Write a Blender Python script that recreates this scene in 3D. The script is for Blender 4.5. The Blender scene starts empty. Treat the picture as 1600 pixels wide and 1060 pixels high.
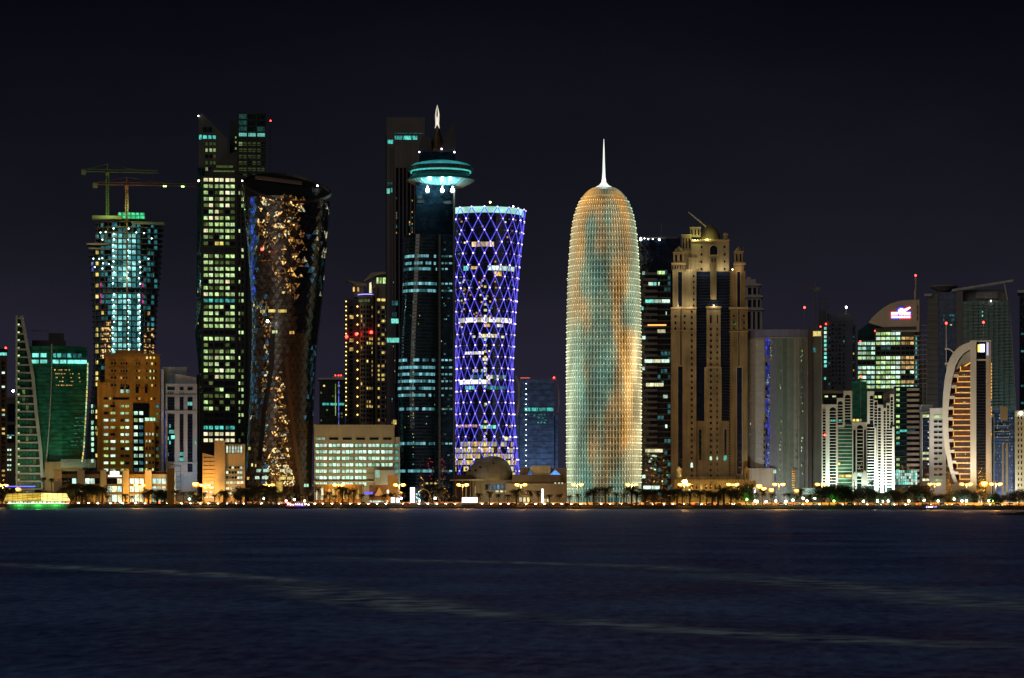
import bpy, math, random
from math import sin, cos, pi, radians, atan2, sqrt
from mathutils import Vector, Matrix
scene = bpy.context.scene
COL = scene.collection
R = random.Random(11)

# ------------------------------------------------------------------ camera
F = 4000.0            # focal length in pixels of the 1600 px wide photograph
CX, HY, EYE = 800.0, 772.0, 8.6
cam_data = bpy.data.cameras.new('camera')
cam = bpy.data.objects.new('camera', cam_data)
COL.objects.link(cam)
cam.location = (0, 0, EYE)
cam.rotation_euler = (pi / 2, 0, 0)
cam_data.sensor_width = 36.0
cam_data.lens = 36.0 * F / 1600.0
cam_data.shift_y = (HY - 530.0) / 1600.0
cam_data.clip_start = 1.0
cam_data.clip_end = 40000.0
scene.camera = cam

# ------------------------------------------------------------------ night sky
world = bpy.data.worlds.new('World')
scene.world = world
world.use_nodes = True
wn = world.node_tree
for n in list(wn.nodes):
    wn.nodes.remove(n)
wo = wn.nodes.new('ShaderNodeOutputWorld')
wb = wn.nodes.new('ShaderNodeBackground')
tc = wn.nodes.new('ShaderNodeTexCoord')
sp = wn.nodes.new('ShaderNodeSeparateXYZ')
rp = wn.nodes.new('ShaderNodeValToRGB')
wn.links.new(tc.outputs['Generated'], sp.inputs[0])
wn.links.new(sp.outputs['Z'], rp.inputs[0])
# uneven city glow: very soft patches of thin high cloud
ns = wn.nodes.new('ShaderNodeTexNoise'); ns.inputs['Scale'].default_value = 3.2; ns.inputs['Detail'].default_value = 5.0; ns.inputs['Roughness'].default_value = .55
mpn = wn.nodes.new('ShaderNodeMapping'); mpn.inputs['Scale'].default_value = (1, 1, 2.6)
wn.links.new(tc.outputs['Generated'], mpn.inputs['Vector']); wn.links.new(mpn.outputs[0], ns.inputs['Vector'])
mr = wn.nodes.new('ShaderNodeMapRange'); mr.inputs[1].default_value = .3; mr.inputs[2].default_value = .7; mr.inputs[3].default_value = .72; mr.inputs[4].default_value = 1.22
wn.links.new(ns.outputs['Fac'], mr.inputs[0])
sc_ = wn.nodes.new('ShaderNodeVectorMath'); sc_.operation = 'SCALE'
wn.links.new(rp.outputs[0], sc_.inputs[0]); wn.links.new(mr.outputs[0], sc_.inputs['Scale'])
wn.links.new(sc_.outputs[0], wb.inputs['Color'])
wn.links.new(wb.outputs[0], wo.inputs[0])
stops = [(0.0, (.0245, .0222, .0400)), (.04, (.0192, .0178, .0315)), (.10, (.0105, .0105, .0170)), (.145, (.0060, .0064, .0105)),
         (.19, (.0026, .0029, .0056)), (.5, (.0018, .002, .004)), (1.0, (.0012, .0014, .003))]
el = rp.color_ramp.elements
while len(el) < len(stops):
    el.new(0.5)
for e, (p, c) in zip(el, stops):
    e.position = p
    e.color = (*c, 1)
wb.inputs['Strength'].default_value = .9

# the faint warm glow of the city behind the camera / low moon
sun = bpy.data.lights.new('moon', 'SUN')
sun.energy = 0.36
sun.angle = radians(45)
sun.color = (1.0, .88, .72)
so = bpy.data.objects.new('moon', sun)
COL.objects.link(so)
so.rotation_euler = (radians(66), 0, radians(-32))

vs = scene.view_settings
vs.view_transform = 'Standard'
vs.look = 'None'
vs.exposure = 0.0
vs.gamma = 1.0
vs.use_curve_mapping = False
cy = scene.cycles
cy.max_bounces = 5
cy.diffuse_bounces = 2
cy.glossy_bounces = 3
cy.transmission_bounces = 3
cy.use_denoising = True
cy.use_light_tree = True
cy.sample_clamp_indirect = 3.0
cy.caustics_reflective = False
cy.caustics_refractive = False

# ------------------------------------------------------------------ materials
MATS = {}
def nodes(name):
    m = bpy.data.materials.new(name)
    m.use_nodes = True
    t = m.node_tree
    return m, t, t.nodes['Principled BSDF']

def mix_rgb(t, fac, a, b, mode='MIX'):
    n = t.nodes.new('ShaderNodeMix')
    n.data_type = 'RGBA'
    n.blend_type = mode
    for sock, v in ((n.inputs[0], fac), (n.inputs[6], a), (n.inputs[7], b)):
        if hasattr(v, 'is_linked'):
            t.links.new(v, sock)
        else:
            sock.default_value = v if not isinstance(v, tuple) else (*v, 1)
    return n.outputs[2]

def obj_noise(t, scale, detail=3.0, vec=(1, 1, 1), rnd=True):
    c = t.nodes.new('ShaderNodeTexCoord')
    mp = t.nodes.new('ShaderNodeMapping')
    mp.inputs['Scale'].default_value = vec
    t.links.new(c.outputs['Object'], mp.inputs['Vector'])
    if rnd:
        oi = t.nodes.new('ShaderNodeObjectInfo')
        mu = t.nodes.new('ShaderNodeMath'); mu.operation = 'MULTIPLY'; mu.inputs[1].default_value = 61.0
        t.links.new(oi.outputs['Random'], mu.inputs[0])
        t.links.new(mu.outputs[0], mp.inputs['Location'])
    n = t.nodes.new('ShaderNodeTexNoise')
    n.inputs['Scale'].default_value = scale
    n.inputs['Detail'].default_value = detail
    t.links.new(mp.outputs[0], n.inputs['Vector'])
    return n.outputs['Fac']

def ramp(t, fac, p0, v0, p1, v1):
    r = t.nodes.new('ShaderNodeMapRange')
    r.inputs[1].default_value = p0; r.inputs[2].default_value = p1
    r.inputs[3].default_value = v0; r.inputs[4].default_value = v1
    t.links.new(fac, r.inputs[0])
    return r.outputs[0]

def math_n(t, op, a, b):
    n = t.nodes.new('ShaderNodeMath'); n.operation = op
    for s, v in ((n.inputs[0], a), (n.inputs[1], b)):
        if hasattr(v, 'is_linked'):
            t.links.new(v, s)
        else:
            s.default_value = v
    return n.outputs[0]

def wall(name, col, rough=.8, var=.35, metal=0.0):
    """stone, concrete, render or metal cladding with blotches and vertical run-off streaks"""
    if name in MATS:
        return MATS[name]
    m, t, b = nodes(name)
    a = obj_noise(t, .09, 5.0, rnd=False)
    s = obj_noise(t, .55, 4.0, (1, 1, .06), rnd=False)
    f = math_n(t, 'MULTIPLY', ramp(t, a, .3, 1 - var, .7, 1.0), ramp(t, s, .3, 1 - var * .8, .75, 1.0))
    c = t.nodes.new('ShaderNodeVectorMath'); c.operation = 'SCALE'
    c.inputs[0].default_value = col
    t.links.new(f, c.inputs['Scale'])
    t.links.new(c.outputs[0], b.inputs['Base Color'])
    b.inputs['Roughness'].default_value = rough
    b.inputs['Metallic'].default_value = metal
    MATS[name] = m
    return m

def glass(name, col, rough=.12, ior=1.7, var=.5):
    """dark curtain-wall glass: panes differ a little in tint and in tilt"""
    if name in MATS:
        return MATS[name]
    m, t, b = nodes(name)
    a = obj_noise(t, .22, 2.0, (1, 1, 1.6))
    f = ramp(t, a, .3, 1 - var, .7, 1.0 + var)
    c = t.nodes.new('ShaderNodeVectorMath'); c.operation = 'SCALE'
    c.inputs[0].default_value = col
    t.links.new(f, c.inputs['Scale'])
    t.links.new(c.outputs[0], b.inputs['Base Color'])
    b.inputs['Roughness'].default_value = rough
    b.inputs['IOR'].default_value = ior
    bp = t.nodes.new('ShaderNodeBump')
    bp.inputs['Strength'].default_value = .25
    bp.inputs['Distance'].default_value = .6
    t.links.new(obj_noise(t, .35, 2.0), bp.inputs['Height'])
    t.links.new(bp.outputs[0], b.inputs['Normal'])
    MATS[name] = m
    return m

def lit(name, col, strength, col2=None, lo=.25, sx=.9, sz=.35, rnd=.62, thr=(.35, .62)):
    """an inhabited lit room seen through its window: ceiling lights, blinds and furniture vary it"""
    if name in MATS:
        return MATS[name]
    m, t, b = nodes(name)
    b.inputs['Base Color'].default_value = (.02, .02, .02, 1)
    b.inputs['Roughness'].default_value = .3
    n1 = obj_noise(t, 1.0, 3.0, (sx, sx, sz))
    f = ramp(t, n1, thr[0], lo, thr[1], 1.0)
    oi = t.nodes.new('ShaderNodeObjectInfo')
    f = math_n(t, 'MULTIPLY', f, ramp(t, oi.outputs['Random'], 0, 1 - rnd, 1, 1 + rnd * .4))
    t.links.new(math_n(t, 'MULTIPLY', f, strength), b.inputs['Emission Strength'])
    if col2:
        n2 = obj_noise(t, .5, 2.0, (1, 1, .6))
        o2 = t.nodes.new('ShaderNodeObjectInfo'); k2 = math_n(t, 'FRACT', math_n(t, 'MULTIPLY', o2.outputs['Random'], 17.3), 0)
        t.links.new(mix_rgb(t, math_n(t, 'MULTIPLY', math_n(t, 'ADD', ramp(t, n2, .4, 0, .6, 1), k2), .5), col, col2), b.inputs['Emission Color'])
    else:
        b.inputs['Emission Color'].default_value = (*col, 1)
    m.cycles.emission_sampling = 'NONE'
    MATS[name] = m
    return m

def lamp_mat(name, col, strength):
    if name in MATS:
        return MATS[name]
    m, t, b = nodes(name)
    b.inputs['Base Color'].default_value = (.1, .1, .1, 1)
    b.inputs['Emission Color'].default_value = (*col, 1)
    b.inputs['Emission Strength'].default_value = strength
    m.cycles.emission_sampling = 'NONE'
    MATS[name] = m
    return m

# ------------------------------------------------------------------ geometry helpers
class MB:
    def __init__(s):
        s.v, s.f, s.m = [], [], []
    def face(s, pts, mi=0):
        i = len(s.v)
        s.v.extend(pts)
        s.f.append(tuple(range(i, i + len(pts))))
        s.m.append(mi)
    def box(s, x0, x1, y0, y1, z0, z1, mi=0):
        i = len(s.v)
        s.v.extend([(x0, y0, z0), (x1, y0, z0), (x1, y1, z0), (x0, y1, z0), (x0, y0, z1), (x1, y0, z1), (x1, y1, z1), (x0, y1, z1)])
        for q in ((0, 1, 5, 4), (1, 2, 6, 5), (2, 3, 7, 6), (3, 0, 4, 7), (4, 5, 6, 7), (3, 2, 1, 0)):
            s.f.append(tuple(i + k for k in q)); s.m.append(mi)
    def rings(s, rings, mi=0, cap=True, closed=True):
        i = len(s.v); n = len(rings[0])
        for r in rings:
            s.v.extend(r)
        for j in range(len(rings) - 1):
            for k in range(n if closed else n - 1):
                a = i + j * n + k; b = i + j * n + (k + 1) % n
                s.f.append((a, b, b + n, a + n)); s.m.append(mi)
        if cap and closed:
            s.f.append(tuple(i + k for k in reversed(range(n)))); s.m.append(mi)
            s.f.append(tuple(i + (len(rings) - 1) * n + k for k in range(n))); s.m.append(mi)
    def plate(s, poly, y0, y1, mi=0):
        """outline in x,z pushed through in y"""
        n = len(poly)
        area = sum(poly[k][0] * poly[(k + 1) % n][1] - poly[(k + 1) % n][0] * poly[k][1] for k in range(n))
        if area < 0:
            poly = poly[::-1]
        s.rings([[(x, y1, z) for x, z in poly], [(x, y0, z) for x, z in poly]], mi)
    def tube(s, pts, r, n=5, mi=0):
        rings = []
        P = [Vector(p) for p in pts]
        for k, p in enumerate(P):
            d = (P[min(k + 1, len(P) - 1)] - P[max(k - 1, 0)]).normalized()
            a = d.orthogonal().normalized() if abs(d.z) > .99 else d.cross(Vector((0, 0, 1))).normalized()
            b = d.cross(a)
            rr = r[k] if isinstance(r, (list, tuple)) else r
            rings.append([tuple(p + (a * cos(2 * pi * q / n) + b * sin(2 * pi * q / n)) * rr) for q in range(n)])
        s.rings(rings, mi)
    def lathe(s, prof, n=24, cx=0, cyy=0, mi=0, sx=1, sy=1):
        s.rings([[(cx + r * sx * cos(2 * pi * q / n), cyy + r * sy * sin(2 * pi * q / n), z) for q in range(n)] for r, z in prof], mi)
    def ball(s, c, r, n=6, mi=0, sz=1):
        prof = [(max(.02 * r, r * sin(pi * k / n)), -r * sz * cos(pi * k / n) + c[2]) for k in range(n + 1)]
        s.lathe(prof, n + 2, c[0], c[1], mi)
    def mesh(s, name, mats, smooth=False):
        me = bpy.data.meshes.new(name)
        me.from_pydata(s.v, [], s.f)
        for m in (mats if isinstance(mats, (list, tuple)) else [mats]):
            me.materials.append(m)
        if len(me.materials) > 1:
            me.polygons.foreach_set('material_index', s.m)
        if smooth:
            me.polygons.foreach_set('use_smooth', [True] * len(s.f))
        me.update()
        return me

def link(name, me, parent=None, kind=None, loc=None, rot=None):
    o = bpy.data.objects.new(name, me)
    COL.objects.link(o)
    if parent:
        o.parent = parent
    if kind:
        o['kind'] = kind
    if loc:
        o.location = loc
    if rot:
        o.rotation_euler = rot
    return o

def tag(o, label, cat, group=None):
    o['label'] = label; o['category'] = cat
    if group:
        o['group'] = group
    return o

G0 = 2.0
_cache = {}
def bar_mesh(name, dx, dy, dz, mat):
    k = ('bar', name, round(dx, 2), round(dy, 2), round(dz, 2), mat.name)
    if k not in _cache:
        b = MB(); b.box(-dx / 2, dx / 2, -dy / 2, dy / 2, -dz / 2, dz / 2)
        _cache[k] = b.mesh(name, mat)
    return _cache[k]

def win_mb(b, w, h, fr, d=.25, arch=False, off=(0, 0, 0), mi=(0, 1)):
    """a window: projecting frame all round, pane set back inside it"""
    def outline(w, h):
        if not arch:
            return [(-w / 2, -h / 2), (w / 2, -h / 2), (w / 2, h / 2), (-w / 2, h / 2)]
        pts = [(-w / 2, -h / 2), (w / 2, -h / 2)]
        z0 = h / 2 - w / 2
        pts += [(w / 2 * cos(pi * k / 6), z0 + w / 2 * sin(pi * k / 6)) for k in range(7)]
        return pts
    ox, oy, oz = off
    A = outline(w, h); Bo = outline(w - 2 * fr, h - 2 * fr)
    f = lambda P, y: [(ox + x, oy + y, oz + z) for x, z in P]
    b.rings([f(A, 0), f(A, -d), f(Bo, -d), f(Bo, -d * .25)], mi[0], cap=False)
    b.face(f(Bo, -d * .25), mi[1])

def win_mesh(w, h, frame, pane, fr, arch):
    k = ('win', round(w, 1), round(h, 1), frame.name, pane.name, arch)
    if k not in _cache:
        b = MB(); win_mb(b, round(w, 1), round(h, 1), fr, arch=arch)
        _cache[k] = b.mesh('window', [frame, pane])
    return _cache[k]

BUILDINGS = {}
class Bd:
    """one building standing at distance D on the line of sight of photo column px"""
    LIMIT = 290
    def __init__(s, name, label, cat, px, D, z0=G0, group=None):
        s.px, s.D, s.z0 = px, D, z0
        X = (px - CX) * D / F
        th = atan2(X, D)
        s.k = D / F; s.kx = s.k * cos(th)
        s.root = bpy.data.objects.new(name, None)
        COL.objects.link(s.root)
        s.root.location = (X, D, z0); s.root.rotation_euler = (0, 0, -th)
        tag(s.root, label, cat, group)
        s.nwin = 0; s.stuff = {}
    def x(s, px): return (px - s.px) * s.kx
    def z(s, py): return EYE + (HY - py) * s.k - s.z0
    def zg(s): return 0.0
    def put(s, name, b, mats, smooth=False, parent=None, kind=None):
        return link(name, b.mesh(name, mats, smooth), parent or s.root, kind)
    def box(s, name, mat, a, c, top, bot=None, y0=0.0, y1=30.0, parent=None):
        b = MB()
        b.box(s.x(a), s.x(c), y0, y1, 0.0 if bot is None else s.z(bot), s.z(top))
        return s.put(name, b, mat, parent=parent)
    def plate(s, name, mat, poly, y0, y1, parent=None):
        b = MB(); b.plate([(s.x(p), s.z(q) if q is not None else 0.0) for p, q in poly], y0, y1)
        return s.put(name, b, mat, parent=parent)
    def bar(s, name, mat, a, c, top, bot, y0, y1, parent=None):
        """a box of its own that shares its mesh with alike ones"""
        dx, dy, dz = s.x(c) - s.x(a), y1 - y0, s.z(top) - s.z(bot)
        return link(name, bar_mesh(name, dx, dy, dz, mat), parent or s.root, None,
                    ((s.x(a) + s.x(c)) / 2, (y0 + y1) / 2, (s.z(top) + s.z(bot)) / 2))
    def win(s, a, c, top, bot, y, frame, pane, fr=.22, arch=False, rotz=0.0, name='window'):
        w, h = abs(s.x(c) - s.x(a)), s.z(top) - s.z(bot)
        X, Z = (s.x(a) + s.x(c)) / 2, (s.z(top) + s.z(bot)) / 2
        s.win3((X, y, Z), w, h, frame, pane, fr, arch, rotz, name)
    def win3(s, loc, w, h, frame, pane, fr=.22, arch=False, rotz=0.0, name='window'):
        if s.nwin < s.LIMIT:
            s.nwin += 1
            link(name, win_mesh(w, h, frame, pane, fr, arch), s.root, None, loc, (0, 0, rotz) if rotz else None)
        else:
            b = s.stuff.setdefault((frame.name, pane.name), (MB(), frame, pane))[0]
            i = len(b.v)
            win_mb(b, w, h, fr, arch=arch)
            c_, s_ = cos(rotz), sin(rotz)
            for q in range(i, len(b.v)):
                x, yy, z = b.v[q]
                b.v[q] = (loc[0] + x * c_ - yy * s_, loc[1] + x * s_ + yy * c_, loc[2] + z)
    def done(s):
        for b, fr, pa in s.stuff.values():
            s.put('windows', b, [fr, pa], kind='stuff')
        s.stuff = {}
    def lamp(s, px, py, y, mat, r, name='lamp', light=None, power=0):
        b = MB(); b.ball((0, 0, 0), r, 5)
        key = ('ball', r, mat.name, name)
        if key not in _cache:
            _cache[key] = b.mesh(name, mat)
        o = link(name, _cache[key], s.root, None, (s.x(px), y, s.z(py)))
        return o
    def world(s, px, y, z):
        c = s.root.rotation_euler[2]
        x = s.x(px)
        return (s.root.location[0] + x * cos(c) - y * sin(c), s.root.location[1] + x * sin(c) + y * cos(c), s.z0 + z)

def lerp_rows(rows):
    """rows of (py, left px, right px, ...) -> function of py"""
    def f(py):
        if py <= rows[0][0]:
            return rows[0][1:]
        for a, b in zip(rows, rows[1:]):
            if py <= b[0]:
                t = (py - a[0]) / (b[0] - a[0])
                return tuple(p + (q - p) * t for p, q in zip(a[1:], b[1:]))
        return rows[-1][1:]
    return f

def frange(a, b, st):
    out = []
    while a <= b:
        out.append(a); a += st
    return out

GROUND_PY = 788
flood_n = 0
def flood(loc, target, col, power, angle=70, size=.6, label=None, group='added floodlights at the foot of the towers', blend=.8):
    """a floodlight lamp put in to light a facade, with an added fixture on the ground"""
    global flood_n
    L = bpy.data.lights.new('floodlight_lamp', 'SPOT')
    L.energy = power; L.color = col; L.spot_size = radians(angle); L.spot_blend = blend; L.shadow_soft_size = size
    d = Vector(target) - Vector(loc)
    root = bpy.data.objects.new('floodlight', None); COL.objects.link(root)
    root.location = (loc[0], loc[1], G0)
    tag(root, label or 'floodlight', 'floodlight', group)
    b = MB(); h = loc[2] - G0
    b.box(-.5, .5, -.25, .25, h - .9, h - .1); b.box(-.08, .08, -.08, .08, 0, h - .9); b.box(-.4, .4, -.4, .4, 0, .12)
    link('housing', b.mesh('housing', wall('fixture_metal', (.08, .08, .08), .5)), root)
    b = MB(); b.box(-.42, .42, .25, .3, h - .8, h - .2)
    link('lens', b.mesh('lens', lamp_mat('flood_lens_%d' % flood_n, col, 8)), root)
    lo = bpy.data.objects.new('floodlight_lamp', L); COL.objects.link(lo)
    lo.location = (0, .9, h)
    lo.rotation_euler = d.to_track_quat('-Z', 'Y').to_euler()
    lo.parent = root
    flood_n += 1
# ------------------------------------------------------------------ sea, shore, land, road
def shore_y(x):
    return 1476.0 - .387 * x
def shore_D(px):
    return 1476.0 / (1 + .387 * (px - CX) / F)
def at(px, off, z=G0):
    """ground point on the line of sight of column px, 'off' metres behind the sea wall"""
    D = shore_D(px) + off
    return Vector(((px - CX) * D / F, D, z))

# water
m, t, b = nodes('sea_water')
b.inputs['IOR'].default_value = 1.33
b.inputs['Metallic'].default_value = .85
c = t.nodes.new('ShaderNodeTexCoord')
def wnoise(sc, vec, det=5.0):
    mp = t.nodes.new('ShaderNodeMapping'); mp.inputs['Scale'].default_value = vec
    mp.inputs['Rotation'].default_value = (0, 0, radians(9))
    t.links.new(c.outputs['Object'], mp.inputs['Vector'])
    n = t.nodes.new('ShaderNodeTexNoise'); n.inputs['Scale'].default_value = sc; n.inputs['Detail'].default_value = det
    t.links.new(mp.outputs[0], n.inputs['Vector'])
    return n.outputs['Fac']
big = wnoise(.035, (1.2, 1, 1))
fine = wnoise(.55, (1.5, .62, 1), 7.0)
bp = t.nodes.new('ShaderNodeBump'); bp.inputs['Strength'].default_value = .75; bp.inputs['Distance'].default_value = 1.1
t.links.new(fine, bp.inputs['Height'])
t.links.new(bp.outputs[0], b.inputs['Normal'])
t.links.new(mix_rgb(t, ramp(t, math_n(t, 'ADD', math_n(t, 'MULTIPLY', big, .5), math_n(t, 'MULTIPLY', fine, .5)), .38, 0, .60, 1), (.026, .070, .60), (.23, .44, 1.0)), b.inputs['Base Color'])  # light and dark of the ripples painted into the base colour
t.links.new(ramp(t, big, .35, .50, .65, .66), b.inputs['Roughness'])
WATER = m
w = MB()
w.face([(-6000, -600, 0), (6000, -600, 0), (6000, 9000, 0), (-6000, 9000, 0)])
link('sea', w.mesh('sea', WATER), None, 'structure')

# land behind the shore line, out to the horizon
m = wall('city_ground', (.10, .085, .065), .9)
w = MB()
xs = [-6000, 3700]
w.face([(xs[0], shore_y(xs[0]) + 5, G0), (xs[1], shore_y(xs[1]) + 5, G0), (12000, 60, G0), (12000, 30000, G0), (-12000, 30000, G0), (-12000, shore_y(-6000), G0)])
link('ground', w.mesh('ground', m), None, 'structure')

def strip(name, mat, o0, o1, z, px0=-120, px1=1720, kind='structure', thick=0):
    x0, x1 = -420, 340
    w = MB()
    if thick:
        a, bq, c_, d = (x0, shore_y(x0) + o0), (x1, shore_y(x1) + o0), (x1, shore_y(x1) + o1), (x0, shore_y(x0) + o1)
        w.rings([[(p[0], p[1], z - thick) for p in (a, bq, c_, d)], [(p[0], p[1], z) for p in (a, bq, c_, d)]])
    else:
        w.face([(x0, shore_y(x0) + o0, z), (x1, shore_y(x1) + o0, z), (x1, shore_y(x1) + o1, z), (x0, shore_y(x0) + o1, z)])
    return link(name, w.mesh(name, mat), None, kind)
# sloping sea wall, planted bank, promenade, kerbs, road
w = MB()
for x0 in range(-6000, 3700, 100):
    x1 = x0 + 100
    w.face([(x0, shore_y(x0), -.5), (x1, shore_y(x1), -.5), (x1, shore_y(x1) + 1.2, .9), (x0, shore_y(x0) + 1.2, .9)])
    w.face([(x0, shore_y(x0) + 1.2, .9), (x1, shore_y(x1) + 1.2, .9), (x1, shore_y(x1) + 5.02, G0), (x0, shore_y(x0) + 5.02, G0)])
link('sea_wall', w.mesh('sea_wall', wall('sea_wall_stone', (.06, .05, .04), .9)), None, 'structure')
strip('lawn_ground', wall('lawn', (.02, .04, .012), .95), 5.5, 11, G0 + .004)
strip('promenade', wall('promenade_paving', (.32, .26, .20), .8), 11, 17, G0 + .12, thick=.14)
strip('kerb', wall('kerb_stone', (.4, .38, .34), .8), 17, 17.3, G0 + .14, thick=.16)
strip('road', wall('asphalt', (.06, .055, .05), .7), 17.3, 38, G0 + .008)
strip('kerb', wall('kerb_stone', (.4, .38, .34), .8), 27, 29.5, G0 + .14, thick=.16)
strip('pavement', wall('promenade_paving', (.32, .26, .20), .8), 38, 46, G0 + .12, thick=.14)
for o in (20.6, 23.9, 32.2, 35.1):
    w = MB()
    for x0 in range(-415, 335, 9):
        w.face([(x0, shore_y(x0) + o, G0 + .013), (x0 + 4, shore_y(x0 + 4) + o, G0 + .013), (x0 + 4, shore_y(x0 + 4) + o + .16, G0 + .013), (x0, shore_y(x0) + o + .16, G0 + .013)])
    link('lane_marking', w.mesh('lane_marking', wall('road_paint', (.75, .75, .7), .6)), None, 'structure')
# riprap boulders along the foot of the wall
w = MB()
for k in range(1500):
    x = R.uniform(-400, 320); y = shore_y(x) + R.uniform(-1.4, 1.6); r = R.uniform(.25, .75)
    q = [(x + r * R.uniform(.7, 1.2) * cos(a), y + r * R.uniform(.7, 1.2) * sin(a)) for a in (0.3, 1.4, 2.5, 3.7, 4.9, 5.7)]
    w.rings([[(u, v, -.5) for u, v in q], [(u, v, R.uniform(.1, .5)) for u, v in q], [(x + (u - x) * .5, y + (v - y) * .5, R.uniform(.5, .9)) for u, v in q]])
o = link('boulders', w.mesh('boulders', wall('boulder', (.10, .09, .075), .9)), None, 'stuff')
tag(o, 'dark riprap boulders lying along the foot of the sea wall', 'boulders')
# short dark breakwater in the lower right of the bay
w = MB()
for k in range(420):
    u = R.random(); v = R.gauss(0, 1)
    x = 196 + u * 60; y = 1040 + v * 3 + (1 - u) * 6; r = R.uniform(.4, 1.0)
    zt = (.35 + 1.7 * min(1, u * 2.6)) * max(.2, 1 - abs(v) * .45)
    q = [(x + r * R.uniform(.7, 1.2) * cos(a), y + r * R.uniform(.7, 1.2) * sin(a)) for a in (0.3, 1.4, 2.5, 3.7, 4.9, 5.7)]
    w.rings([[(p_, s_, -.5) for p_, s_ in q], [(p_, s_, zt * .7) for p_, s_ in q], [(x + (p_ - x) * .5, y + (s_ - y) * .5, zt) for p_, s_ in q]])
o = link('breakwater', w.mesh('breakwater', wall('breakwater_rock', (.035, .03, .03), .9)), None, 'stuff')
tag(o, 'dark rubble breakwater running in from the right edge of the bay', 'breakwater')

# foam wakes left by passing boats
def wake(pts, w0, label, dens=1.0, spark=False):
    P = []
    for px, py, hw in pts:
        D = EYE * F / (py - HY)
        P.append((Vector(((px - CX) * D / F, D, .02)), hw))
    v, f, uv = [], [], []
    N = 10
    S = []
    for a, b_ in zip(P, P[1:]):
        for k in range(12):
            q = k / 12
            S.append((a[0].lerp(b_[0], q), a[1] + (b_[1] - a[1]) * q))
    S.append((P[-1][0], P[-1][1]))
    for i, (p, hw) in enumerate(S):
        d = (S[min(i + 1, len(S) - 1)][0] - S[max(i - 1, 0)][0]).normalized()
        nrm = Vector((-d.y, d.x, 0))
        for j in range(N + 1):
            s_ = -1 + 2 * j / N
            v.append(tuple(p + nrm * hw * 1.35 * s_)); uv.append((i / (len(S) - 1), j / N))
    for i in range(len(S) - 1):
        for j in range(N):
            a = i * (N + 1) + j
            f.append((a, a + N + 1, a + N + 2, a + 1))
    me = bpy.data.meshes.new('wake'); me.from_pydata(v, [], f)
    lay = me.uv_layers.new(name='UVMap')
    for lp in me.loops:
        lay.data[lp.index].uv = uv[lp.vertex_index]
    m, t, b = nodes('wake_foam')
    b.inputs['Base Color'].default_value = (.48, .70, 1.0, 1)
    b.inputs['Roughness'].default_value = .8
    c = t.nodes.new('ShaderNodeTexCoord'); s3 = t.nodes.new('ShaderNodeSeparateXYZ')
    t.links.new(c.outputs['UV'], s3.inputs[0])
    def hump(sock, power):
        k = math_n(t, 'MULTIPLY', math_n(t, 'SUBTRACT', sock, .5), 2)
        k = math_n(t, 'SUBTRACT', 1, math_n(t, 'POWER', math_n(t, 'ABSOLUTE', k, 0), 2))
        return math_n(t, 'POWER', k, power)
    mp = t.nodes.new('ShaderNodeMapping'); mp.inputs['Scale'].default_value = (.5, .5, 1)
    t.links.new(c.outputs['Object'], mp.inputs['Vector'])
    n = t.nodes.new('ShaderNodeTexNoise'); n.inputs['Scale'].default_value = .6; n.inputs['Detail'].default_value = 8
    t.links.new(mp.outputs[0], n.inputs['Vector'])
    al = math_n(t, 'MULTIPLY', math_n(t, 'MULTIPLY', hump(s3.outputs['Y'], 2.2), hump(s3.outputs['X'], .6)), ramp(t, n.outputs['Fac'], .38, .0, .66, 1.0))
    al = math_n(t, 'MULTIPLY', al, dens * 3.8)
    if spark:  # glints painted as white specks in the foam colour
        n2 = t.nodes.new('ShaderNodeTexNoise'); n2.inputs['Scale'].default_value = 3.4; n2.inputs['Detail'].default_value = 1
        mp2 = t.nodes.new('ShaderNodeMapping'); mp2.inputs['Scale'].default_value = (1, .25, 1)
        t.links.new(c.outputs['Object'], mp2.inputs['Vector']); t.links.new(mp2.outputs[0], n2.inputs['Vector'])
        sp_ = math_n(t, 'MULTIPLY', ramp(t, n2.outputs['Fac'], .74, 0, .78, 1), ramp(t, al, .05, 0, .3, 1))
        al = math_n(t, 'MAXIMUM', al, sp_)
        t.links.new(mix_rgb(t, sp_, (.48, .70, 1.0), (1, 1, 1)), b.inputs['Base Color'])
    t.links.new(al, b.inputs['Alpha'])
    me.materials.append(m)
    o = link('wake', me, None, 'stuff')
    tag(o, label, 'wake')
wake([(-40, 880, 6), (150, 889, 5), (300, 896, 4.5), (430, 906, 3.5), (540, 917, 3)], 0, 'long pale wake crossing the left half of the bay', .5)
wake([(420, 908, 6), (540, 930, 6.5), (680, 953, 5.5), (820, 966, 4), (900, 968, 4)], 0, 'broad smoky wake in the middle of the dark water', .42)
wake([(760, 962, 3.5), (900, 970, 3.8), (1020, 982, 3.6), (1200, 994, 3.6), (1400, 1004, 4), (1660, 1018, 5)], 0, 'sparkling wake low in the bay under the domed round tower', .42, True)
wake([(500, 870, 5), (680, 877, 5), (860, 881, 5), (1000, 885, 6), (1140, 895, 6)], 0, 'thin sparkling wake below the blue lattice tower reflection', .42, True)
wake([(1050, 893, 8), (1200, 905, 8), (1400, 925, 8), (1560, 948, 8), (1680, 960, 8)], 0, 'faint wide wake crossing the right half of the bay', .3)
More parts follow.
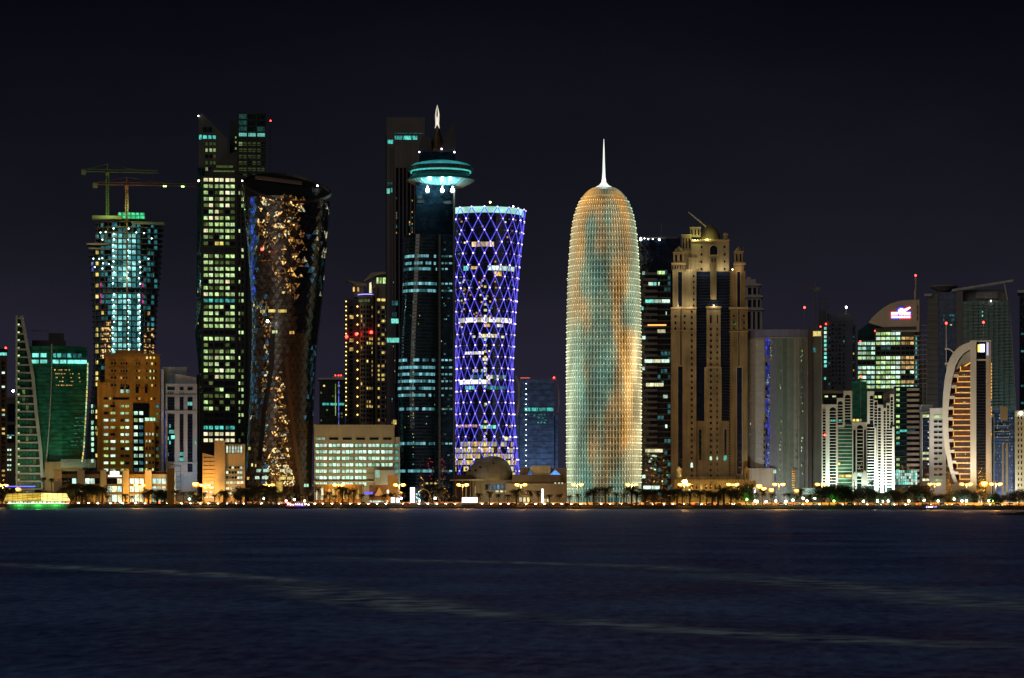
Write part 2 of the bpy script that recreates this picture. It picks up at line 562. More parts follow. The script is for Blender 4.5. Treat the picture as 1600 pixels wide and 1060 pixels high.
# ------------------------------------------------------------------ shared materials
FR_DK = wall('dark_window_frame', (.03, .03, .035), .5, .2)
FR_LT = wall('pale_window_frame', (.42, .40, .36), .6, .2)
GL_BLK = glass('black_glass', (.006, .008, .012))
GL_NAVY = glass('navy_glass', (.006, .012, .030))
GL_TEAL = glass('teal_glass', (.004, .022, .024))
GL_GREEN = glass('green_glass', (.012, .13, .07), .2)
GL_GREY = glass('grey_glass', (.05, .052, .05), .18)
L_TEAL = lit('lit_teal_room', (.12, .85, .72), .85)
L_TEALDIM = lit('dim_teal_room', (.08, .42, .46), .38)
L_CYAN = lit('lit_cyan_room', (.25, 1.0, .82), 1.2, lo=.45)
L_LIME = lit('lit_lime_room', (.60, 1.0, .25), 1.1, (.74, 1.0, .52), lo=.3)
L_LIMEDIM = lit('dim_lime_room', (.34, .50, .14), .35)
L_WHITE = lit('lit_white_room', (.80, 1.0, .78), 1.5, (.66, 1.0, .82), lo=.45)
L_MINT = lit('lit_mint_room', (.42, 1.0, .66), 1.4, (.75, 1.0, .75), lo=.35)
L_CREAM = lit('lit_cream_room', (1.0, .90, .42), 1.4, (1.0, .96, .65), lo=.45)
L_AMBER = lit('lit_amber_room', (1.0, .55, .09), 1.1, (1.0, .72, .25), lo=.3)
L_YEL = lit('lit_yellow_room', (1.0, .74, .12), 1.25, (1.0, .84, .3), lo=.4)
L_ORANGE = lit('lit_orange_room', (1.0, .38, .05), .9, (1.0, .6, .15), lo=.35)
L_BLUE = lit('lit_blue_room', (.06, .10, 1.0), 1.0, (.25, .35, 1.0), lo=.1)
L_MAG = lit('lit_magenta_room', (1.0, .05, .45), .8, lo=.2)
RED = lamp_mat('red_beacon', (1.0, .03, .02), 14)
WHT = lamp_mat('white_lamp', (.95, 1.0, .95), 16)
CYL = lamp_mat('cyan_work_lamp', (.55, 1.0, .95), 10)
VIO = lamp_mat('violet_lamp', (.45, .35, 1.0), 6)
SOD = lamp_mat('sodium_lamp', (1.0, .46, .06), 12)
CONC = wall('raw_concrete', (.28, .24, .20), .85)
STEEL = wall('painted_steel', (.25, .22, .16), .5)

def pick_w(choices):
    """weighted choice of (material or None, weight)"""
    tot = sum(w for _, w in choices); r = R.uniform(0, tot)
    for m_, w in choices:
        r -= w
        if r <= 0:
            return m_
    return choices[-1][0]

def grid(b, cols, rows, h, choice, y=-.02, frame=FR_DK, fr=.22, arch=False, lit_first=True):
    """windows on a flat facade: cols (left, right), rows = tops; lit ones first so that they are parts of their own"""
    L = []
    for j, r_ in enumerate(rows):
        for i, c_ in enumerate(cols):
            m_ = choice(i, j) if callable(choice) else pick_w(choice)
            if m_ is not None:
                L.append((m_, c_, r_))
    L.sort(key=lambda q: 0 if q[0].name.startswith(('lit', 'dim')) else 1)
    for m_, c_, r_ in L:
        b.win(c_[0], c_[1], r_, r_ + h, y, frame, m_, fr, arch)

# ================================================================== A  brown tower cut by the left edge
b = Bd('office_tower', 'dark brown office tower with teal top floor at the far left edge', 'tower', -14, 1760)
b.box('body', wall('brown_cladding', (.10, .065, .045), .6), -42, 11, 549, y1=40)
b.box('crown', GL_TEAL, -42, 12, 545, 549, -.5, 38)
grid(b, [(-40, -20), (-19, -3), (-2, 11)], [550.5], 5.5, [(L_CYAN, 1)], -.3)
for x in (-38, -28, -18, -8, 0, 9):
    b.bar('fin', wall('brown_fin', (.14, .09, .06), .6), x, x + 2.2, 560, GROUND_PY, -1.2, 0)
grid(b, [(-35, -29), (-15, -9), (2.5, 8)], frange(566, 770, 7.3), 4, [(L_AMBER, .16), (L_WHITE, .05), (GL_BLK, .8)], -.05)
b.lamp(9, 543.5, 2, RED, .7, 'beacon')
b.done()

# ================================================================== A2 small block behind
b = Bd('apartment_block', 'small grey block with four lit windows, squeezed between brown tower and green glass tower', 'building', 17, 1850)
b.box('body', wall('grey_render', (.16, .15, .14), .8), 9, 26, 619, y1=25)
grid(b, [(11, 23)], [631, 664], 28, [(GL_NAVY, 1)], -.1)
grid(b, [(11, 14), (14.5, 18)], [682 , 701.5, 709, 717, 725.5, 732.5], 3.6, [(L_WHITE, .7), (L_LIME, .3)], -.3)
grid(b, [(10.5, 15), (16, 23)], [679.5], 2, [(L_CYAN, 1)], -.6)
b.box('parapet', wall('grey_render2', (.25, .23, .2), .8), 8.6, 26.4, 619, 623, -1, 25.5)
b.lamp(20.5, 611, 0, WHT, .9, 'roof_lamp')
b.bar('lamp_mast', STEEL, 20.2, 20.8, 612, 619, 0, .5)
b.done()

# ================================================================== B green glass tower with white gridded sail
b = Bd('glass_tower', 'green glass tower with white ribbed sail-shaped wing on its left side', 'tower', 78, 1690)
redge = lerp_rows([(494, 36.5), (540, 45), (566, 50), (588, 54), (652, 60), (704, 66), (749, 69), (790, 71)])
WHW = wall('white_cladding', (.42, .44, .39), .6, .3)
b.plate('wing', wall('wing_glass_backing', (.02, .035, .022), .3), [(26, None), (26, 497)] + [(redge(y)[0] - 2, y) for y in frange(496, 780, 15)] + [(redge(788)[0] - 2, None)], 1, 24)
b.bar('wing_post', WHW, 24.6, 27.6, 494, GROUND_PY, -.8, 24)
w = MB()
pts = [(redge(y)[0], y) for y in frange(494, 790, 12)]
w.rings([[(b.x(x - d), yy, b.z(y)) for d, yy in ((5.2, -.8), (0, -.8), (0, 24), (5.2, 24))] for x, y in pts])
b.put('wing_edge', w, WHW)
for y in frange(497, 780, 12.1):
    b.bar('floor_slab', WHW, 27, redge(y)[0] - 2, y, y + 2.6, -.6, 20)
    for x0 in frange(29, redge(y + 6)[0] - 12, 5.6):
        b.win(x0, x0 + 5, y + 3.4, y + 11, .9, FR_DK, R.choice([GL_GREEN] * 6 + [L_LIMEDIM]), .15)
for y in frange(505, 770, 12.1):
    b.win(27.5, 31, y + 1.5, y + 5, .4, FR_DK, L_LIME, .12)
def bedge(y): return redge(y)[0]
R_ = lerp_rows([(540, 137), (600, 135.5), (650, 133), (700, 130), (722, 127), (790, 124)])
w = MB()
w.rings([[(b.x(bedge(y)), 2, b.z(y)), (b.x((bedge(y) + R_(y)[0]) / 2), 0, b.z(y)), (b.x(R_(y)[0]), 3, b.z(y)), (b.x(R_(y)[0]), 34, b.z(y)), (b.x(bedge(y)), 34, b.z(y))] for y in [790, 750, 722, 700, 675, 650, 625, 600, 570, 541]])
b.put('glass_body', w, GL_GREEN)
for y in frange(548, 722, 6.1):
    w = MB(); xl, xr = bedge(y), R_(y)[0]
    w.rings([[(b.x(xl), 1.85, b.z(yy)), (b.x((xl + xr) / 2), -.15, b.z(yy)), (b.x(xr), 2.85, b.z(yy)), (b.x(xr), 3.1, b.z(yy)), (b.x((xl + xr) / 2), .1, b.z(yy)), (b.x(xl), 2.1, b.z(yy))] for yy in (y + .8, y)])
    b.put('floor_band', w, wall('green_spandrel', (.02, .07, .04), .35))
for x0, x1 in ((49, 61), (62.5, 74), (82, 92), (93, 104), (105, 136)):
    b.win(x0, x1, 562, 568.6, -.35 if 60 < x0 < 120 else 1.2, FR_DK, L_CYAN, .2)
for x0, x1, m_ in ((50, 61, L_CYAN), (63, 73, L_CYAN), (83, 88, L_TEAL), (89, 96, L_TEAL), (97, 104, L_TEALDIM), (105, 112, L_TEAL), (113, 120, L_TEALDIM), (121, 128, L_TEALDIM)):
    b.win(x0, x1, 552, 559, -.35 if 60 < x0 < 120 else 1.2, FR_DK, m_, .2)
for k in range(46):
    x = R.uniform(83, 125); y = R.choice([577, 583, 589, 595, 601])
    if y > 590: x = R.uniform(82, 124)
    b.win(x, x + R.choice([1.6, 2.4]), y, y + 2.2, -.1 if x < 108 else .6, FR_DK, L_AMBER if R.random() < .8 else L_YEL, .12)
for k in range(40):
    y = R.choice(frange(652, 700, 6.1)); x = R.uniform(108 + (700 - y) * .2, 130)
    b.win(x, x + R.uniform(2, 6), y, y + 2, .9, FR_DK, L_TEALDIM if R.random() < .5 else lit('dim_green_room', (.1, .7, .4), .45), .12)
w = MB()
w.tube([(b.x(x), -.8, b.z(y)) for x, y in ((81, 538), (80.5, 600), (77.5, 660), (73, 715), (69, 750), (67, 786))], .45, 6)
b.put('mullion', w, WHW)
b.box('plant_room', wall('dim_roof_panel', (.06, .06, .07), .7), 50, 103, 531, 540, 8, 28)
b.box('roof_screen', wall('dim_roof_panel', (.06, .06, .07), .7), 76, 100, 519, 531, 12, 24)
b.bar('roof_beam', STEEL, 48, 82, 514.6, 516, 12, 13)
b.box('podium', wall('amber_podium', (.3, .17, .07), .7), 70, 129, 722, y0=-6, y1=0)
for y in frange(566, 720, 6.1):
    b.win(R_(y)[0] - .2, R_(y)[0] + 2.2, y, y + 5.6, 2.6, FR_DK, L_LIME if y < 600 or R.random() < .75 else L_YEL, .1)
for x in frange(95, 150, 1.5):
    b.bar('louvre', WHW, x, x + .7, 718, 731, -9, -8.7)
b.done()

# ================================================================== C tower under construction with cranes
b = Bd('tower_under_construction', 'unfinished waisted tower with open concrete floors lit cyan inside', 'tower', 197, 1760)
P = lerp_rows([(340, 148, 249), (352, 147, 257), (385, 141, 255), (386, 137, 255), (430, 140, 252), (480, 143, 247), (550, 145, 244), (600, 142, 246), (680, 133, 250), (790, 126, 256)])
SEC = [(cos(a), sin(a)) for a in [2 * pi * k / 28 for k in range(28)]]
def ellipse(b, xl, xr, y, dep, yc, n=28, expo=1.0):
    c_ = (b.x(xl) + b.x(xr)) / 2; hw = (b.x(xr) - b.x(xl)) / 2
    out = []
    for k in range(n):
        a = 2 * pi * k / n
        ca, sa = cos(a), sin(a)
        out.append((c_ + hw * math.copysign(abs(ca) ** expo, ca), yc + dep * math.copysign(abs(sa) ** expo, sa), b.z(y)))
    return out
w = MB()
w.rings([ellipse(b, P(y)[0] + 14, P(y)[1] - 14, y, 13, 22, expo=.8) for y in (788, 700, 600, 480, 400, 352)])
b.put('concrete_core', w, wall('core_concrete', (.10, .12, .13), .8))
w = MB()
w.rings([ellipse(b, P(y)[0] + 1.8, P(y)[1] - 1.8, y, 17.2, 22, 40, .8) for y in (788, 740, 680, 600, 550, 480, 430, 386)])
b.put('glazing', w, glass('site_glazing', (.03, .10, .13), .3))
SLAB = wall('slab_edge', (.24, .20, .15), .8)
for y in frange(345, 780, 8.6):
    l, r = P(y)
    if y < 384: l = 148
    w = MB(); w.rings([ellipse(b, l, r, y + 1.3, 20, 22, expo=.8), ellipse(b, l, r, y, 20, 22, expo=.8)])
    b.put('floor_slab', w, SLAB)
b.bar('roof_formwork', SLAB, 144, 190, 338, 343, -2, 8)
b.bar('roof_formwork', SLAB, 206, 257, 346, 350, 2, 20)
b.bar('scaffold_deck', SLAB, 135, 170, 381, 384, -1, 10)
b.bar('scaffold_deck', SLAB, 137, 172, 388, 390, -1, 10)
def front_y(b, px, y, prof, dep, yc, e=.8):
    l, r = prof(y); c_ = (l + r) / 2; t = max(-.999, min(.999, (px - c_) / ((r - l) / 2)))
    ca = math.copysign(abs(t) ** (1 / e), t)
    return yc - dep * (sqrt(max(0, 1 - ca * ca)) ** e)
for x0 in (150, 158.5, 166, 184, 191, 205, 213, 220, 229, 238):
    w = MB()
    for i_ in range(0, 14):
        pass
    t0 = (x0 - 197) / 50.0
    pts = []
    for y in (346, 400, 460, 550, 620, 690, 786):
        l, r = P(y)
        px = (l + r) / 2 + t0 * (r - l) / 2 * .93
        pts.append((b.x(px), front_y(b, px, y, P, 19, 22) + .6, b.z(y)))
    w.tube(pts, .34, 5)
    b.put('column', w, SLAB)
rows = frange(346.3, 780, 8.6)
CY1 = lit('lit_cyan_worklight_glow', (.22, .92, .90), 1.05, (.45, 1, .95), lo=.3, sx=.35, sz=.3)  # work light on the core walls painted as glowing panes
AWK = lit('amber_work_glow', (1, .45, .08), 1.5, (1, .7, .3), lo=.04, sx=.6, sz=.6, thr=(.50, .57))
CY2 = lit('dim_cyan_worklight_glow', (.06, .38, .42), .62, lo=.25)
for j, y in enumerate(rows):
    if 448 < y < 456: continue
    if y > 720: continue
    for (x0, x1, kind) in ((174.5, 183, 0), (184.5, 191, 0), (192, 199, 0), (199.5, 205, 0), (206, 212.5, 1), (214, 219.5, 0), (176, 176, 3)):
        if kind == 3: continue
        if y < 362: m_ = CY2 if R.random() < .5 else None
        elif y < 456: m_ = CY1 if (x0 < 212 and R.random() < .8) else CY2
        elif kind == 1: m_ = CY2
        else: m_ = CY1 if R.random() < .85 else CY2
        if 500 < y < 530 and 190 < x0 < 206: m_ = CY2
        if m_: b.win(x0, x1, y + 1, y + 7.6, 3.0, FR_DK, m_, .15)
    for x0 in (142, 149, 157, 163, 168, 224, 230, 236, 241):
        l, r = P(y)
        if x0 < l + 2 or x0 > r - 7: continue
        z_ = R.random(); yy = max(3.2, front_y(b, x0 + 2.5, y, P, 19, 22) + 1.2)
        if y < 384: m_ = CY2 if z_ < .5 else None
        elif y > 500 and 150 < x0 < 170 and y < 560: m_ = AWK if z_ < .8 else None
        elif y > 505 and x0 > 220 and x0 < 238 and y < 550: m_ = AWK if z_ < .8 else None
        elif x0 < 148: m_ = L_BLUE if z_ < .5 and y < 480 else (L_MINT if y > 600 and z_ < .6 else None)
        elif 148 <= x0 < 153: m_ = L_YEL if z_ < .5 else None
        else: m_ = pick_w([(GL_NAVY, .2), (GL_TEAL, .3), (CY2, .5), (L_AMBER, .03)])
        if m_: b.win(x0, x0 + 5.4, y + 1.2, y + 7.4, yy, FR_DK, m_, .15)
    if 435 < y < 475:
        b.win(156, 159, y + 1, y + 7, 3.4, FR_DK, L_MAG, .12); b.win(221.5, 224.5, y + 1, y + 7, 3, FR_DK, L_MAG, .12)
for j, y in enumerate(rows):
    if y < 352 or y > 590: continue
    for x0 in (177, 200, 218):
        if x0 == 218 and y < 400: continue
        if 448 < y < 456: continue
        b.lamp(x0 + R.uniform(-1.5, 1.5), y + 2.2, 1.6, CYL, .46, 'work_lamp')
for x0, y in ((157, 364), (165, 363), (213, 363), (225, 364), (237, 372), (160, 375), (146, 405), (155, 405), (160, 404), (161, 412), (160, 420), (170, 413), (232, 404), (148, 418)):
    b.lamp(x0, y, 1.0, CYL, .4, 'work_lamp')
GRN = lit('lit_green_netting_glow', (.05, .85, .32), .9, (.1, 1, .5), lo=.35)  # green light on the netting put in as glow
b.box('roof_formwork_shed', wall('green_netting', (.05, .3, .15), .7), 184, 227, 334, 342, 3, 14)
grid(b, [(185, 190), (191, 197), (198, 204), (205, 211), (212, 218), (219, 226)], [331.5, 336.5], 4.6, [(GRN, 1)], 2.9, fr=.1)
b.box('hoist_mast', wall('hoist_orange', (.32, .15, .07), .6), 197, 200, 346, 560, -1.5, .0)
b.done()
C_ROOT = b

def crane(b_, label, px, top, bot, jibz, jl, jr, col, D, lamps=(), z_base=None):
    c_ = Bd('tower_crane', label, 'crane', px, D, G0, 'tower cranes over the unfinished tower')
    mt = wall('crane_paint_%s' % label[:5], col, .5)
    w = MB(); h = .9
    zb, zt = c_.z(bot), c_.z(top)
    for sx in (-h, h):
        for sy in (-h, h):
            w.box(sx - .16, sx + .16, sy - .16, sy + .16, zb, zt)
    n = int((zt - zb) / 1.8)
    for k in range(n):
        z0 = zb + k * (zt - zb) / n; z1 = zb + (k + 1) * (zt - zb) / n
        for y_ in (-h, h):
            w.tube([(-h, y_, z0), (h, y_, z1)] if k % 2 else [(h, y_, z0), (-h, y_, z1)], .09, 3)
            w.tube([(-h, y_, z1), (h, y_, z1)], .09, 3)
    c_.put('mast', w, mt)
    w = MB(); zj = c_.z(jibz); xl, xr = c_.x(jl), c_.x(jr)
    w.box(xl, xr, -.75, -.5, zj - .2, zj + .1); w.box(xl, xr, .5, .75, zj - .2, zj + .1); w.box(xl, xr, -.15, .15, zj + 1.5, zj + 1.8)
    n = int((xr - xl) / 2)
    for k in range(n):
        x0 = xl + k * (xr - xl) / n; x1 = xl + (k + 1) * (xr - xl) / n
        w.tube([(x0, -.6, zj), ((x0 + x1) / 2, 0, zj + 1.6), (x1, -.6, zj)], .08, 3)
        w.tube([(x0, .6, zj), ((x0 + x1) / 2, 0, zj + 1.6), (x1, .6, zj)], .08, 3)
    c_.put('jib', w, mt)
    w = MB(); near = xl if abs(xl) < abs(xr) else xr
    sgn = 1 if near > 0 else -1
    w.box(near - 3.2 * sgn if sgn > 0 else near, near if sgn > 0 else near + 3.2, -1, 1, zj - 2.2, zj + 1)
    c_.put('counterweight', w, wall('counterweight_concrete', (.3, .27, .2), .8))
    w = MB(); w.box(-1.2, 1.2, -1.4, 1, zj - 2.6, zj - .3); c_.put('cab', w, mt)
    w = MB(); w.tube([(0, 0, zj), (0, 0, zj + 5.5)], .35, 4)
    w.tube([(0, 0, zj + 5.5), (xl * .8, 0, zj + 1.6)], .08, 3); w.tube([(0, 0, zj + 5.5), (xr * .6, 0, zj + 1.6)], .08, 3)
    c_.put('apex', w, mt)
    for lx, m_ in lamps:
        c_.lamp(lx, jibz + 1, -.9, m_, .5, 'lamp')
    return c_
crane(None, 'green lit tower crane, the taller on the roof of the unfinished tower', 168, 269, 338, 269, 127, 246, (.20, .30, .06), 1768)
crane(None, 'rust orange tower crane with long lamp-hung jib on the unfinished tower', 198, 291, 346, 289.5, 145, 306, (.30, .13, .05), 1759,
      ((256, lamp_mat('green_jib_lamp', (.4, 1, .2), 8)), (259, lamp_mat('green_jib_lamp', (.4, 1, .2), 8)), (284.5, lamp_mat('green_jib_lamp', (.4, 1, .2), 8)), (287, lamp_mat('green_jib_lamp', (.4, 1, .2), 8))))

for nm_, pxl, pyl, yl, col_, pw in (('roof_green_light', 205, 326, -6, (.1, 1, .4), 3500), ('crane_green_light', 172, 330, -9, (.5, 1, .15), 6500), ('crane_orange_light', 202, 318, -10, (1, .5, .2), 5000), ('deck_light', 150, 372, -9, (1, .8, .5), 2000), ('core_light', 195, 430, -5, (.4, 1, .95), 3500)):
    L = bpy.data.lights.new(nm_, 'POINT'); L.energy = pw; L.color = col_; L.shadow_soft_size = .5
    lo = bpy.data.objects.new(nm_, L); COL.objects.link(lo); lo.parent = C_ROOT.root; lo.location = (C_ROOT.x(pxl), yl, C_ROOT.z(pyl))
# ================================================================== D orange building
OR = wall('orange_render', (.80, .38, .045), .85, .35)
b = Bd('apartment_building', 'orange brown stepped apartment building with small square windows', 'building', 201, 1660)
b.box('body', OR, 164, 240, 556, y0=2, y1=32)
b.box('left_wing', OR, 153, 176, 598, y0=0, y1=26)
b.box('right_wing', OR, 234, 250, 553, y0=1, y1=28)
b.box('roof_drum', OR, 180, 222, 546, 557, 8, 24)
b.box('parapet', wall('orange_trim', (.5, .26, .07), .8), 163, 251, 553, 556, .6, 29)
b.box('centre_recess', GL_BLK, 208, 233, 630, y0=1.2, y1=5)
b.box('oriel', OR, 226, 242, 657, y0=-1.5, y1=2)
b.box('left_pilaster', OR, 152, 156, 594, y0=-.6, y1=2)
ORF = wall('orange_trim', (.5, .26, .07), .8)
lw = [(L_LIME, .22), (L_MINT, .2), (L_WHITE, .22), (GL_BLK, .32)]
c1 = [(160.5, 164.5), (165.5, 169.5), (172, 176), (177, 181)]
for i_, (c0, cc) in enumerate(c1):
    pass
rows = [566, 577.5, 588.3, 600]
grid(b, [(173, 177), (178, 182), (188, 191), (192, 195), (196, 199.5), (212, 215), (216, 219), (228, 231), (236, 239.5), (241.5, 244.5)], rows, 4.3, [(GL_BLK, .8), (L_YEL, .12), (L_ORANGE, .1)], 1.9 if False else -.0, ORF, .18)
grid(b, [(228, 231.4), (233.5, 237), (239, 242.4)], [553.5 + 3, 577.5, 588.3], 4.6, [(L_LIME, .7), (L_YEL, .5)], .7, ORF, .16, arch=True)
for c0 in ((187.5, 194), (196.5, 202.5), (211.5, 217), (226, 231), (235, 240.5)):
    b.win(c0[0], c0[1], 601, 614.5, 1.9, ORF, GL_BLK, .2)
grid(b, [(188, 194), (196.5, 202.5)], [608.5], 6, [(L_MINT, 1)], 1.7, ORF, .15)
rws = frange(632.5, 745, 11.1)
grid(b, [(162, 169.5), (172.5, 180.5)], rws, 4.6, [(L_LIME, .5), (L_MINT, .25), (L_WHITE, .2), (GL_BLK, .2)], -.1, ORF, .18)
grid(b, [(188, 194), (195.5, 202)], rws, 4.6, [(L_LIME, .35), (L_MINT, .25), (GL_BLK, .4)], 1.8, ORF, .18)
grid(b, [(162, 169), (170, 174)], [621], 4.2, [(L_YEL, .5), (GL_BLK, .5)], -.1, ORF, .15)
b.win(175, 202, 621, 625, 1.7, ORF, GL_BLK, .15)
grid(b, [(209, 215.5), (217, 224)], frange(642.5, 745, 11.1), 6.2, [(L_MINT, .5), (L_TEALDIM, .25), (L_WHITE, .2), (L_LIME, .25), (GL_BLK, .1)], 1.0, FR_DK, .18)
b.win(226, 243, 652.5, 658.5, -1.7, FR_DK, L_MINT, .2)
grid(b, [(227.5, 230.5), (232.5, 235.5), (237.5, 240.5)], frange(676, 745, 11.1), 4.8, [(L_LIME, .4), (L_WHITE, .3), (GL_BLK, .45)], -1.6, ORF, .15, arch=True)
grid(b, [(243.5, 248.5)], frange(632.5, 745, 11.1), 5.5, [(L_TEALDIM, .4), (L_LIMEDIM, .3), (GL_BLK, .5)], .9, ORF, .18)
grid(b, [(212, 215), (216.5, 219.5), (235, 238), (240, 243)], [621], 4, [(L_YEL, .3), (GL_BLK, .7)], .8, ORF, .14)
b.done()

# ================================================================== E blue-grey paired tower
GW = wall('grey_white_panel', (.48, .50, .54), .7, .2)
b = Bd('office_tower', 'grey white tower with tall navy glass strips beside the orange building', 'tower', 281, 1640)
b.box('rear_wing', wall('blue_grey_panel', (.30, .40, .50), .6), 252, 292, 573, y0=6, y1=34)
b.box('body', GW, 259, 308, 600, y0=0, y1=30)
b.plate('roof_wedge', GW, [(274, 600), (274, 584), (307, 589.5), (307, 600)], 3, 24)
b.box('roof_frame', GW, 252, 256, 577, y0=3, y1=8)
for (x0, x1) in ((261, 273.5), (280, 287.5), (292.5, 301.5)):
    b.win(x0, x1, 604.5, 610.5, -.05, GW, GL_TEAL, .2)
    b.win(x0, x1, 620, 642, -.05, GW, GL_NAVY, .25)
    b.win(x0, x1, 646.5, 722 if x0 < 290 else 738, -.05, GW, GL_NAVY, .25)
    for y in frange(624, 735, 5.2):
        if 640 < y < 650 or (x0 < 290 and y > 720): continue
        b.bar('glazing_bar', FR_DK, x0 + .7, x1 - .7, y, y + .45, -.32, -.1)
grid(b, [(262, 264), (265.5, 267.5), (269, 271), (280.5, 282), (283.5, 285), (286, 287.3)], [612.5], 4, [(GL_BLK, 1)], -.05, GW, .1)
for (x0, x1, y, m_) in ((292.8, 301, 628, L_CYAN), (264, 267, 663, L_TEAL), (264, 273, 672, L_CYAN), (267, 273.5, 680.5, L_CYAN), (264, 267, 689, L_TEAL), (280, 287, 706.5, L_CYAN), (280, 287, 715, L_TEAL), (262, 264, 682, L_TEAL), (304.5, 307, 689, L_CYAN), (261.5, 264, 707, L_TEALDIM)):
    b.win(x0, x1, y, y + 6, -.4, FR_DK, m_, .12)
b.box('shadow_strip', GL_BLK, 307.6, 311, 585, y0=4, y1=24)
b.win(257.8, 259, 640, 722, -.2, FR_DK, L_BLUE, .1)
for y in (642, 722, 738):
    b.bar('cornice', GW, 258.5, 308.5, y, y + 2.6, -.9, -.35)
b.bar('cornice', GW, 258.5, 308.5, 617.5, 619.5, -.9, -.35)
b.done()

# ================================================================== F tall grid tower with split crown
b = Bd('skyscraper', 'tall slab tower with split slanted crown and rows of lime lit offices', 'skyscraper', 350, 1780)
CL = wall('dark_green_cladding', (.030, .036, .034), .4, .3)
b.plate('left_fin', wall('fin_panel', (.085, .085, .08), .5), [(310.5, None), (310.5, 262), (310.5, 178), (317, 177), (355, 216), (355, 270), (355, None)], 4, 30)
b.box('right_slab', CL, 371.5, 416, 174, y0=2, y1=36)
b.box('back_link', wall('link_panel', (.02, .03, .03), .5), 359, 374, 184, y0=14, y1=40)
b.plate('sloped_skylight', wall('skylight_panel', (.05, .05, .045), .5), [(316, 276), (331, 262), (352, 240), (371, 236), (371, 276)], 3, 30)
b.box('body', CL, 314, 384, 275, y0=0, y1=34)
w = MB()
Lf = lerp_rows([(258, 309), (400, 307.5), (470, 306.5), (520, 304.5), (560, 309), (600, 312), (788, 314)])
w.rings([[(b.x(Lf(y)[0]), 4, b.z(y)), (b.x(316), 1, b.z(y)), (b.x(316), 30, b.z(y)), (b.x(Lf(y)[0]), 30, b.z(y))] for y in (788, 700, 600, 560, 520, 470, 400, 330, 262)])
b.put('curved_flank', w, GL_TEAL)
rowsF = frange(278.5, 694, 9.92)
def cF(i, j):
    y = rowsF[j]
    if 383 < y < 395: return None
    if 592 < y < 600 or 372 < y < 384: return L_YEL if (i == 1 and y < 384) else (GL_BLK if R.random() < .6 else L_LIMEDIM)
    if 466 < y < 473: return L_TEAL
    if 510 < y < 521: return GL_BLK
    if 645 < y < 664: return GL_BLK
    if 664 < y < 674: return L_TEAL
    if 674 < y: return L_CREAM
    if y < 292: return L_CREAM if y < 282 else L_LIME
    if 395 < y < 405: return pick_w([(L_LIME, .8), (L_LIMEDIM, .2)])
    if y > 600: return pick_w([(L_LIME, .45), (L_LIMEDIM, .35), (GL_BLK, .2)])
    return pick_w([(L_LIME, .72), (L_LIMEDIM, .16), (L_CREAM, .1), (GL_BLK, .08)])
cols = [(318, 325.2), (326, 333), (335.5, 342), (342.8, 349.5), (352, 359), (359.8, 367)]
SPL = wall('spandrel_dark', (.055, .06, .055), .4, .3)
def cF2(i, j): return cF(i // 2, j)
grid(b, cols, rowsF, 6.2, cF2, -.05)
for y in rowsF:
    b.bar('spandrel', SPL, 316, 369, y - 2.6, y - .2, -.5, -.05)
grid(b, [(372.5, 375.6), (377, 381)], frange(288.5, 690, 9.92), 6, [(L_LIME, .3), (L_LIMEDIM, .3), (GL_BLK, .5)], -.05)
for x in (333.6, 350, 369.3, 376):
    b.bar('pier', SPL, x, x + 1.4, 277, GROUND_PY, -.8, -.04)
rr = frange(221, 370, 9.92)
# left fin
grid(b, [(320.5, 325), (326.5, 332), (332.8, 337.5)], [y for y in rr if y < 262], 6.2, lambda i, j: (L_LIME if R.random() < (.4 if j else .0) else (GL_BLK if R.random() < .5 else L_LIMEDIM)), 3.95)
b.win(310.8, 315.4, 210, 218, 3.9, FR_DK, L_TEAL, .15)
grid(b, [(316.5, 324), (325, 331), (332, 337.5)], [210.5], 6.4, [(L_TEAL, 1)], 3.9)
grid(b, [(316.5, 324), (325, 331)], [198], 8, [(GL_TEAL, 1)], 3.9)
# right slab crown
grid(b, [(373, 386), (387.5, 400), (401.5, 414.5)], [177, 187, 196.5], 8.4, [(GL_TEAL, .9), (lit('faint_teal_room', (.05, .30, .26), .22), .5)], 1.9)
grid(b, [(373, 386), (387.5, 400), (401.5, 414.5)], [206.5], 6.3, [(L_CYAN, 1)], 1.85)
grid(b, [(373, 379.3), (379.8, 386), (387.5, 393.6), (394.1, 400), (401.5, 407.8), (408.3, 414.5)], [y for y in rr if y < 300], 6.2, [(L_LIME, .10), (L_LIMEDIM, .75), (GL_BLK, .1)], 1.95)
for y in frange(204, 300, 9.92):
    b.bar('spandrel', SPL, 371, 416.4, y, y + 1.6, 1.4, 2)
for x in (386.2, 400.3):
    b.bar('pier', SPL, x, x + 1, 176, 300, 1.2, 1.98)
grid(b, [(367, 370)], [208.5, 216, 226], 4, [(L_LIME, 1)], 13.9)
b.bar('lit_slit', L_LIMEDIM, 338, 364, 258.5, 261.5, 1.5, 3.4)
b.bar('lit_slit', L_LIMEDIM, 334, 366, 266.5, 268, 1.2, 3.4)
for k in range(34):
    y = R.choice(frange(395, 640, 9.92)); x = R.uniform(306.8 if y < 540 else 312, 314.5)
    b.win(x, x + 1.6, y, y + 3, 2.6 if x < 312 else 1.2, FR_DK, R.choice([L_LIMEDIM, L_TEALDIM, L_AMBER]), .1)
b.lamp(423, 186.5, 4, RED, .55, 'beacon'); b.bar('beacon_mast', FR_DK, 422.7, 423.3, 187, 300, 20, 20.4)
b.lamp(310.5, 283.5, -1, lamp_mat('amber_lamp', (1, .7, .3), 10), .7, 'lamp')
b.lamp(310, 181, 3, WHT, .35, 'lamp')
b.done()

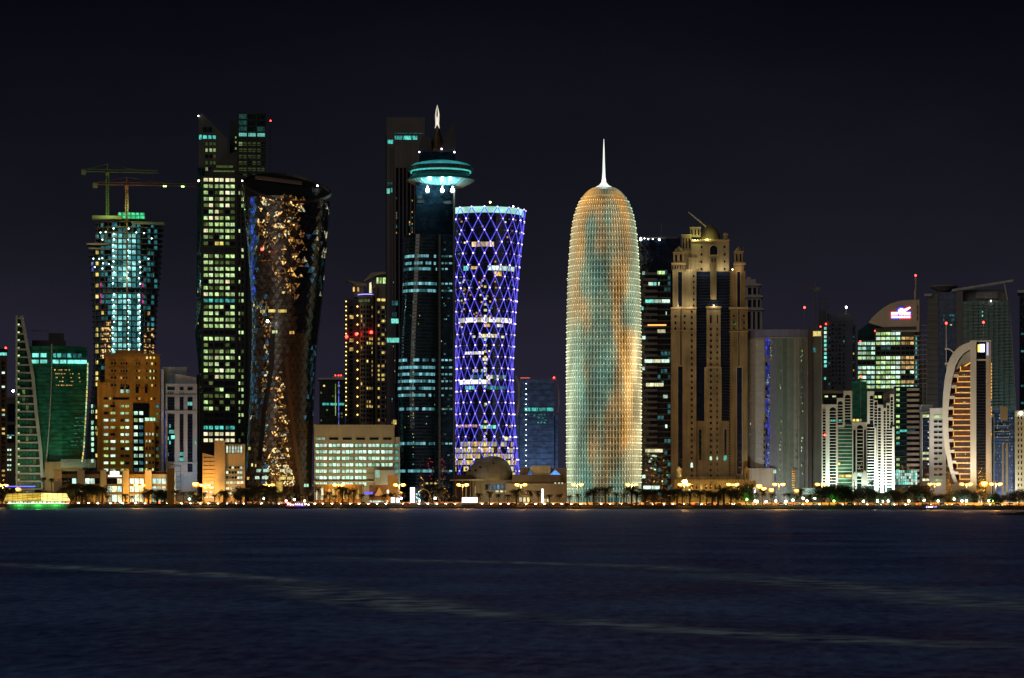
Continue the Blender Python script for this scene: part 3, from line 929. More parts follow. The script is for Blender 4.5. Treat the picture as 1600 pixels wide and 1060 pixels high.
# ================================================================== G dark twisted tower with triangular glass panels
b = Bd('twisted_glass_tower', 'dark waisted tower with slanted oval roof and triangular panels glowing with amber reflections', 'skyscraper', 443, 1620)
PG = lerp_rows([(262, 376, 519.5), (281, 377, 519), (300, 378, 518), (341, 382, 515), (401, 387.5, 510), (480, 393, 503.5), (540, 392.5, 496), (620, 389.5, 492), (684, 385.5, 489), (755, 381.5, 487.5), (790, 380, 487)])
DEP = 22.0
def lens(b, y, n=40, yc=24):
    l, r = PG(y); c_ = (b.x(l) + b.x(r)) / 2; hw = (b.x(r) - b.x(l)) / 2; out = []
    for k in range(n):
        a = 2 * pi * k / n
        ca, sa = cos(a), sin(a)
        out.append((c_ + hw * ca, yc + DEP * math.copysign(abs(sa) ** 1.35, sa)))
    return out
def top_z(x, y):      # the roof plane is cut on a slant: high behind, dipping to the front and the right
    u = x / 29.0
    return b.z(285) + (y - 24) * .50 - u * 3.4 - abs(u) ** 3 * 2.2 * 0
w = MB()
ys_ = [790] + [760 - 14.5 * k for k in range(32)]
rings = []
for y in ys_:
    rings.append([(x, yy, min(b.z(y), top_z(x, yy) - .2)) for x, yy in lens(b, y)])
rings.append([(x, yy, top_z(x, yy)) for x, yy in lens(b, 285)])
w.rings(rings, cap=False)
b.put('glass_skin', w, glass('dark_brown_glass', (.022, .016, .012), .2, 1.55))
w = MB()
w.face([(x * .985, 24 + (yy - 24) * .97, top_z(x, yy) - 1.2) for x, yy in lens(b, 285)])
b.put('roof', w, wall('dark_roof', (.012, .012, .014), .7))
w = MB(); L0 = lens(b, 285)
w.rings([[(x, yy, top_z(x, yy) - 1.4) for x, yy in L0], [(x * 1.008, 24 + (yy - 24) * 1.01, top_z(x, yy) - 1.4) for x, yy in L0], [(x * 1.008, 24 + (yy - 24) * 1.01, top_z(x, yy) + .5) for x, yy in L0], [(x * .985, 24 + (yy - 24) * .97, top_z(x, yy) + .5) for x, yy in L0], [(x * .985, 24 + (yy - 24) * .97, top_z(x, yy) - 1.1) for x, yy in L0]], cap=False)
b.put('parapet', w, wall('dark_parapet', (.04, .035, .03), .5))
w = MB(); w.rings([[(b.x(398) + u * 30, 30 + s_, top_z(b.x(398) + u * 30, 30 + s_) + .2 + zz) for s_, zz in ((0, 0), (3, 0), (3, 1.4), (0, 1.4))] for u in (0, .35, .7, 1.0)])
b.put('roof_rail', w, wall('roof_rail_brown', (.3, .2, .15), .6))
# triangular panels over the whole skin
def gpt(px, y, off=-.12):
    l, r = PG(y); c_ = (l + r) / 2; t = max(-.9995, min(.9995, (px - c_) / ((r - l) / 2)))
    a = math.acos(t); yy = 24 - DEP * (sin(a) ** 1.35)
    return (b.x(px), yy + off, b.z(y))
AM1 = lit('lit_amber_reflection', (1.0, .42, .06), 1.7, (1.0, .75, .35), lo=.03, sx=.62, sz=.7, thr=(.51, .56))  # city lights reflected in the glass, painted as glowing panes
AM2 = lit('lit_gold_reflection', (1.0, .80, .35), .95, (1, .9, .6), lo=.03, sx=.62, sz=.7, thr=(.50, .58))
AMD = lit('dim_amber_reflection', (.75, .33, .08), .5, lo=.0, sx=.6, sz=.6, thr=(.50, .6))
BLU = lit('lit_blue_reflection', (.03, .04, 1.0), 1.0, (.1, .2, .8), lo=.05, sx=1.2, sz=.6)
CYP = lit('dim_cyan_reflection', (.08, .28, .36), .6, (.05, .12, .3), lo=.0, sx=1.5, sz=.5)
PAN = [glass('panel_glass_a', (.11, .095, .078), .22), glass('panel_glass_b', (.07, .057, .045), .22), glass('panel_glass_c', (.010, .010, .013), .1), glass('panel_glass_navy', (.004, .010, .020), .1)]
BRN = glass('panel_glass_brown', (.065, .036, .02), .3)
def snake(y):
    pts = [(470, 413, 7), (500, 412, 8), (540, 420, 7), (580, 419, 9), (620, 418, 8), (622, 440, 6)]
    f_ = lerp_rows([(455, 412, 4), (490, 413, 9), (530, 421, 7), (560, 419, 8), (600, 417, 8), (640, 413, 4)])
    g_ = lerp_rows([(575, 436, 2), (600, 437, 6), (640, 437, 9), (680, 438, 12), (720, 436, 16), (752, 440, 20)])
    return f_(y), g_(y)
lit_l, dim_l = [], []
TH = 8.6; n_rows = int((760 - 292) / TH)
for j in range(n_rows):
    y1 = 760 - j * TH; y0 = y1 - TH
    if y0 < 292: continue
    NC = 17
    for i in range(2 * NC):
        def px(q, y):
            l, r = PG(y); c_ = (l + r) / 2
            ang = pi * (q / NC)
            return c_ - (r - l) / 2 * cos(ang)
        sh = .5 * (j % 2)
        q = i * .5 + sh
        if q + 1 > NC: continue
        if i % 2 == 0: tri = ((q, y1), (q + 1, y1), (q + .5, y0))
        else: tri = ((q, y0), (q + .5 + .5, y0), (q + .5, y1))
        if i % 2: tri = ((q, y0), (q + 1, y0), (q + .5, y1))
        cxp = px(q + .5, (y0 + y1) / 2); ym = (y0 + y1) / 2
        if ym < 309 + (cxp - 400) * -.02 and ym < 303: continue
        m_ = None; z_ = R.random()
        f1, g1 = snake(ym)
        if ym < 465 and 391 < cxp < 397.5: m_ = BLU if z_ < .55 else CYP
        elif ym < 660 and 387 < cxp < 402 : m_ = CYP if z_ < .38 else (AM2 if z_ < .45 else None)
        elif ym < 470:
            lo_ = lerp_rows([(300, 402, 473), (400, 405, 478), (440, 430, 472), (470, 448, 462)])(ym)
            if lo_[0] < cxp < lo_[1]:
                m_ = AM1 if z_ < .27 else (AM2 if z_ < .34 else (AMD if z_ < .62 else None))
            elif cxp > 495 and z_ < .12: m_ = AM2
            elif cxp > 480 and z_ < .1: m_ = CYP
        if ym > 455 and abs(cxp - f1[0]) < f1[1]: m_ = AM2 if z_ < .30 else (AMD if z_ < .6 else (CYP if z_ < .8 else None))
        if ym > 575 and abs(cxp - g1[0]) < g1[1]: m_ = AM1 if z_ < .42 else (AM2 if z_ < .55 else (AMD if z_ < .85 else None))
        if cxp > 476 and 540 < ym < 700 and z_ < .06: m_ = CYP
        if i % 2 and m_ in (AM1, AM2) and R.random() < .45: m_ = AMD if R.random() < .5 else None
        ins = .10
        cen = (sum(p[0] for p in tri) / 3, sum(p[1] for p in tri) / 3)
        T = [(p[0] + (cen[0] - p[0]) * ins, p[1] + (cen[1] - p[1]) * ins) for p in tri]
        # each pane leans a little, as the folded glass does
        pts3 = [gpt(px(a, yv), yv, -.15 - R.uniform(0, .12)) for a, yv in T]
        bk = [(p[0], p[1] + .5, p[2]) for p in pts3]
        if cxp > 462 or cxp < 386: base = PAN[2] if R.random() < .7 else PAN[3]
        elif (ym < 560 and cxp < 455) or cxp < 440: base = PAN[0] if R.random() < .6 else PAN[1]
        else: base = PAN[1] if cxp < 455 else BRN
        if cxp > 452 and cxp < 480 and ym > 520: base = BRN
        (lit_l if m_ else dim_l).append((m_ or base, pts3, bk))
R.shuffle(lit_l)
def panel(w, p, bk):
    w.face(p if (Vector(p[1]) - Vector(p[0])).cross(Vector(p[2]) - Vector(p[0])).y < 0 else p[::-1])
    for k in range(3):
        w.face([p[k], bk[k], bk[(k + 1) % 3], p[(k + 1) % 3]])
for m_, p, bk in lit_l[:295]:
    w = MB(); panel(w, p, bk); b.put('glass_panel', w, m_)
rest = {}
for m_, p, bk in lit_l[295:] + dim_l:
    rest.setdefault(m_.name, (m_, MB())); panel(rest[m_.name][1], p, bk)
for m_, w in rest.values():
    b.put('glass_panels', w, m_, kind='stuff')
# wholly lit rows
for (x0, x1, y, m_) in ((406, 418, 483, L_YEL), (419, 433, 483, L_YEL), (434, 448, 483.5, L_YEL), (425, 430, 516, L_CREAM), (430.5, 434, 516, L_LIME), (452, 460, 517, L_AMBER),
                        (400, 410, 733, L_MINT), (411, 422, 733, L_MINT), (398, 408, 744, L_WHITE), (409, 421, 744, L_WHITE), (437, 446, 733, L_CREAM), (447, 457, 734, L_CREAM), (436, 447, 745, L_YEL), (448, 458, 745, L_YEL),
                        (387, 393.5, 698, L_YEL), (392, 395.5, 724, L_YEL), (398, 401, 725, L_YEL), (385, 391, 745, L_ORANGE), (471, 483, 756, L_MINT)):
    p = gpt((x0 + x1) / 2, y)
    l, r = PG(y); t = (((x0 + x1) / 2) - (l + r) / 2) / ((r - l) / 2)
    b.win3((p[0], p[1] - .5, b.z(y + 2.5)), b.x(x1) - b.x(x0), 2.1, FR_DK, m_, .12, rotz=t * .45)
# the rotating seam and the structural fins
w = MB(); w.tube([gpt(x, y, -.5) for x, y in ((444, 302), (447, 340), (450, 380), (454, 430), (457, 480))], .45, 5)
b.put('seam', w, wall('seam_black', (.01, .01, .01), .5))
w = MB()
sm = [(x, y) for x, y in ((425, 520), (424, 560), (420, 600), (412, 640), (409, 680), (405, 720))]
w.rings([[gpt(x - 3, y, -.6), gpt(x + 4, y, -.6), gpt(x + 4, y, .4), gpt(x - 3, y, .4)] for x, y in sm])
b.put('dark_fold', w, wall('seam_black', (.01, .01, .01), .5))
w = MB()
sm = [(x, y) for x, y in ((447, 560), (452, 620), (459, 680), (468, 740), (474, 786))]
w.rings([[gpt(x - 3, y, -.6), gpt(x + 3, y, -.6), gpt(x + 3, y, .4), gpt(x - 3, y, .4)] for x, y in sm])
b.put('stone_fold', w, wall('brown_stone', (.13, .065, .035), .6))
b.lamp(409.5, 391, -4, RED, .9, 'beacon'); b.lamp(418, 503, -4, WHT, .9, 'lamp')
b.lamp(497, 281, 30, WHT, .5, 'lamp'); b.lamp(377.5, 276.5, 24, WHT, .45, 'lamp')
b.win(431, 442, 752, 770, -.8, wall('gold_frame', (.5, .3, .05), .4), L_YEL, .6)
b.done()

# ================================================================== H cream low block
CRM = wall('cream_stone', (.48, .36, .20), .8, .2)
b = Bd('stone_building', 'cream stone block with plain corner tower at the foot of the dark twisted tower', 'building', 350, 1590)
b.box('corner_tower', CRM, 335, 351.5, 690, y0=-1, y1=18)
b.plate('left_wing', CRM, [(316.5, None), (316.5, 708), (335, 713), (335, None)], 0, 20)
b.box('right_wing', CRM, 351.5, 383, 694, y0=1, y1=20)
for y in frange(716, 770, 6.2):
    b.bar('string_course', wall('cream_trim', (.56, .44, .26), .7), 317.5, 335, y, y + 1.5, -.5, 0)
grid(b, [(318.5, 326), (327, 334.5)], frange(752, 780, 7.5), 4.5, [(L_CREAM, 1)], -.05, FR_DK, .12)
for i_, x in enumerate(frange(353, 379, 4.4)):
    b.win(x, x + 4, 696, 709, .95, FR_LT, L_WHITE, .35)
for y in (698, 703, 708):
    b.bar('lattice_bar', FR_DK, 353, 380, y, y + .5, .3, .6)
grid(b, [(x, x + 3.9) for x in frange(353, 378, 4.4)], [729, 736.5, 744.5], 4, [(GL_BLK, .75), (L_WHITE, .3), (L_TEALDIM, .1)], .95, CRM, .12)
grid(b, [(x, x + 5) for x in frange(353, 376, 5.6)], [752, 761.5, 768.5], 4.6, [(L_CREAM, 1)], .9, FR_LT, .12)
b.bar('corner_coping', wall('cream_trim', (.56, .44, .26), .7), 334.4, 352.2, 688.6, 690.6, -1.6, 18.4)
b.done()

# ================================================================== I small far tower
b = Bd('glass_tower', 'small distant glass tower with teal band and blue edge left of the amber-lit flats', 'tower', 518, 2150)
b.box('body', glass('far_glass', (.03, .045, .045), .2), 499, 539, 592, y1=30)
b.box('roof_slab', GW, 497, 540, 590.5, 593.5, -1.5, 31)
grid(b, [(503, 515), (516, 527), (528, 538)], [629.5], 4.5, [(L_TEAL, 1)], -.1)
w_ = [(L_LIMEDIM, .12), (L_YEL, .04), (GL_GREY, .84)]
grid(b, [(x, x + 3.6) for x in frange(500, 534, 4.6)], [y for y in frange(596, 665, 5.4) if abs(y - 629) > 6], 3.6, w_, -.05)
b.win(528.5, 530, 596, 664, -.3, FR_DK, L_BLUE, .1); b.win(523.5, 525, 600, 650, -.3, FR_DK, L_LIME, .1)
for x in (524, 529, 533): b.lamp(x, 586.5, 3, RED, .5, 'beacon')
b.box('roof_plant', GW, 520, 537, 588, 591, 3, 20)
b.done()

# ================================================================== J amber-lit apartment tower
TP = wall('taupe_render', (.32, .26, .23), .7, .3)
b = Bd('apartment_tower', 'taupe flats tower with amber windows and flared white roof canopy', 'tower', 573, 1980)
b.box('left_shaft', wall('dark_shaft', (.08, .085, .11), .4), 540, 560, 468, y0=3, y1=28)
w = MB()
w.rings([[(b.x(573 + 16 * sin(a)), 14 - 14 * cos(a), z_) for a in [radians(q) for q in range(-80, 81, 16)]] + [(b.x(589), 26, z_), (b.x(557), 26, z_)] for z_ in (0, b.z(462))])
b.put('round_bay', w, TP)
b.box('right_shaft', TP, 586, 609, 448, y0=2, y1=28)
b.box('crown_box', TP, 583, 606, 428, 450, 4, 22)
b.plate('roof_canopy', wall('canopy_white', (.65, .55, .38), .6), [(568, 440), (581, 426.5), (606, 425), (606, 427.5), (590, 429)], -3, 16)
b.plate('roof_canopy', wall('canopy_white', (.65, .55, .38), .6), [(540.5, 438.5), (556, 445.5), (573, 446.5), (573, 443.5), (558, 441)], -1, 16)
b.box('crown_left', TP, 553, 568, 443, 464, 6, 20)
grid(b, [(551, 554.5), (558, 561.5)], [447.5], 8, [(L_AMBER, 1)], 5.5)
b.plate('lit_fin', L_CREAM, [(577, 458), (577, 443), (580, 441), (581, 458)], -1, 1)
w = MB(); w.tube([(b.x(573 + 16.3 * sin(a)), 14 - 14.4 * cos(a), b.z(460)) for a in [radians(q) for q in range(-70, 40, 12)]], .3, 5)
b.put('neon_band', w, lamp_mat('violet_band', (.35, .3, 1.0), 2.2))
grid(b, [(588, 592), (592.8, 597), (598, 604)], [433], 10, [(L_LIME, 1)], 3.8)
grid(b, [(588.5, 594.5), (595.5, 602.5)], [466], 5, [(L_YEL, 1)], 1.9)
for a in frange(-62, 10, 9):
    rr_ = radians(a); b.win3((b.x(573 + 16 * sin(rr_)), 14 - 14.1 * cos(rr_), b.z(470)), 1.9, 2.2, FR_DK, L_LIMEDIM, .1, rotz=rr_)
rowsJ = frange(478, 660, 7.05)
for j, y in enumerate(rowsJ):
    b.lamp(540.7, y - 7 + (j % 2), 2.6, lamp_mat('amber_balcony_lamp', (1.0, .62, .15), 4), .5, 'balcony_lamp')
    if j % 2 == 0: b.lamp(558.5, y + 1, 1.6, lamp_mat('amber_balcony_lamp', (1.0, .62, .15), 4), .6, 'balcony_lamp')
    b.bar('balcony', TP, 540, 544, y + 2, y + 4, 1.6, 3)
grid(b, [(545.5, 552.5)], [492, 528.5, 542.5], 6.5, [(L_AMBER, 1)], 2.9)
grid(b, [(580, 583.5), (590, 593.6), (596, 601), (602, 605)], rowsJ, 4.6, [(L_YEL, .28), (L_AMBER, .16), (GL_BLK, .55)], 1.95)
grid(b, [(546, 551)], rowsJ, 4.4, [(GL_BLK, 1)], 2.95)
for a in (-30, -14, 4, 18):
    for y in rowsJ:
        rr_ = radians(a); z_ = R.random()
        b.win3((b.x(573 + 16 * sin(rr_)), 14 - 14.1 * cos(rr_), b.z(y + 2)), 1.3, 2.1, FR_DK, L_AMBER if z_ < .1 else (L_YEL if z_ < .16 else GL_BLK), .1, rotz=rr_)
for x, y in ((541.5, 526.5), (557, 522.5), (580, 519.5)): b.lamp(x, y, -1, RED, 1.15, 'beacon')
for x in (582, 588.3): b.bar('pilaster', wall('taupe_trim', (.24, .20, .17), .7), x, x + 1, 446, GROUND_PY, .2, 2)
b.done()

# ================================================================== K wide office block
OFF = wall('office_render', (.36, .33, .25), .8, .2)
b = Bd('office_block', 'wide low office block with seven full rows of mint lit windows', 'building', 556, 1640)
b.box('body', OFF, 491, 616, 666, y0=0, y1=36)
b.box('stair_tower', OFF, 616, 625, 683, y0=1, y1=34)
b.box('parapet', OFF, 490, 617, 664, 668, -.7, 36.5)
grid(b, [(494, 508), (514, 529), (535, 550), (556, 571), (577, 592), (598, 612)], [683.5], 4.6, [(GL_BLK, .7), (L_MINT, .3)], -.1, OFF, .2)
for y in frange(693.5, 756, 10.05):
    for x0 in (493, 513.5, 534, 554.5, 575, 595.5):
        if y > 730 and x0 > 574: continue
        for q in range(3):
            b.win(x0 + q * 6.1, x0 + 5.9 + q * 6.1, y, y + 5.6, -.05, FR_DK, L_MINT if R.random() < .7 else L_WHITE, .12)
    b.bar('sill', OFF, 491.5, 614.5, y + 6.2, y + 7.4, -.7, -.0)
    b.win(617, 623, y, y + 5.6, .9, FR_DK, L_TEAL, .15)
b.box('annex', OFF, 585, 616, 735, y0=-6, y1=0)
b.win(585.8, 593.5, 734.5, 747, -6.2, FR_LT, lit('mint_screen', (.45, .9, .7), .7, lo=.8), .2)
b.bar('string_course', wall('cream_trim', (.56, .44, .26), .7), 490, 585, 752, 754, -3, 0)
b.done()
# orange lit canopy building in front of it
b = Bd('pavilion', 'low flat pavilion lit orange inside in front of the wide office block', 'building', 524, 1560)
b.box('roof', wall('pavilion_roof', (.4, .28, .12), .8), 488, 569, 757, 760, -3, 14)
b.box('body', wall('pavilion_wall', (.5, .3, .1), .8), 492, 566, 760, y0=2, y1=14)
grid(b, [(493, 499), (500, 506)], [762], 20, [(L_CREAM, 1)], 1.9)
grid(b, [(x, x + 6) for x in frange(511, 556, 7.5)], [763.5], 17, [(L_ORANGE, .6), (L_AMBER, .4)], 1.9)
for x in frange(490, 568, 11): b.bar('post', FR_DK, x, x + .8, 760, GROUND_PY, -2.6, -2.2)
b.done()
# ================================================================== L tall dark slab behind the disc tower
b = Bd('skyscraper', 'tall brown-black slab tower standing behind the disc-topped tower', 'skyscraper', 636, 1860)
BRK = wall('brown_black_cladding', (.12, .10, .09), .5, .3)
b.box('body', BRK, 604, 664, 183, y0=2, y1=34)
b.box('left_flank', GL_TEAL, 602.5, 608, 210, y0=3, y1=30)
grid(b, [(616, 629), (630, 643), (644, 652.5)], [211.5], 7, [(L_TEAL, 1)], 1.95)
grid(b, [(615.5, 638), (639, 662)], [206.8], 2.6, [(L_TEALDIM, 1)], 1.95)
b.win(605.5, 614.5, 218, 225, 1.95, FR_DK, L_TEAL, .2)
b.win(604, 609.5, 294, 303, 1.95, FR_DK, L_CYAN, .2); b.win(610, 614, 293, 301, 1.95, FR_DK, L_TEAL, .2); b.win(605, 614, 284, 289, 1.95, FR_DK, L_TEALDIM, .2)
b.box('dark_inset', GL_BLK, 617, 648, 262, y0=1.2, y1=3)
for x in (617, 623, 629, 635, 641, 647): b.bar('fin', BRK, x, x + 1.6, 262, 600, -.5, 1.2)
for x in (609, 613): b.bar('pier', BRK, x, x + 1.2, 230, GROUND_PY, 1.1, 2)
for k in range(26):
    x = R.choice([618.5, 639, 643]); y = R.uniform(305, 372)
    b.win(x, x + 2, y, y + 3, 1.1, FR_DK, R.choice([L_AMBER, L_TEALDIM, L_ORANGE]), .1)
for y, x0, x1, m_ in ((498, 611, 623, L_CYAN), (528, 604, 624, L_CYAN), (470, 612, 622, L_TEALDIM), (488, 612, 620, L_TEALDIM), (656, 614, 620, L_AMBER)):
    b.win(x0, x1, y, y + 8, -.7, FR_DK, m_, .2)
for k in range(24):
    y = R.uniform(430, 740); x = R.uniform(611, 624); b.win(x, x + 1.8, y, y + 2.6, 1.9, FR_DK, R.choice([L_TEALDIM, L_TEAL, L_YEL]), .1)
b.box('crown_slab', BRK, 662, 664.5, 183, 300, 3, 30)
b.done()

# ================================================================== M disc-topped tower
b = Bd('disc_tower', 'dark glass tower with glowing teal saucer and white spire on top', 'skyscraper', 684, 1690)
DG = glass('disc_tower_glass', (.007, .022, .042), .1)
b.box('upper_shaft', DG, 655, 711.5, 236, y0=4, y1=34)
b.plate('crown_blade', wall('crown_blade_panel', (.035, .04, .045), .5), [(688, 240), (694, 213), (711.5, 186), (711.5, 240)], 6, 30)
b.plate('crown_blade', wall('crown_blade_panel', (.035, .04, .045), .5), [(655, 240), (655, 226), (661, 210), (672, 212), (676, 240)], 6, 30)
w = MB(); w.lathe([(r, b.z(y)) for r, y in ((9.5, 238), (6.5, 228), (4.2, 218), (2.6, 208), (1.6, 200), (1.2, 196))], 14, b.x(683.5), 14)
b.put('spire_base', w, wall('copper_cladding', (.10, .06, .03), .5), True)
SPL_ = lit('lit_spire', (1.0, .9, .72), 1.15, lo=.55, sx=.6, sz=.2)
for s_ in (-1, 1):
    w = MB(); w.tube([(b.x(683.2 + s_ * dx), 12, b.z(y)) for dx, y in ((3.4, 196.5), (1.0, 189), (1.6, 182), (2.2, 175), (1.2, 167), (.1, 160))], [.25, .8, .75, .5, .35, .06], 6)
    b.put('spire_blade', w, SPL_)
CXD, YD = 688.8, 16
TEALM = lit('teal_disc_glow', (.04, .56, .66), .62, (.08, .72, .72), lo=.45, sx=.2, sz=.2)
TEALB = lit('teal_disc_rim', (.12, 1.0, .95), 1.15, lo=.7, sx=.4, sz=1)
def lath(name, prof, mat, n=48, smooth=True):
    w = MB(); w.rings([[(b.x(CXD) + r * b.kx * cos(2 * pi * q / n), YD + r * b.kx * sin(2 * pi * q / n), b.z(y)) for q in range(n)] for r, y in prof], cap=False)
    return b.put(name, w, mat, smooth)
lath('disc_roof', [(20, 248.2), (30, 249), (42, 252), (49.5, 256.5)], TEALM)
lath('disc_rim', [(49.5, 256.5), (48.6, 261.5), (47.5, 263.5)], wall('disc_glazing', (.03, .12, .13), .2), smooth=False)
lath('rim_light', [(47.6, 262.2), (47.9, 265.4), (47.2, 265.6)], TEALB)
lath('gallery', [(46, 265.5), (44.5, 268), (45.5, 270.5)], GL_TEAL, smooth=False)
lath('bowl_rim', [(45, 270.2), (53, 276.8), (53.4, 278)], wall('bowl_panel_teal', (.06, .40, .45), .3))
lath('bowl', [(53.4, 278), (46, 282.5), (36, 286.8), (24, 289), (20, 289.2)], wall('bowl_steel', (.10, .50, .62), .3, metal=.4))
for k in range(40):
    a = 2 * pi * k / 40
    w = MB(); w.tube([(b.x(CXD) + r * b.kx * cos(a), YD + r * b.kx * sin(a), b.z(y)) for r, y in ((48.5, 257), (52.5, 261), (47.8, 266))], .13, 4)
    b.put('strut', w, wall('disc_strut', (.1, .45, .48), .4))
    w = MB(); w.tube([(b.x(CXD) + r * b.kx * cos(a), YD + r * b.kx * sin(a), b.z(y) - .12) for r, y in ((53.2, 278.2), (46, 282.8), (36, 287.1), (24, 289.4))], .12, 4)
    b.put('rib', w, wall('bowl_rib', (.55, .45, .28), .4))
for x in (668, 691, 707):
    w = MB(); w.box(b.x(x) - .6, b.x(x) + .6, 1.2, 3.8, b.z(297), b.z(290)); b.put('floodlight_bracket', w, STEEL)
    b.lamp(x, 297.5, .6, lamp_mat('disc_flood', (.9, 1, .9), 22), 1.35, 'floodlight')
    L = bpy.data.lights.new('disc_flood_lamp', 'POINT'); L.energy = 7000; L.color = (.8, 1, .9); L.shadow_soft_size = .4
    lo = bpy.data.objects.new('disc_flood_lamp', L); COL.objects.link(lo); lo.parent = b.root; lo.location = (b.x(x), -2.2, b.z(293.5))
for x, y in ((655, 237), (690, 232), (710, 237)): b.lamp(x, y, 3, lamp_mat('violet_white_lamp', (.75, .7, 1), 10), .5, 'lamp')
b.box('shaft', DG, 650, 710, 289, y0=4, y1=32)
for x0, x1, y in ((652, 663, 312), (693, 705, 313), (652, 659, 305), (692, 705, 367), (696, 702, 378), (697, 703, 388)):
    b.win(x0, x1, y, y + 4.5, 3.95, FR_DK, L_TEALDIM, .15)
Pm = lerp_rows([(365, 634, 690), (440, 630, 689), (520, 625, 688), (600, 621.5, 687), (690, 623, 687), (790, 627, 687)])
def mring(y, off=0.0, n=14):
    l, r = Pm(y); c_ = (l + r) / 2; hw = (r - l) / 2 + off
    return [(b.x(c_ + hw * cos(pi + pi * k / n)), 12 - (12 + off * .4) * sin(pi * k / n) * 1.0, b.z(y)) for k in range(n + 1)]
w = MB(); w.rings([mring(y) + [(b.x(690), 30, b.z(y)), (b.x(628), 30, b.z(y))] for y in (790, 690, 600, 520, 440, 366)])
b.put('curved_body', w, DG)
b.box('right_body', DG, 687, 709.5, 366, y0=1.5, y1=30)
b.box('corner_pier', wall('disc_tower_pier', (.06, .075, .08), .5), 708, 711, 300, y0=1, y1=5)
b.box('corner_pier', wall('disc_tower_pier', (.06, .075, .08), .5), 685.2, 688.5, 366, y0=-.2, y1=4)
lows = {398: 1, 409: .8, 418: .8, 441: .8, 452: 1, 560.5: 1, 572: .7, 582.6: .8, 593.5: .8, 604.7: .8, 615.5: .9, 637: .9, 691: .9, 734: .9}
for y in frange(372, 780, 5.45):
    w = MB(); w.rings([mring(y + 1.0, .6), mring(y, .6)], cap=False, closed=False); b.put('floor_band', w, wall('disc_tower_spandrel', (.03, .05, .055), .4))
TB = lit('teal_ribbon', (.10, .58, .68), .85, (.42, .92, 1), lo=.25, sx=.5, sz=.1)
for y, s_ in lows.items():
    A = mring(y + 4.4, .7, 20); B = mring(y, .7, 20)
    for k in range(1, 18, 1):
        if R.random() < .1: continue
        w = MB(); w.rings([[A[k], (A[k][0] * .94 + A[k + 1][0] * .06 if 0 else A[k + 1][0] - .12, A[k + 1][1], A[k + 1][2])], [B[k], (B[k + 1][0] - .12, B[k + 1][1], B[k + 1][2])]], cap=False, closed=False)
        b.put('window', w, TB if R.random() < .8 else L_TEALDIM)
    grid(b, [(689.5, 694), (695, 700), (701, 707)], [y + .4], 3.8, [(TB, .7), (L_TEALDIM, .2), (None, .1)], 1.4)
b.lamp(666, 381, 1, WHT, .75, 'lamp')
grid(b, [(693, 697), (699, 703)], [y for y in frange(372, 740, 5.45)], 3, [(L_TEALDIM, .14), (None, .86)], 1.45)
for k in range(44):
    y = R.uniform(450, 745); x = 645 + R.gauss(0, .5) if k < 30 else R.uniform(630, 706)
    b.win(x, x + 1.2, y, y + 1.8, -1.0 if x < 684 else 1.2, FR_DK, R.choice([L_WHITE, L_TEAL, L_YEL]), .1)
LR = lit('lit_red_sign_reflection', (.9, .02, .10), .8, lo=.1, sx=1.5, sz=1.5)  # red reflections in the glass painted as small glowing panes
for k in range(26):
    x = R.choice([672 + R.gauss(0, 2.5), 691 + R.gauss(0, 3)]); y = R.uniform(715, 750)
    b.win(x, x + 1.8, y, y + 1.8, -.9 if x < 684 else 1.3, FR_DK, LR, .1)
for x in (665, 672, 678): b.win(x, x + 4, 754, 757, -.9, FR_DK, L_AMBER, .1)
b.done()

# ================================================================== N blue lattice tower
b = Bd('lattice_tower', 'round waisted tower wrapped in glowing blue diamond lattice', 'skyscraper', 757, 1720)
PR = lerp_rows([(318, 65), (360, 60.5), (400, 56), (450, 51.5), (500, 48), (560, 45), (600, 44.5), (640, 46), (680, 49), (720, 53), (760, 57), (790, 60)])
CN = 757.0; YN = 27.0
def npt(a, y, off=0.0):
    r = PR(y)[0] * b.kx + off
    return (r * sin(a), YN - r * cos(a), b.z(y))
GLN = glass('lattice_tower_glass', (.006, .010, .035), .2)
w = MB(); w.rings([[npt(2 * pi * k / 40, y, -1.4) for k in range(40)] for y in (790, 760, 720, 680, 640, 600, 560, 500, 450, 400, 360, 328)])
b.put('glass_drum', w, GLN)
w = MB(); w.rings([[npt(2 * pi * k / 40, y, o) for k in range(40)] for y, o in ((332, -.9), (322.5, -.9), (322.5, -3), (330, -3))], cap=False)
b.put('crown_ring', w, lit('lit_crown_ring', (.35, 1.0, .85), 1.0, (.7, 1, .9), lo=.4, sx=.08, sz=.1))
BLT = lit('blue_led_tube', (.10, .11, 1.0), 1.35, (.14, .10, .9), lo=.45, sx=.18, sz=.18, rnd=.2)
BLN = lit('blue_led_node', (.50, .40, 1.0), 4.4, (.7, .55, 1), lo=.6, rnd=.75)
ROW = 17.95; NH = 20; NR = 26; Y0 = 323.0
dth = 2 * pi / NH
for s_ in (-1, 1):
    for q in range(NH):
        w = MB()
        # cut the helix where the tower leaves the ground
        w.tube([npt(q * dth + s_ * (k / 2) * dth / 2, min(789, Y0 + k * ROW / 2), .35) for k in range(0, 2 * NR)], .29, 4)
        b.put('lattice_rib', w, BLT)
kb = MB(); kb.ball((0, 0, 0), .56, 5); KM = kb.mesh('node_lamp', BLN)
rest = MB(); cnt = 0
for k in range(NR):
    y = Y0 + k * ROW
    if y > 770: continue
    for q in range(NH):
        a = q * dth + (k % 2) * dth / 2
        a = (a + pi) % (2 * pi) - pi
        p = npt(a, y, .5)
        if abs(a) < 1.75 and cnt < 295:
            link('node_lamp', KM, b.root, None, p); cnt += 1
        else:
            rest.ball(p, .56, 4)
b.put('node_lamps', rest, BLN, kind='stuff')
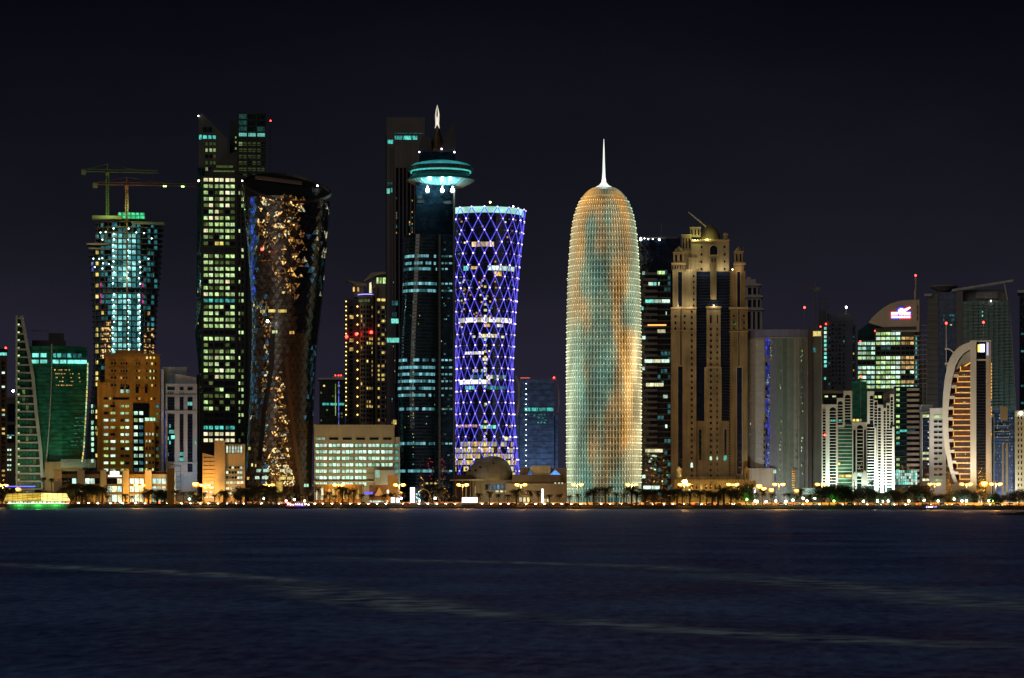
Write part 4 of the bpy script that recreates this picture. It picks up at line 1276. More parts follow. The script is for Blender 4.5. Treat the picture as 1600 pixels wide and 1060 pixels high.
def ncurve(y0, h, x0, x1, m_, step=6.0):
    for xx in frange(x0, x1 - step * .6, step):
        t = (xx + step / 2 - CN) / (PR(y0)[0] - 3)
        if abs(t) > .97: continue
        a = math.asin(t); p = npt(a, y0 + h / 2, -1.15)
        wd = min(8, step * b.kx / max(.35, cos(a))) * .97
        b.win3(p, wd, h * b.k, FR_DK, m_ if not callable(m_) else m_(), .06, rotz=a)
LCRN = lit('lit_cream_blue', (1.0, .92, .62), 1.8, (.95, .95, 1.0), lo=.6)
ncurve(377, 8, 737, 772, lit('lit_peach_room', (1.0, .62, .30), 1.1, (1, .8, .5), lo=.6), 7)
ncurve(414, 7.5, 762, 806, L_WHITE, 6); ncurve(414, 7.5, 724, 731, L_CYAN, 4); ncurve(415, 5, 736, 748, L_AMBER, 5)
ncurve(423, 7, 772, 785, L_AMBER, 6)
ncurve(495, 7.5, 710, 804, LCRN, 6); ncurve(504, 5, 711, 722, L_AMBER, 5); ncurve(505, 5, 756, 768, L_AMBER, 5); ncurve(505, 5, 776, 784, LCRN, 5)
ncurve(521, 5.5, 748, 778, L_CREAM, 6); ncurve(523, 4, 738, 790, lambda: R.choice([L_CREAM, GL_NAVY, L_TEALDIM]), 5)
ncurve(548, 5, 726, 757, LCRN, 5); ncurve(558, 5, 754, 763, L_CREAM, 4)
ncurve(576, 5, 738, 762, lambda: R.choice([L_CREAM, L_MINT, GL_NAVY]), 4.5); ncurve(585, 6, 735, 790, lambda: R.choice([L_CREAM, L_LIME, GL_NAVY, L_TEALDIM]), 5)
ncurve(592.5, 7, 712, 769, LCRN, 6); ncurve(602, 6, 727, 742, L_CYAN, 5); ncurve(602, 6, 760, 790, lambda: R.choice([L_TEAL, L_TEALDIM]), 5)
ncurve(663, 4.5, 711, 745, lit('lit_rose_room', (1, .5, .6), .9, lo=.3), 5); ncurve(664, 5.5, 750, 774, L_CYAN, 5); ncurve(663, 4.5, 794, 800, L_AMBER, 5)
for y in (690, 699.5, 709, 719, 729): ncurve(y, 7.5, 709, 806 if y < 705 else 816, lambda: R.choice([lit('lit_warm_cream', (1.0, .82, .45), .85, (1, .9, .7), lo=.35), L_YEL, lit('lit_warm_cream', (1.0, .82, .45), .85), L_AMBER, GLN]), 5.2)
ncurve(682, 6, 787, 800, L_CREAM, 6); ncurve(738, 5, 800, 810, L_YEL, 5)
for x in (756, 757):
    for y in frange(445, 690, 9.2):
        if R.random() < .55: ncurve(y, 4, x, x + 4.5, R.choice([L_CREAM, L_MINT, L_YEL]), 4)
for k in range(80):
    y = R.uniform(430, 500) if k < 60 else R.uniform(340, 640); x = R.choice([R.gauss(722, 6), R.gauss(758, 9), R.uniform(715, 800)])
    ncurve(y, 3, x, x + 3, R.choice([L_AMBER, L_CREAM, L_TEALDIM, L_ORANGE]), 3)
for y in frange(336, 780, 9.1):
    w = MB(); w.rings([[npt(2 * pi * k / 32, yy, -1.2) for k in range(32)] for yy in (y + 1, y)], cap=False)
    b.put('floor_band', w, wall('navy_spandrel', (.02, .024, .07), .4))
b.lamp(766, 311, 20, lamp_mat('amber_lamp', (1, .7, .3), 10), .7, 'roof_lamp'); b.bar('lamp_mast', STEEL, 765.6, 766.2, 311, 328, 20, 20.4)
b.lamp(802, 322, 4, WHT, .5, 'roof_lamp')
b.done()

# ================================================================== O far navy tower with curved side arcs
b = Bd('glass_tower', 'distant navy tower framed by two curved white blades behind the blue lattice tower', 'tower', 838, 2250)
FN = glass('far_navy_glass', (.08, .15, .30), .5)
b.box('body', FN, 812, 866, 592, y1=30)
b.box('lower_body', FN, 806, 872, 650, y0=3, y1=34)
w = MB(); P_ = [(806, 650), (809, 630), (810, 615), (808.5, 600), (804, 587)]
w.rings([[(b.x(x), 0, b.z(y)), (b.x(x + 3.6), 0, b.z(y)), (b.x(x + 3.6), 20, b.z(y)), (b.x(x), 20, b.z(y))] for x, y in P_]); b.put('side_blade', w, wall('blade_white', (.5, .36, .36), .6))
w = MB(); P_ = [(870.5, 645), (872.5, 630), (872, 612), (869, 598), (865, 588)]
w.rings([[(b.x(x), 0, b.z(y)), (b.x(x + 1.8), 0, b.z(y)), (b.x(x + 1.8), 20, b.z(y)), (b.x(x), 20, b.z(y))] for x, y in P_]); b.put('side_blade', w, wall('blade_white', (.5, .36, .36), .6))
grid(b, [(819, 829), (830, 841), (842, 853), (854, 865)], [637], 6, [(L_TEALDIM, .5), (L_TEAL, .5)], -.1)
grid(b, [(x, x + 4.4) for x in frange(818, 862, 5.2)], [646], 4, [(L_TEALDIM, .5), (FN, .5)], -.1)
for k in range(16):
    x = R.gauss(842, 5); y = R.uniform(646, 662); b.win(x, x + 2.4, y, y + 2, -.25, FR_DK, R.choice([L_TEAL, L_TEALDIM]), .1)
for y in frange(600, 740, 9): b.bar('floor_band', wall('far_spandrel', (.12, .18, .30), .5), 812.5, 865.5, y, y + .9, -.4, 0)
for y in frange(600, 730, 8): b.lamp(822, y, -.6, WHT, .22, 'lamp')
b.bar('top_neon', lamp_mat('red_neon', (1, .12, .1), 1.0), 813, 828, 590.2, 591.4, -.3, .2)
b.lamp(865.5, 590.5, -.8, RED, .8, 'beacon')
b.done()

# ================================================================== Q domed round tower
b = Bd('round_tower', 'tall bullet-shaped tower with needle spire, glowing teal and amber through its metal screen', 'skyscraper', 943.5, 1650)
PQ = lerp_rows([(283.5, 8), (287, 19), (291, 25.5), (297, 31.5), (305, 37), (315, 42), (327, 46), (342, 49.3), (360, 51.8), (385, 54), (420, 56), (460, 57.6), (510, 58.6), (570, 59), (790, 59)])
YQ = 27.0
def qpt(a, y, off=0.0):
    r = PQ(y)[0] * b.kx + off
    return (r * sin(a), YQ - r * cos(a), b.z(y))
# inner glazing seen through the screen: the rooms and the coloured washes behind it
m, t, bs = nodes('round_tower_inner_glow')
bs.inputs['Base Color'].default_value = (.04, .04, .04, 1)
c_ = t.nodes.new('ShaderNodeTexCoord')
def qn(sc, vec, det=2.0, loc=(0, 0, 0)):
    mp = t.nodes.new('ShaderNodeMapping'); mp.inputs['Scale'].default_value = vec; mp.inputs['Location'].default_value = loc
    t.links.new(c_.outputs['Object'], mp.inputs['Vector'])
    n = t.nodes.new('ShaderNodeTexNoise'); n.inputs['Scale'].default_value = sc; n.inputs['Detail'].default_value = det
    t.links.new(mp.outputs[0], n.inputs['Vector']); return n.outputs['Fac']
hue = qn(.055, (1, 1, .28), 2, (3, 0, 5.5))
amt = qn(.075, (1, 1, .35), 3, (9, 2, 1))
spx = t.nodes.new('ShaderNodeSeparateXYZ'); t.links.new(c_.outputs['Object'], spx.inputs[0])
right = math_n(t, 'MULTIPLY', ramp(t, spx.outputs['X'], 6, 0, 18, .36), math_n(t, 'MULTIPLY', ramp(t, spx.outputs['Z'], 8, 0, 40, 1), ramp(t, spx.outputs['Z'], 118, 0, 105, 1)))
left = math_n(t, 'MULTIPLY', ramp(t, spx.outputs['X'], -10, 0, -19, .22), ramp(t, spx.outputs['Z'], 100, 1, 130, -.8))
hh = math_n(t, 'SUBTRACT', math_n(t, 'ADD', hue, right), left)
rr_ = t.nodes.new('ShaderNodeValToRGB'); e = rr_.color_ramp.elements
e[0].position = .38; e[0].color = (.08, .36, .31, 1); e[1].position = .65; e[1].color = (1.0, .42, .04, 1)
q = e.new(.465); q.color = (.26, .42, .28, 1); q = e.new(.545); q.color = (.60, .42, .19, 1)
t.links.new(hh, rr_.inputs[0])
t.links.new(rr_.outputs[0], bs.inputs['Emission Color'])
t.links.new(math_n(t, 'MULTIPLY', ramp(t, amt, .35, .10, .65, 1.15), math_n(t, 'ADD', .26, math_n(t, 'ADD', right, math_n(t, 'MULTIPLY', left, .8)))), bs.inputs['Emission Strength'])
m.cycles.emission_sampling = 'NONE'
w = MB(); QY = [790 - 18 * k for k in range(25)] + [345, 330, 318, 308, 300, 294, 290]
w.rings([[qpt(2 * pi * k / 48, y, -.95) for k in range(48)] for y in QY])
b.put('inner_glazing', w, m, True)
# metal screen: light of the same washes put into its own glow, brighter
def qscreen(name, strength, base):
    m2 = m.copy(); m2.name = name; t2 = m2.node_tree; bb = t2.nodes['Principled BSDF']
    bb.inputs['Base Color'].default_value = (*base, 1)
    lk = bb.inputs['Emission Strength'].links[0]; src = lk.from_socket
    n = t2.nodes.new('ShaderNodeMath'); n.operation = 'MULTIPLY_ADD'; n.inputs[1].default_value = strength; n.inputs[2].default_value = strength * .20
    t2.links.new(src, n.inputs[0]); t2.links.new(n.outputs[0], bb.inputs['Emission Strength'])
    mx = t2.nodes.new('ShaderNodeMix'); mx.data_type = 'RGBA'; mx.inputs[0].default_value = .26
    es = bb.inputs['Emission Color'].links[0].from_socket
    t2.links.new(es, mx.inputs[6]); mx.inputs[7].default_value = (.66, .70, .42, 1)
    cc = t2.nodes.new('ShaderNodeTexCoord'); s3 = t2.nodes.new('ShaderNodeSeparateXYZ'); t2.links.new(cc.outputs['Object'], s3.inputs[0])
    t2.links.new(ramp(t2, math_n(t2, 'ABSOLUTE', s3.outputs['X'], 0), 12, .24, 23, .85), mx.inputs[0])  # paler glow painted toward both outer edges
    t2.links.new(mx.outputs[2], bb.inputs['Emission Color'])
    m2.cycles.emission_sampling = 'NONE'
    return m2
SCR = qscreen('lit_metal_screen_glow', 1.3, (.4, .4, .36)); SCD = qscreen('lit_screen_lamp', 6.5, (.4, .4, .36))
FL = 10.35
rowsQ = [776 - FL * k for k in range(47)] + [289.5, 286.8]
for y in rowsQ:
    w = MB(); n = 72
    w.rings([[qpt(2 * pi * k / n, y + dy, o) for k in range(n)] for dy, o in ((1.1, -.9), (1.1, .18), (0, .18), (0, -.9))], cap=False)
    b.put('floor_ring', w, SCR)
for k in range(72):
    a = 2 * pi * k / 72
    w = MB()
    ys = [788, 700, 600, 500, 450, 410, 380, 355, 335, 320, 308, 299, 293] + ([289, 286] if k % 2 == 0 else [])
    hw = .0095 if k % 2 else .0065
    w.rings([[qpt(a - hw, y, .22), qpt(a + hw, y, .22), qpt(a + hw * .7, y, -.7), qpt(a - hw * .7, y, -.7)] for y in ys])
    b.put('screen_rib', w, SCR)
# the fine star lattice between ribs, one sheet of crossing bars per tower side
w = MB(); w2 = MB()
for j, y in enumerate(rowsQ):
    if y < 305: continue
    for k in range(72):
        a = 2 * pi * (k + .5) / 72
        if abs(((a + pi) % (2 * pi)) - pi) > 1.75: continue
        d_ = 2 * pi / 72
        p1, p2, p3, p4 = qpt(a - d_ / 2, y, .05), qpt(a + d_ / 2, y, .05), qpt(a + d_ / 2, y - FL, .05), qpt(a - d_ / 2, y - FL, .05)
        c0 = qpt(a, y - FL / 2, .05)
        for q1, q2 in ((p1, p3), (p2, p4)):
            v1, v2 = Vector(q1), Vector(q2); up = Vector((0, 0, .06))
            w.face([tuple(v1 - up), tuple(v2 - up), tuple(v2 + up), tuple(v1 + up)])
        w2.ball(qpt(a - d_ / 2, y - 1.6, .4), .22 if (k + j) % 2 else .31, 3)
        if R.random() < .5: w2.ball(qpt(a, y - FL * .72, .3), .19, 3)
b.put('star_lattice', w, SCR, kind='stuff')
b.put('screen_lamps', w2, SCD, kind='stuff')
w = MB(); w.rings([[(r * b.kx * cos(2 * pi * k / 16), YQ + r * b.kx * sin(2 * pi * k / 16), b.z(y)) for k in range(16)] for r, y in ((13.5, 285), (7.5, 281.5), (4.2, 277.5), (2.9, 272), (2.3, 262), (1.7, 245), (1.1, 228), (.35, 208.5))])
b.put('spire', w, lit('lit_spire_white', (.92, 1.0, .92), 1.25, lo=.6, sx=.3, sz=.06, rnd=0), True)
b.lamp(943.5, 275, YQ - 3.2, lamp_mat('spire_flood', (1, 1, 1), 14), 1.1, 'lamp')
b.lamp(1002.2, 366, YQ, WHT, .45, 'lamp'); b.lamp(885.5, 431, YQ, WHT, .5, 'lamp')
w = MB(); w.box(b.x(883.6), b.x(888), YQ - 1, YQ + 1, b.z(432.4), b.z(430.2)); b.put('bracket', w, GW)
b.done()

# ================================================================== R banded dark tower
b = Bd('office_tower', 'dark banded office tower with slanted top between the round tower and the domed stone tower', 'tower', 1027, 1740)
PB = wall('purple_grey_band', (.24, .20, .25), .6, .25)
b.box('body', GL_BLK, 1000, 1049, 418, y0=2, y1=30)
b.plate('slanted_top', GL_NAVY, [(997, 418), (1000, 371), (1063, 371), (1063, 418)], 5, 30)
b.bar('top_rail', wall('rail_grey', (.16, .15, .16), .6), 1000, 1058, 369.5, 372, 5, 6)
b.box('right_body', GL_NAVY, 1047, 1062, 418, y0=6, y1=30)
b.plate('slant_edge', wall('rail_grey', (.16, .15, .16), .6), [(1000, 375), (1007, 385), (1001, 384)], 3, 4.8)
rowsR = frange(421.5, 770, 9.12)
for j, y in enumerate(rowsR):
    b.bar('balcony_band', PB, 1004 + (j % 2) * 1.2, 1027, y + 4.6, y + 8.2, -.9, 2)
    b.bar('floor_band', wall('thin_band', (.16, .16, .18), .6), 1027, 1048.5, y + 6.6, y + 7.8, .9, 2)
    for x in (1027.5, 1032.7, 1038, 1043.2):
        b.win(x, x + 4.6, y, y + 6.2, 1.9, FR_DK, GL_BLK if R.random() < .82 else L_TEALDIM, .12)
b.box('left_edge', wall('lit_corner_panel', (.20, .18, .2), .6), 1002, 1005, 560, y0=-.9, y1=4)
for x0, x1, y, m_ in ((1027, 1039, 423.5, L_LIME), (1013, 1021, 441, L_WHITE), (1021, 1026, 441, L_CYAN), (1028, 1031, 441, L_MINT), (1008, 1022, 468, L_CYAN), (1022, 1034, 468, L_WHITE), (1034, 1047, 468, L_WHITE),
                      (1027, 1040, 515, L_CREAM), (1007, 1020, 561.5, L_WHITE), (1020, 1033, 561.5, L_CREAM), (1033, 1046, 561.5, L_WHITE), (1009, 1022, 598.5, L_CREAM), (1022, 1037, 598.5, L_CREAM),
                      (1036, 1043.5, 617, L_WHITE), (1039, 1043, 663.5, L_WHITE), (1008, 1022, 701.5, L_CREAM), (1022, 1036, 701.5, L_CREAM), (1005, 1018, 759, L_WHITE), (1018, 1031, 759, L_WHITE), (1040, 1042, 487, L_WHITE),
                      (1003, 1008, 424, L_MINT), (1002, 1006, 479, L_CYAN), (1003, 1009, 525, L_WHITE), (1003, 1008, 573, L_MINT), (1003, 1009, 742, L_WHITE)):
    b.win(x0, x1, y, y + 6, -1.1, FR_DK, m_, .18)
b.bar('neon_strip', lamp_mat('orange_neon', (1, .42, .10), 2.0), 1012, 1041, 507.4, 509.4, -1.3, -1.0)
for k in range(60):
    x = R.uniform(1006, 1043); y = R.uniform(708, 755); b.win(x, x + R.uniform(1.2, 4), y, y + R.uniform(1.5, 3), -1.0, FR_DK, R.choice([L_TEALDIM, L_LIME, L_WHITE, GL_BLK, GL_BLK, L_LIMEDIM]), .1)
for x, y, r_ in ((1001, 373.5, .8), (1030, 374, .65), (1013, 373, .35), (1020, 373, .35), (1007, 372, .3)): b.lamp(x, y, 3, WHT, r_, 'roof_lamp')
b.bar('antenna', STEEL, 1033, 1033.6, 347, 371, 12, 12.4)
b.done()

# ================================================================== S domed stone tower
ST = wall('sandstone', (.48, .39, .22), .85, .5); ST3 = wall('shaded_sandstone', (.33, .23, .10), .85, .5)  # ST3: shade of the right side painted as browner stone
ST2 = wall('sandstone_trim', (.50, .37, .20), .85, .2)
SNV = GL_NAVY
b = Bd('stone_tower', 'tall sandstone tower with pointed dome, corner turrets and dark glass strips', 'skyscraper', 1108, 1650)
# back body
b.box('body', ST, 1066, 1152, 424, y0=6, y1=40)
b.box('left_shaft', ST, 1051, 1088, 424, y0=0, y1=30)
b.box('left_base', ST, 1048.3, 1088, 480, y0=-1.2, y1=32)
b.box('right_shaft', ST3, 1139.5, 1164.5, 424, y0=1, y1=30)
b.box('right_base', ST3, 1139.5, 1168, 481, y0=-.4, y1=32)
b.box('upper_block', ST, 1080, 1139.5, 376, y0=4, y1=36)
for a, c_, tp, bt, y0 in ((1058.5, 1066.5, 424, 480, -.05), (1062, 1066, 480, 572, -1.25), (1058.7, 1067.5, 572, 742, -1.25), (1151, 1157.5, 424, 481, .95), (1152.5, 1156.5, 481, 574, -.45), (1150.6, 1160, 574, 742, -.45)):
    b.win(a, c_, tp, bt, y0, ST2, SNV, .35, name='glass_strip')
b.box('glass_bay', SNV, 1088, 1139.5, 424, 658, y0=2.4, y1=6)
b.box('glass_bay', SNV, 1088, 1104, 570, 658, y0=1.2, y1=3)
for y in frange(430, 655, 4.5): b.bar('glazing_bar', FR_DK, 1088.3, 1139.3, y, y + .5, 2.1, 2.45)
b.box('lower_panel', ST, 1088, 1104, 658, y0=.6, y1=6)
b.box('lower_panel', ST, 1125.5, 1139.5, 658, y0=.6, y1=6)
b.box('centre_column', ST, 1104, 1126, 480, y0=-.4, y1=6)
b.box('centre_column_base', ST, 1100.5, 1127.5, 574, y0=-.9, y1=2)
b.plate('oriel', ST, [(1109.8, 400), (1119.6, 400), (1119.6, 462), (1109.8, 462)], -.6, 4)
b.plate('oriel_corbel', ST2, [(1109.8, 462), (1119.6, 462), (1119, 468), (1110.6, 468)], -.4, 2.4)
for a, c_, y, y0_, d in ((1047.6, 1088.6, 480, -2, 3), (1047.6, 1088.6, 516.5, -1.9, 1), (1103, 1127, 479, -1.2, 3), (1139, 1168.8, 480.5, -1.2, 3), (1139, 1168.8, 518, -1.1, 1), (1049, 1071.5, 410.5, -1, 3), (1146, 1165, 411, -1, 3), (1079.5, 1140, 374.5, 3.2, 2), (1108.5, 1121, 398.5, -1.2, 2), (1103.5, 1126.5, 573, -1.4, 2)):
    b.bar('cornice', ST2, a, c_, y, y + d, y0_, y0_ + 1.5)
for x0 in frange(1049.5, 1069, 4): b.win(x0, x0 + 3, 414, 421.5, -.3, ST2, GL_BLK, .14, True)
for x0 in frange(1072, 1086, 4): b.bar('merlon', ST2, x0, x0 + 2.2, 421, 424, -.2, .6)
for x0 in frange(1081, 1138, 4): b.bar('merlon', ST2, x0, x0 + 2.2, 373, 376, 3.8, 4.6)
# turrets
def turret(a, c_, top, bot, y0, y1, dome=True, nw=2):
    b.box('turret', ST, a, c_, top, bot, y0, y1)
    wd = (c_ - a) / (nw + .6)
    for k in range(nw):
        x0 = a + .35 * wd + k * wd * 1.15
        b.win(x0, x0 + wd * .62, top + (bot - top) * .15, bot - (bot - top) * .12, y0 - .05, ST2, GL_BLK, .14, True)
    b.bar('cornice', ST2, a - .7, c_ + .7, top - 1.2, top, y0 - .5, y1 + .5)
    if dome:
        w = MB(); r = b.x((c_ - a) / 2 + b.px) * .82
        w.rings([[(b.x((a + c_) / 2) + r * f * cos(2 * pi * k / 14), (y0 + y1) / 2 + r * f * sin(2 * pi * k / 14), b.z(top - 1.2) + r * h) for k in range(14)] for f, h in ((1, 0), (1.02, .25), (.88, .6), (.6, .95), (.25, 1.2), (.03, 1.5))])
        b.put('small_dome', w, ST, True)
turret(1052, 1069, 395, 410.5, 0, 7)
turret(1147.5, 1161, 394, 411, 1, 7)
b.box('turret_base', ST, 1050.8, 1070, 410, 424.5, .4, 9)
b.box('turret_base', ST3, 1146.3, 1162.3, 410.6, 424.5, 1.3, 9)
turret(1065, 1080, 366, 390, 6, 14, False, 3)
turret(1078, 1094.5, 354, 368, 8, 16, False, 3)
turret(1131, 1137, 366, 376, 5, 9)
b.box('shoulder', ST, 1065, 1082, 390, 424, 5, 20)
b.box('shoulder', ST, 1076, 1090, 402, 424, 2, 8)
w = MB(); r = 16.5 * b.kx
w.rings([[(b.x(1109) + r * f * cos(2 * pi * k / 28), 20 + r * f * sin(2 * pi * k / 28), b.z(376) + h * b.k) for k in range(28)] for f, h in ((.98, 0), (1.03, 4), (1.03, 8), (.97, 13), (.85, 18), (.66, 22.5), (.42, 26), (.18, 28.5), (.03, 31))])
b.put('main_dome', w, wall('dome_copper', (.30, .23, .10), .5), True)
w = MB(); w.tube([(b.x(1103), 12, b.z(351)), (b.x(1090), 8, b.z(341)), (b.x(1075), 5, b.z(329.5))], [.55, .45, .25], 5); b.put('maintenance_arm', w, wall('arm_grey', (.45, .42, .34), .6))
for x in (1085, 1090, 1104): b.lamp(x, 375, 6.5, lamp_mat('yellow_green_lamp', (.95, 1, .35), 8), .7, 'lamp')
# windows
b.win(1108.2, 1122.2, 381.5, 399, 3.9, ST2, GL_BLK, .5, True)
wd = [(GL_BLK, 1)]
grid(b, [(1094.3, 1098), (1130.3, 1134)], [383, 394.8, 406.2, 417.5], 4.6, wd, 3.9, ST2, .14, True)
grid(b, [(1111.3, 1114), (1116, 1118.7)], [403.5], 7.5, wd, -.7, ST2, .14)
grid(b, [(1086 - 3.6, 1086 - .4)], frange(429, 478, 9.2), 4.8, wd, -.05, ST2, .14, True)
grid(b, [(1053.5, 1057.5), (1067.8, 1071.8)], [492], 4.6, wd, -1.25, ST2, .14)
grid(b, [(1053.5, 1057.5), (1067.8, 1071.8), (1144.5, 1148.5), (1160.3, 1164.3)], [502, 511], 5, wd, -1.25, ST2, .14, True)
grid(b, [(1144.5, 1148.5), (1160.3, 1164.3)], [492], 4.6, wd, -.45, ST2, .14)
rowsS = frange(484.5, 745, 9.17)
grid(b, [(1079, 1082.8)], rowsS, 5, wd, -1.25, ST2, .14, True)
b.win(1078.6, 1083.2, 722.5, 731, -1.3, ST2, L_WHITE, .14, True)
grid(b, [(1108.8, 1112.6), (1119.2, 1122)], [y for y in rowsS if y > 508], 5, wd, -.95, ST2, .14, True)
b.win(1108.6, 1112.8, 492, 506, -.45, ST2, GL_BLK, .2, True); b.win(1119.4, 1122.4, 492, 506, -.45, ST2, GL_BLK, .2, True)
b.win(1108.5, 1113, 713, 719.5, -1.0, ST2, L_MINT, .14, True); b.win(1119, 1122.2, 713, 719.5, -1.0, ST2, L_MINT, .14, True); b.win(1130.5, 1135.5, 712, 720, .3, ST2, L_TEAL, .14)
b.win(1091, 1097, 670, 720, .55, ST2, GL_TEAL, .3, True); b.win(1131, 1136, 670, 712, .55, ST2, GL_TEAL, .3, True)
for y in frange(426, 742, 4.55): b.bar('quoin', GL_BLK, 1139.2, 1140.8, y, y + 2.6, -.9 if y > 481 else .4, -.3 if y > 481 else 1.1)
b.lamp(1144.5, 421.5, 0, lamp_mat('amber_lamp', (1, .7, .3), 10), .45, 'lamp')
b.bar('sign', lit('green_sign', (.05, 1, .4), 1.0, lo=.5), 1145, 1150, 505.5, 507.5, -.9, -.6)
b.bar('antenna', STEEL, 1161.5, 1162, 384, 411, 8, 8.4)
b.done()
# podium
b = Bd('podium_building', 'low crenellated sandstone podium lit amber in front of the domed stone tower', 'building', 1115, 1600)
b.box('body', ST, 1054, 1181, 752, y0=0, y1=14)
b.box('upper_storey', ST, 1070, 1150, 745, y0=4, y1=14)
for a, c_, t_ in ((1057, 1065, 733), (1163, 1171, 733)):
    b.box('corner_turret', ST, a, c_, t_ + 2, y0=2, y1=6)
    b.plate('turret_roof', ST2, [(a - 1, t_ + 2), (c_ + 1, t_ + 2), ((a + c_) / 2, t_ - 4)], 1.5, 6.5)
    b.win(a + 2, c_ - 2, t_ + 6, t_ + 14, 1.95, ST2, L_LIMEDIM if a < 1100 else GL_BLK, .2, True)
for x in frange(1054, 1180, 4.4): b.bar('merlon', ST2, x, x + 2.4, 749.5, 752, -.3, .6)
for x in frange(1058, 1178, 7.2): b.win(x, x + 4, 756, 765, -.05, ST2, R.choice([GL_BLK, GL_BLK, L_AMBER]), .18, True)
b.win(1176, 1181, 763, 769, -.2, ST2, L_CREAM, .1)
b.win(1066, 1070, 765, 771, -.2, ST2, L_CREAM, .1); b.win(1075, 1079, 764, 771, -.2, ST2, L_CREAM, .1)
b.done()

# ================================================================== T stepped pale tower behind
b = Bd('office_tower', 'pale tiered tower top with dark openings just right of the sandstone tower', 'tower', 1178, 1900)
PW = wall('pale_stone', (.46, .42, .40), .8, .2)
b.box('lower_tier', PW, 1165, 1191, 484, y1=20); b.box('middle_tier', PW, 1165, 1189.5, 464, 484, 1, 18)
b.box('upper_tier', PW, 1165, 1187, 444, 464, 2, 16); b.box('cap', PW, 1165, 1181, 436, 444, 3, 12); b.bar('finial', PW, 1167, 1173, 432, 436, 5, 9)
for a, c_, y, q in ((1163, 1192.8, 482, -1), (1163, 1192, 462, 0), (1163, 1189, 443.5, 1)): b.bar('cornice', wall('pale_trim', (.58, .52, .48), .8), a, c_, y, y + 3, q - .8, 20)
grid(b, [(1168, 1174.5), (1176.5, 1182), (1184, 1187.5)], [449], 11.5, [(GL_BLK, 1)], 1.95, PW, .2)
grid(b, [(1168, 1174.5), (1176, 1181.5), (1183.5, 1188)], [468], 12.5, [(GL_BLK, 1)], .95, PW, .2)
grid(b, [(1167, 1173.5), (1176, 1180), (1183, 1187.5)], [487], 28, [(GL_BLK, 1)], -.05, PW, .2)
b.done()

# ================================================================== U big smooth tower
b = Bd('glass_tower', 'broad smooth grey glass tower with blue lit vertical strip', 'tower', 1222, 1640)
GS = glass('smooth_grey_glass', (.17, .18, .18), .25, 1.45, .12)
def uring(y, o=0.0):
    return [(b.x(1166 - o * .3), 14, b.z(y)), (b.x(1180), 4 - o, b.z(y)), (b.x(1196), .8 - o, b.z(y)), (b.x(1214), -.4 - o, b.z(y)), (b.x(1232), -.2 - o, b.z(y)), (b.x(1250), 1.2 - o, b.z(y)), (b.x(1263 + o * .3), 3 - o, b.z(y)), (b.x(1263 + o * .3), 34, b.z(y)), (b.x(1166 - o * .3), 34, b.z(y))]
w = MB(); w.rings([uring(y) for y in (788, 527)]); b.put('body', w, GS)
w = MB(); w.rings([uring(y, .8) for y in (527.5, 515)]); b.put('crown_band', w, wall('crown_blue_grey', (.17, .18, .30), .5))
w = MB(); w.rings([uring(y, 1.1) for y in (529, 527)]); b.put('string_course', w, wall('crown_trim', (.3, .3, .3), .5))
for a_, c_, nm_, cl_ in ((1168, 1180, 'warm_grey_glass', (.34, .34, .33)), (1180, 1195, 'pale_grey_glass', (.30, .30, .29)), (1204, 1214, 'navy_grey_glass', (.10, .12, .16)), (1214, 1222, 'green_grey_glass', (.11, .15, .13)), (1223, 1229, 'dark_green_grey_glass', (.07, .12, .10)), (1229, 1240, 'mid_green_grey_glass', (.12, .15, .12)), (1240, 1249, 'olive_grey_glass', (.22, .23, .20)), (1249, 1256, 'dark_olive_glass', (.13, .15, .13)), (1256, 1262.5, 'umber_grey_glass', (.24, .24, .22))):
    gm = glass(nm_, cl_, .3, 1.45, .1)
    for y in frange(529, 770, 20.5):
        def yf(x): 
            P_ = [(1166, 14), (1180, 4), (1196, .8), (1214, -.4), (1232, -.2), (1250, 1.2), (1263, 3)]
            for p, q in zip(P_, P_[1:]):
                if x <= q[0]: return p[1] + (q[1] - p[1]) * (x - p[0]) / (q[0] - p[0])
        w = MB(); w.rings([[(b.x(a_ + .15), yf(a_) - .12, b.z(yy)), (b.x(c_ - .15), yf(c_) - .12, b.z(yy)), (b.x(c_ - .15), yf(c_) + .1, b.z(yy)), (b.x(a_ + .15), yf(a_) + .1, b.z(yy))] for yy in (min(788, y + 20.2), y)]); b.put('glass_bay', w, gm)
b.box('dark_slab', wall('dark_slab_panel', (.05, .042, .038), .5), 1263.5, 1269, 513, y0=0, y1=34)
b.box('right_column', wall('green_grey_column', (.12, .14, .12), .5), 1269, 1284, 516, y0=2, y1=28)
b.bar('column_edge', wall('crown_trim', (.3, .3, .3), .5), 1283.4, 1284.6, 515, GROUND_PY, 1.4, 3)
b.bar('column_edge', wall('crown_trim', (.3, .3, .3), .5), 1269, 1270, 515, GROUND_PY, 1.4, 3)
b.win(1270, 1283.3, 517.5, 526, 1.9, FR_LT, L_YEL, .2); b.win(1270, 1275, 543, 552, 1.9, FR_DK, L_TEALDIM, .2)
LB2 = lit('lit_blue_strip', (.02, .03, .85), .85, (.05, .08, .5), lo=.05, sx=1.2, sz=.12)
for y in frange(528, 735, 6.4):
    z_ = R.random()
    if 555 < y < 578 and z_ < .8: continue
    b.win(1196, 1199, y, y + 5.8, -.45 if y else 0, FR_DK, LB2 if z_ < .85 else GL_NAVY, .1); b.win(1199.4, 1202.4, y, y + 5.8, -.45, FR_DK, LB2, .1)
for k in range(95):
    y = R.choice([R.uniform(585, 600), R.uniform(612, 650), R.uniform(690, 730), R.uniform(530, 560)]); x = R.gauss(1199.5, 1.4) if y > 570 else R.gauss(1204, 1)
    b.win(x, x + 1.1, y, y + 1.6, -.75, FR_DK, R.choice([L_WHITE, L_CYAN, L_AMBER]), .1)
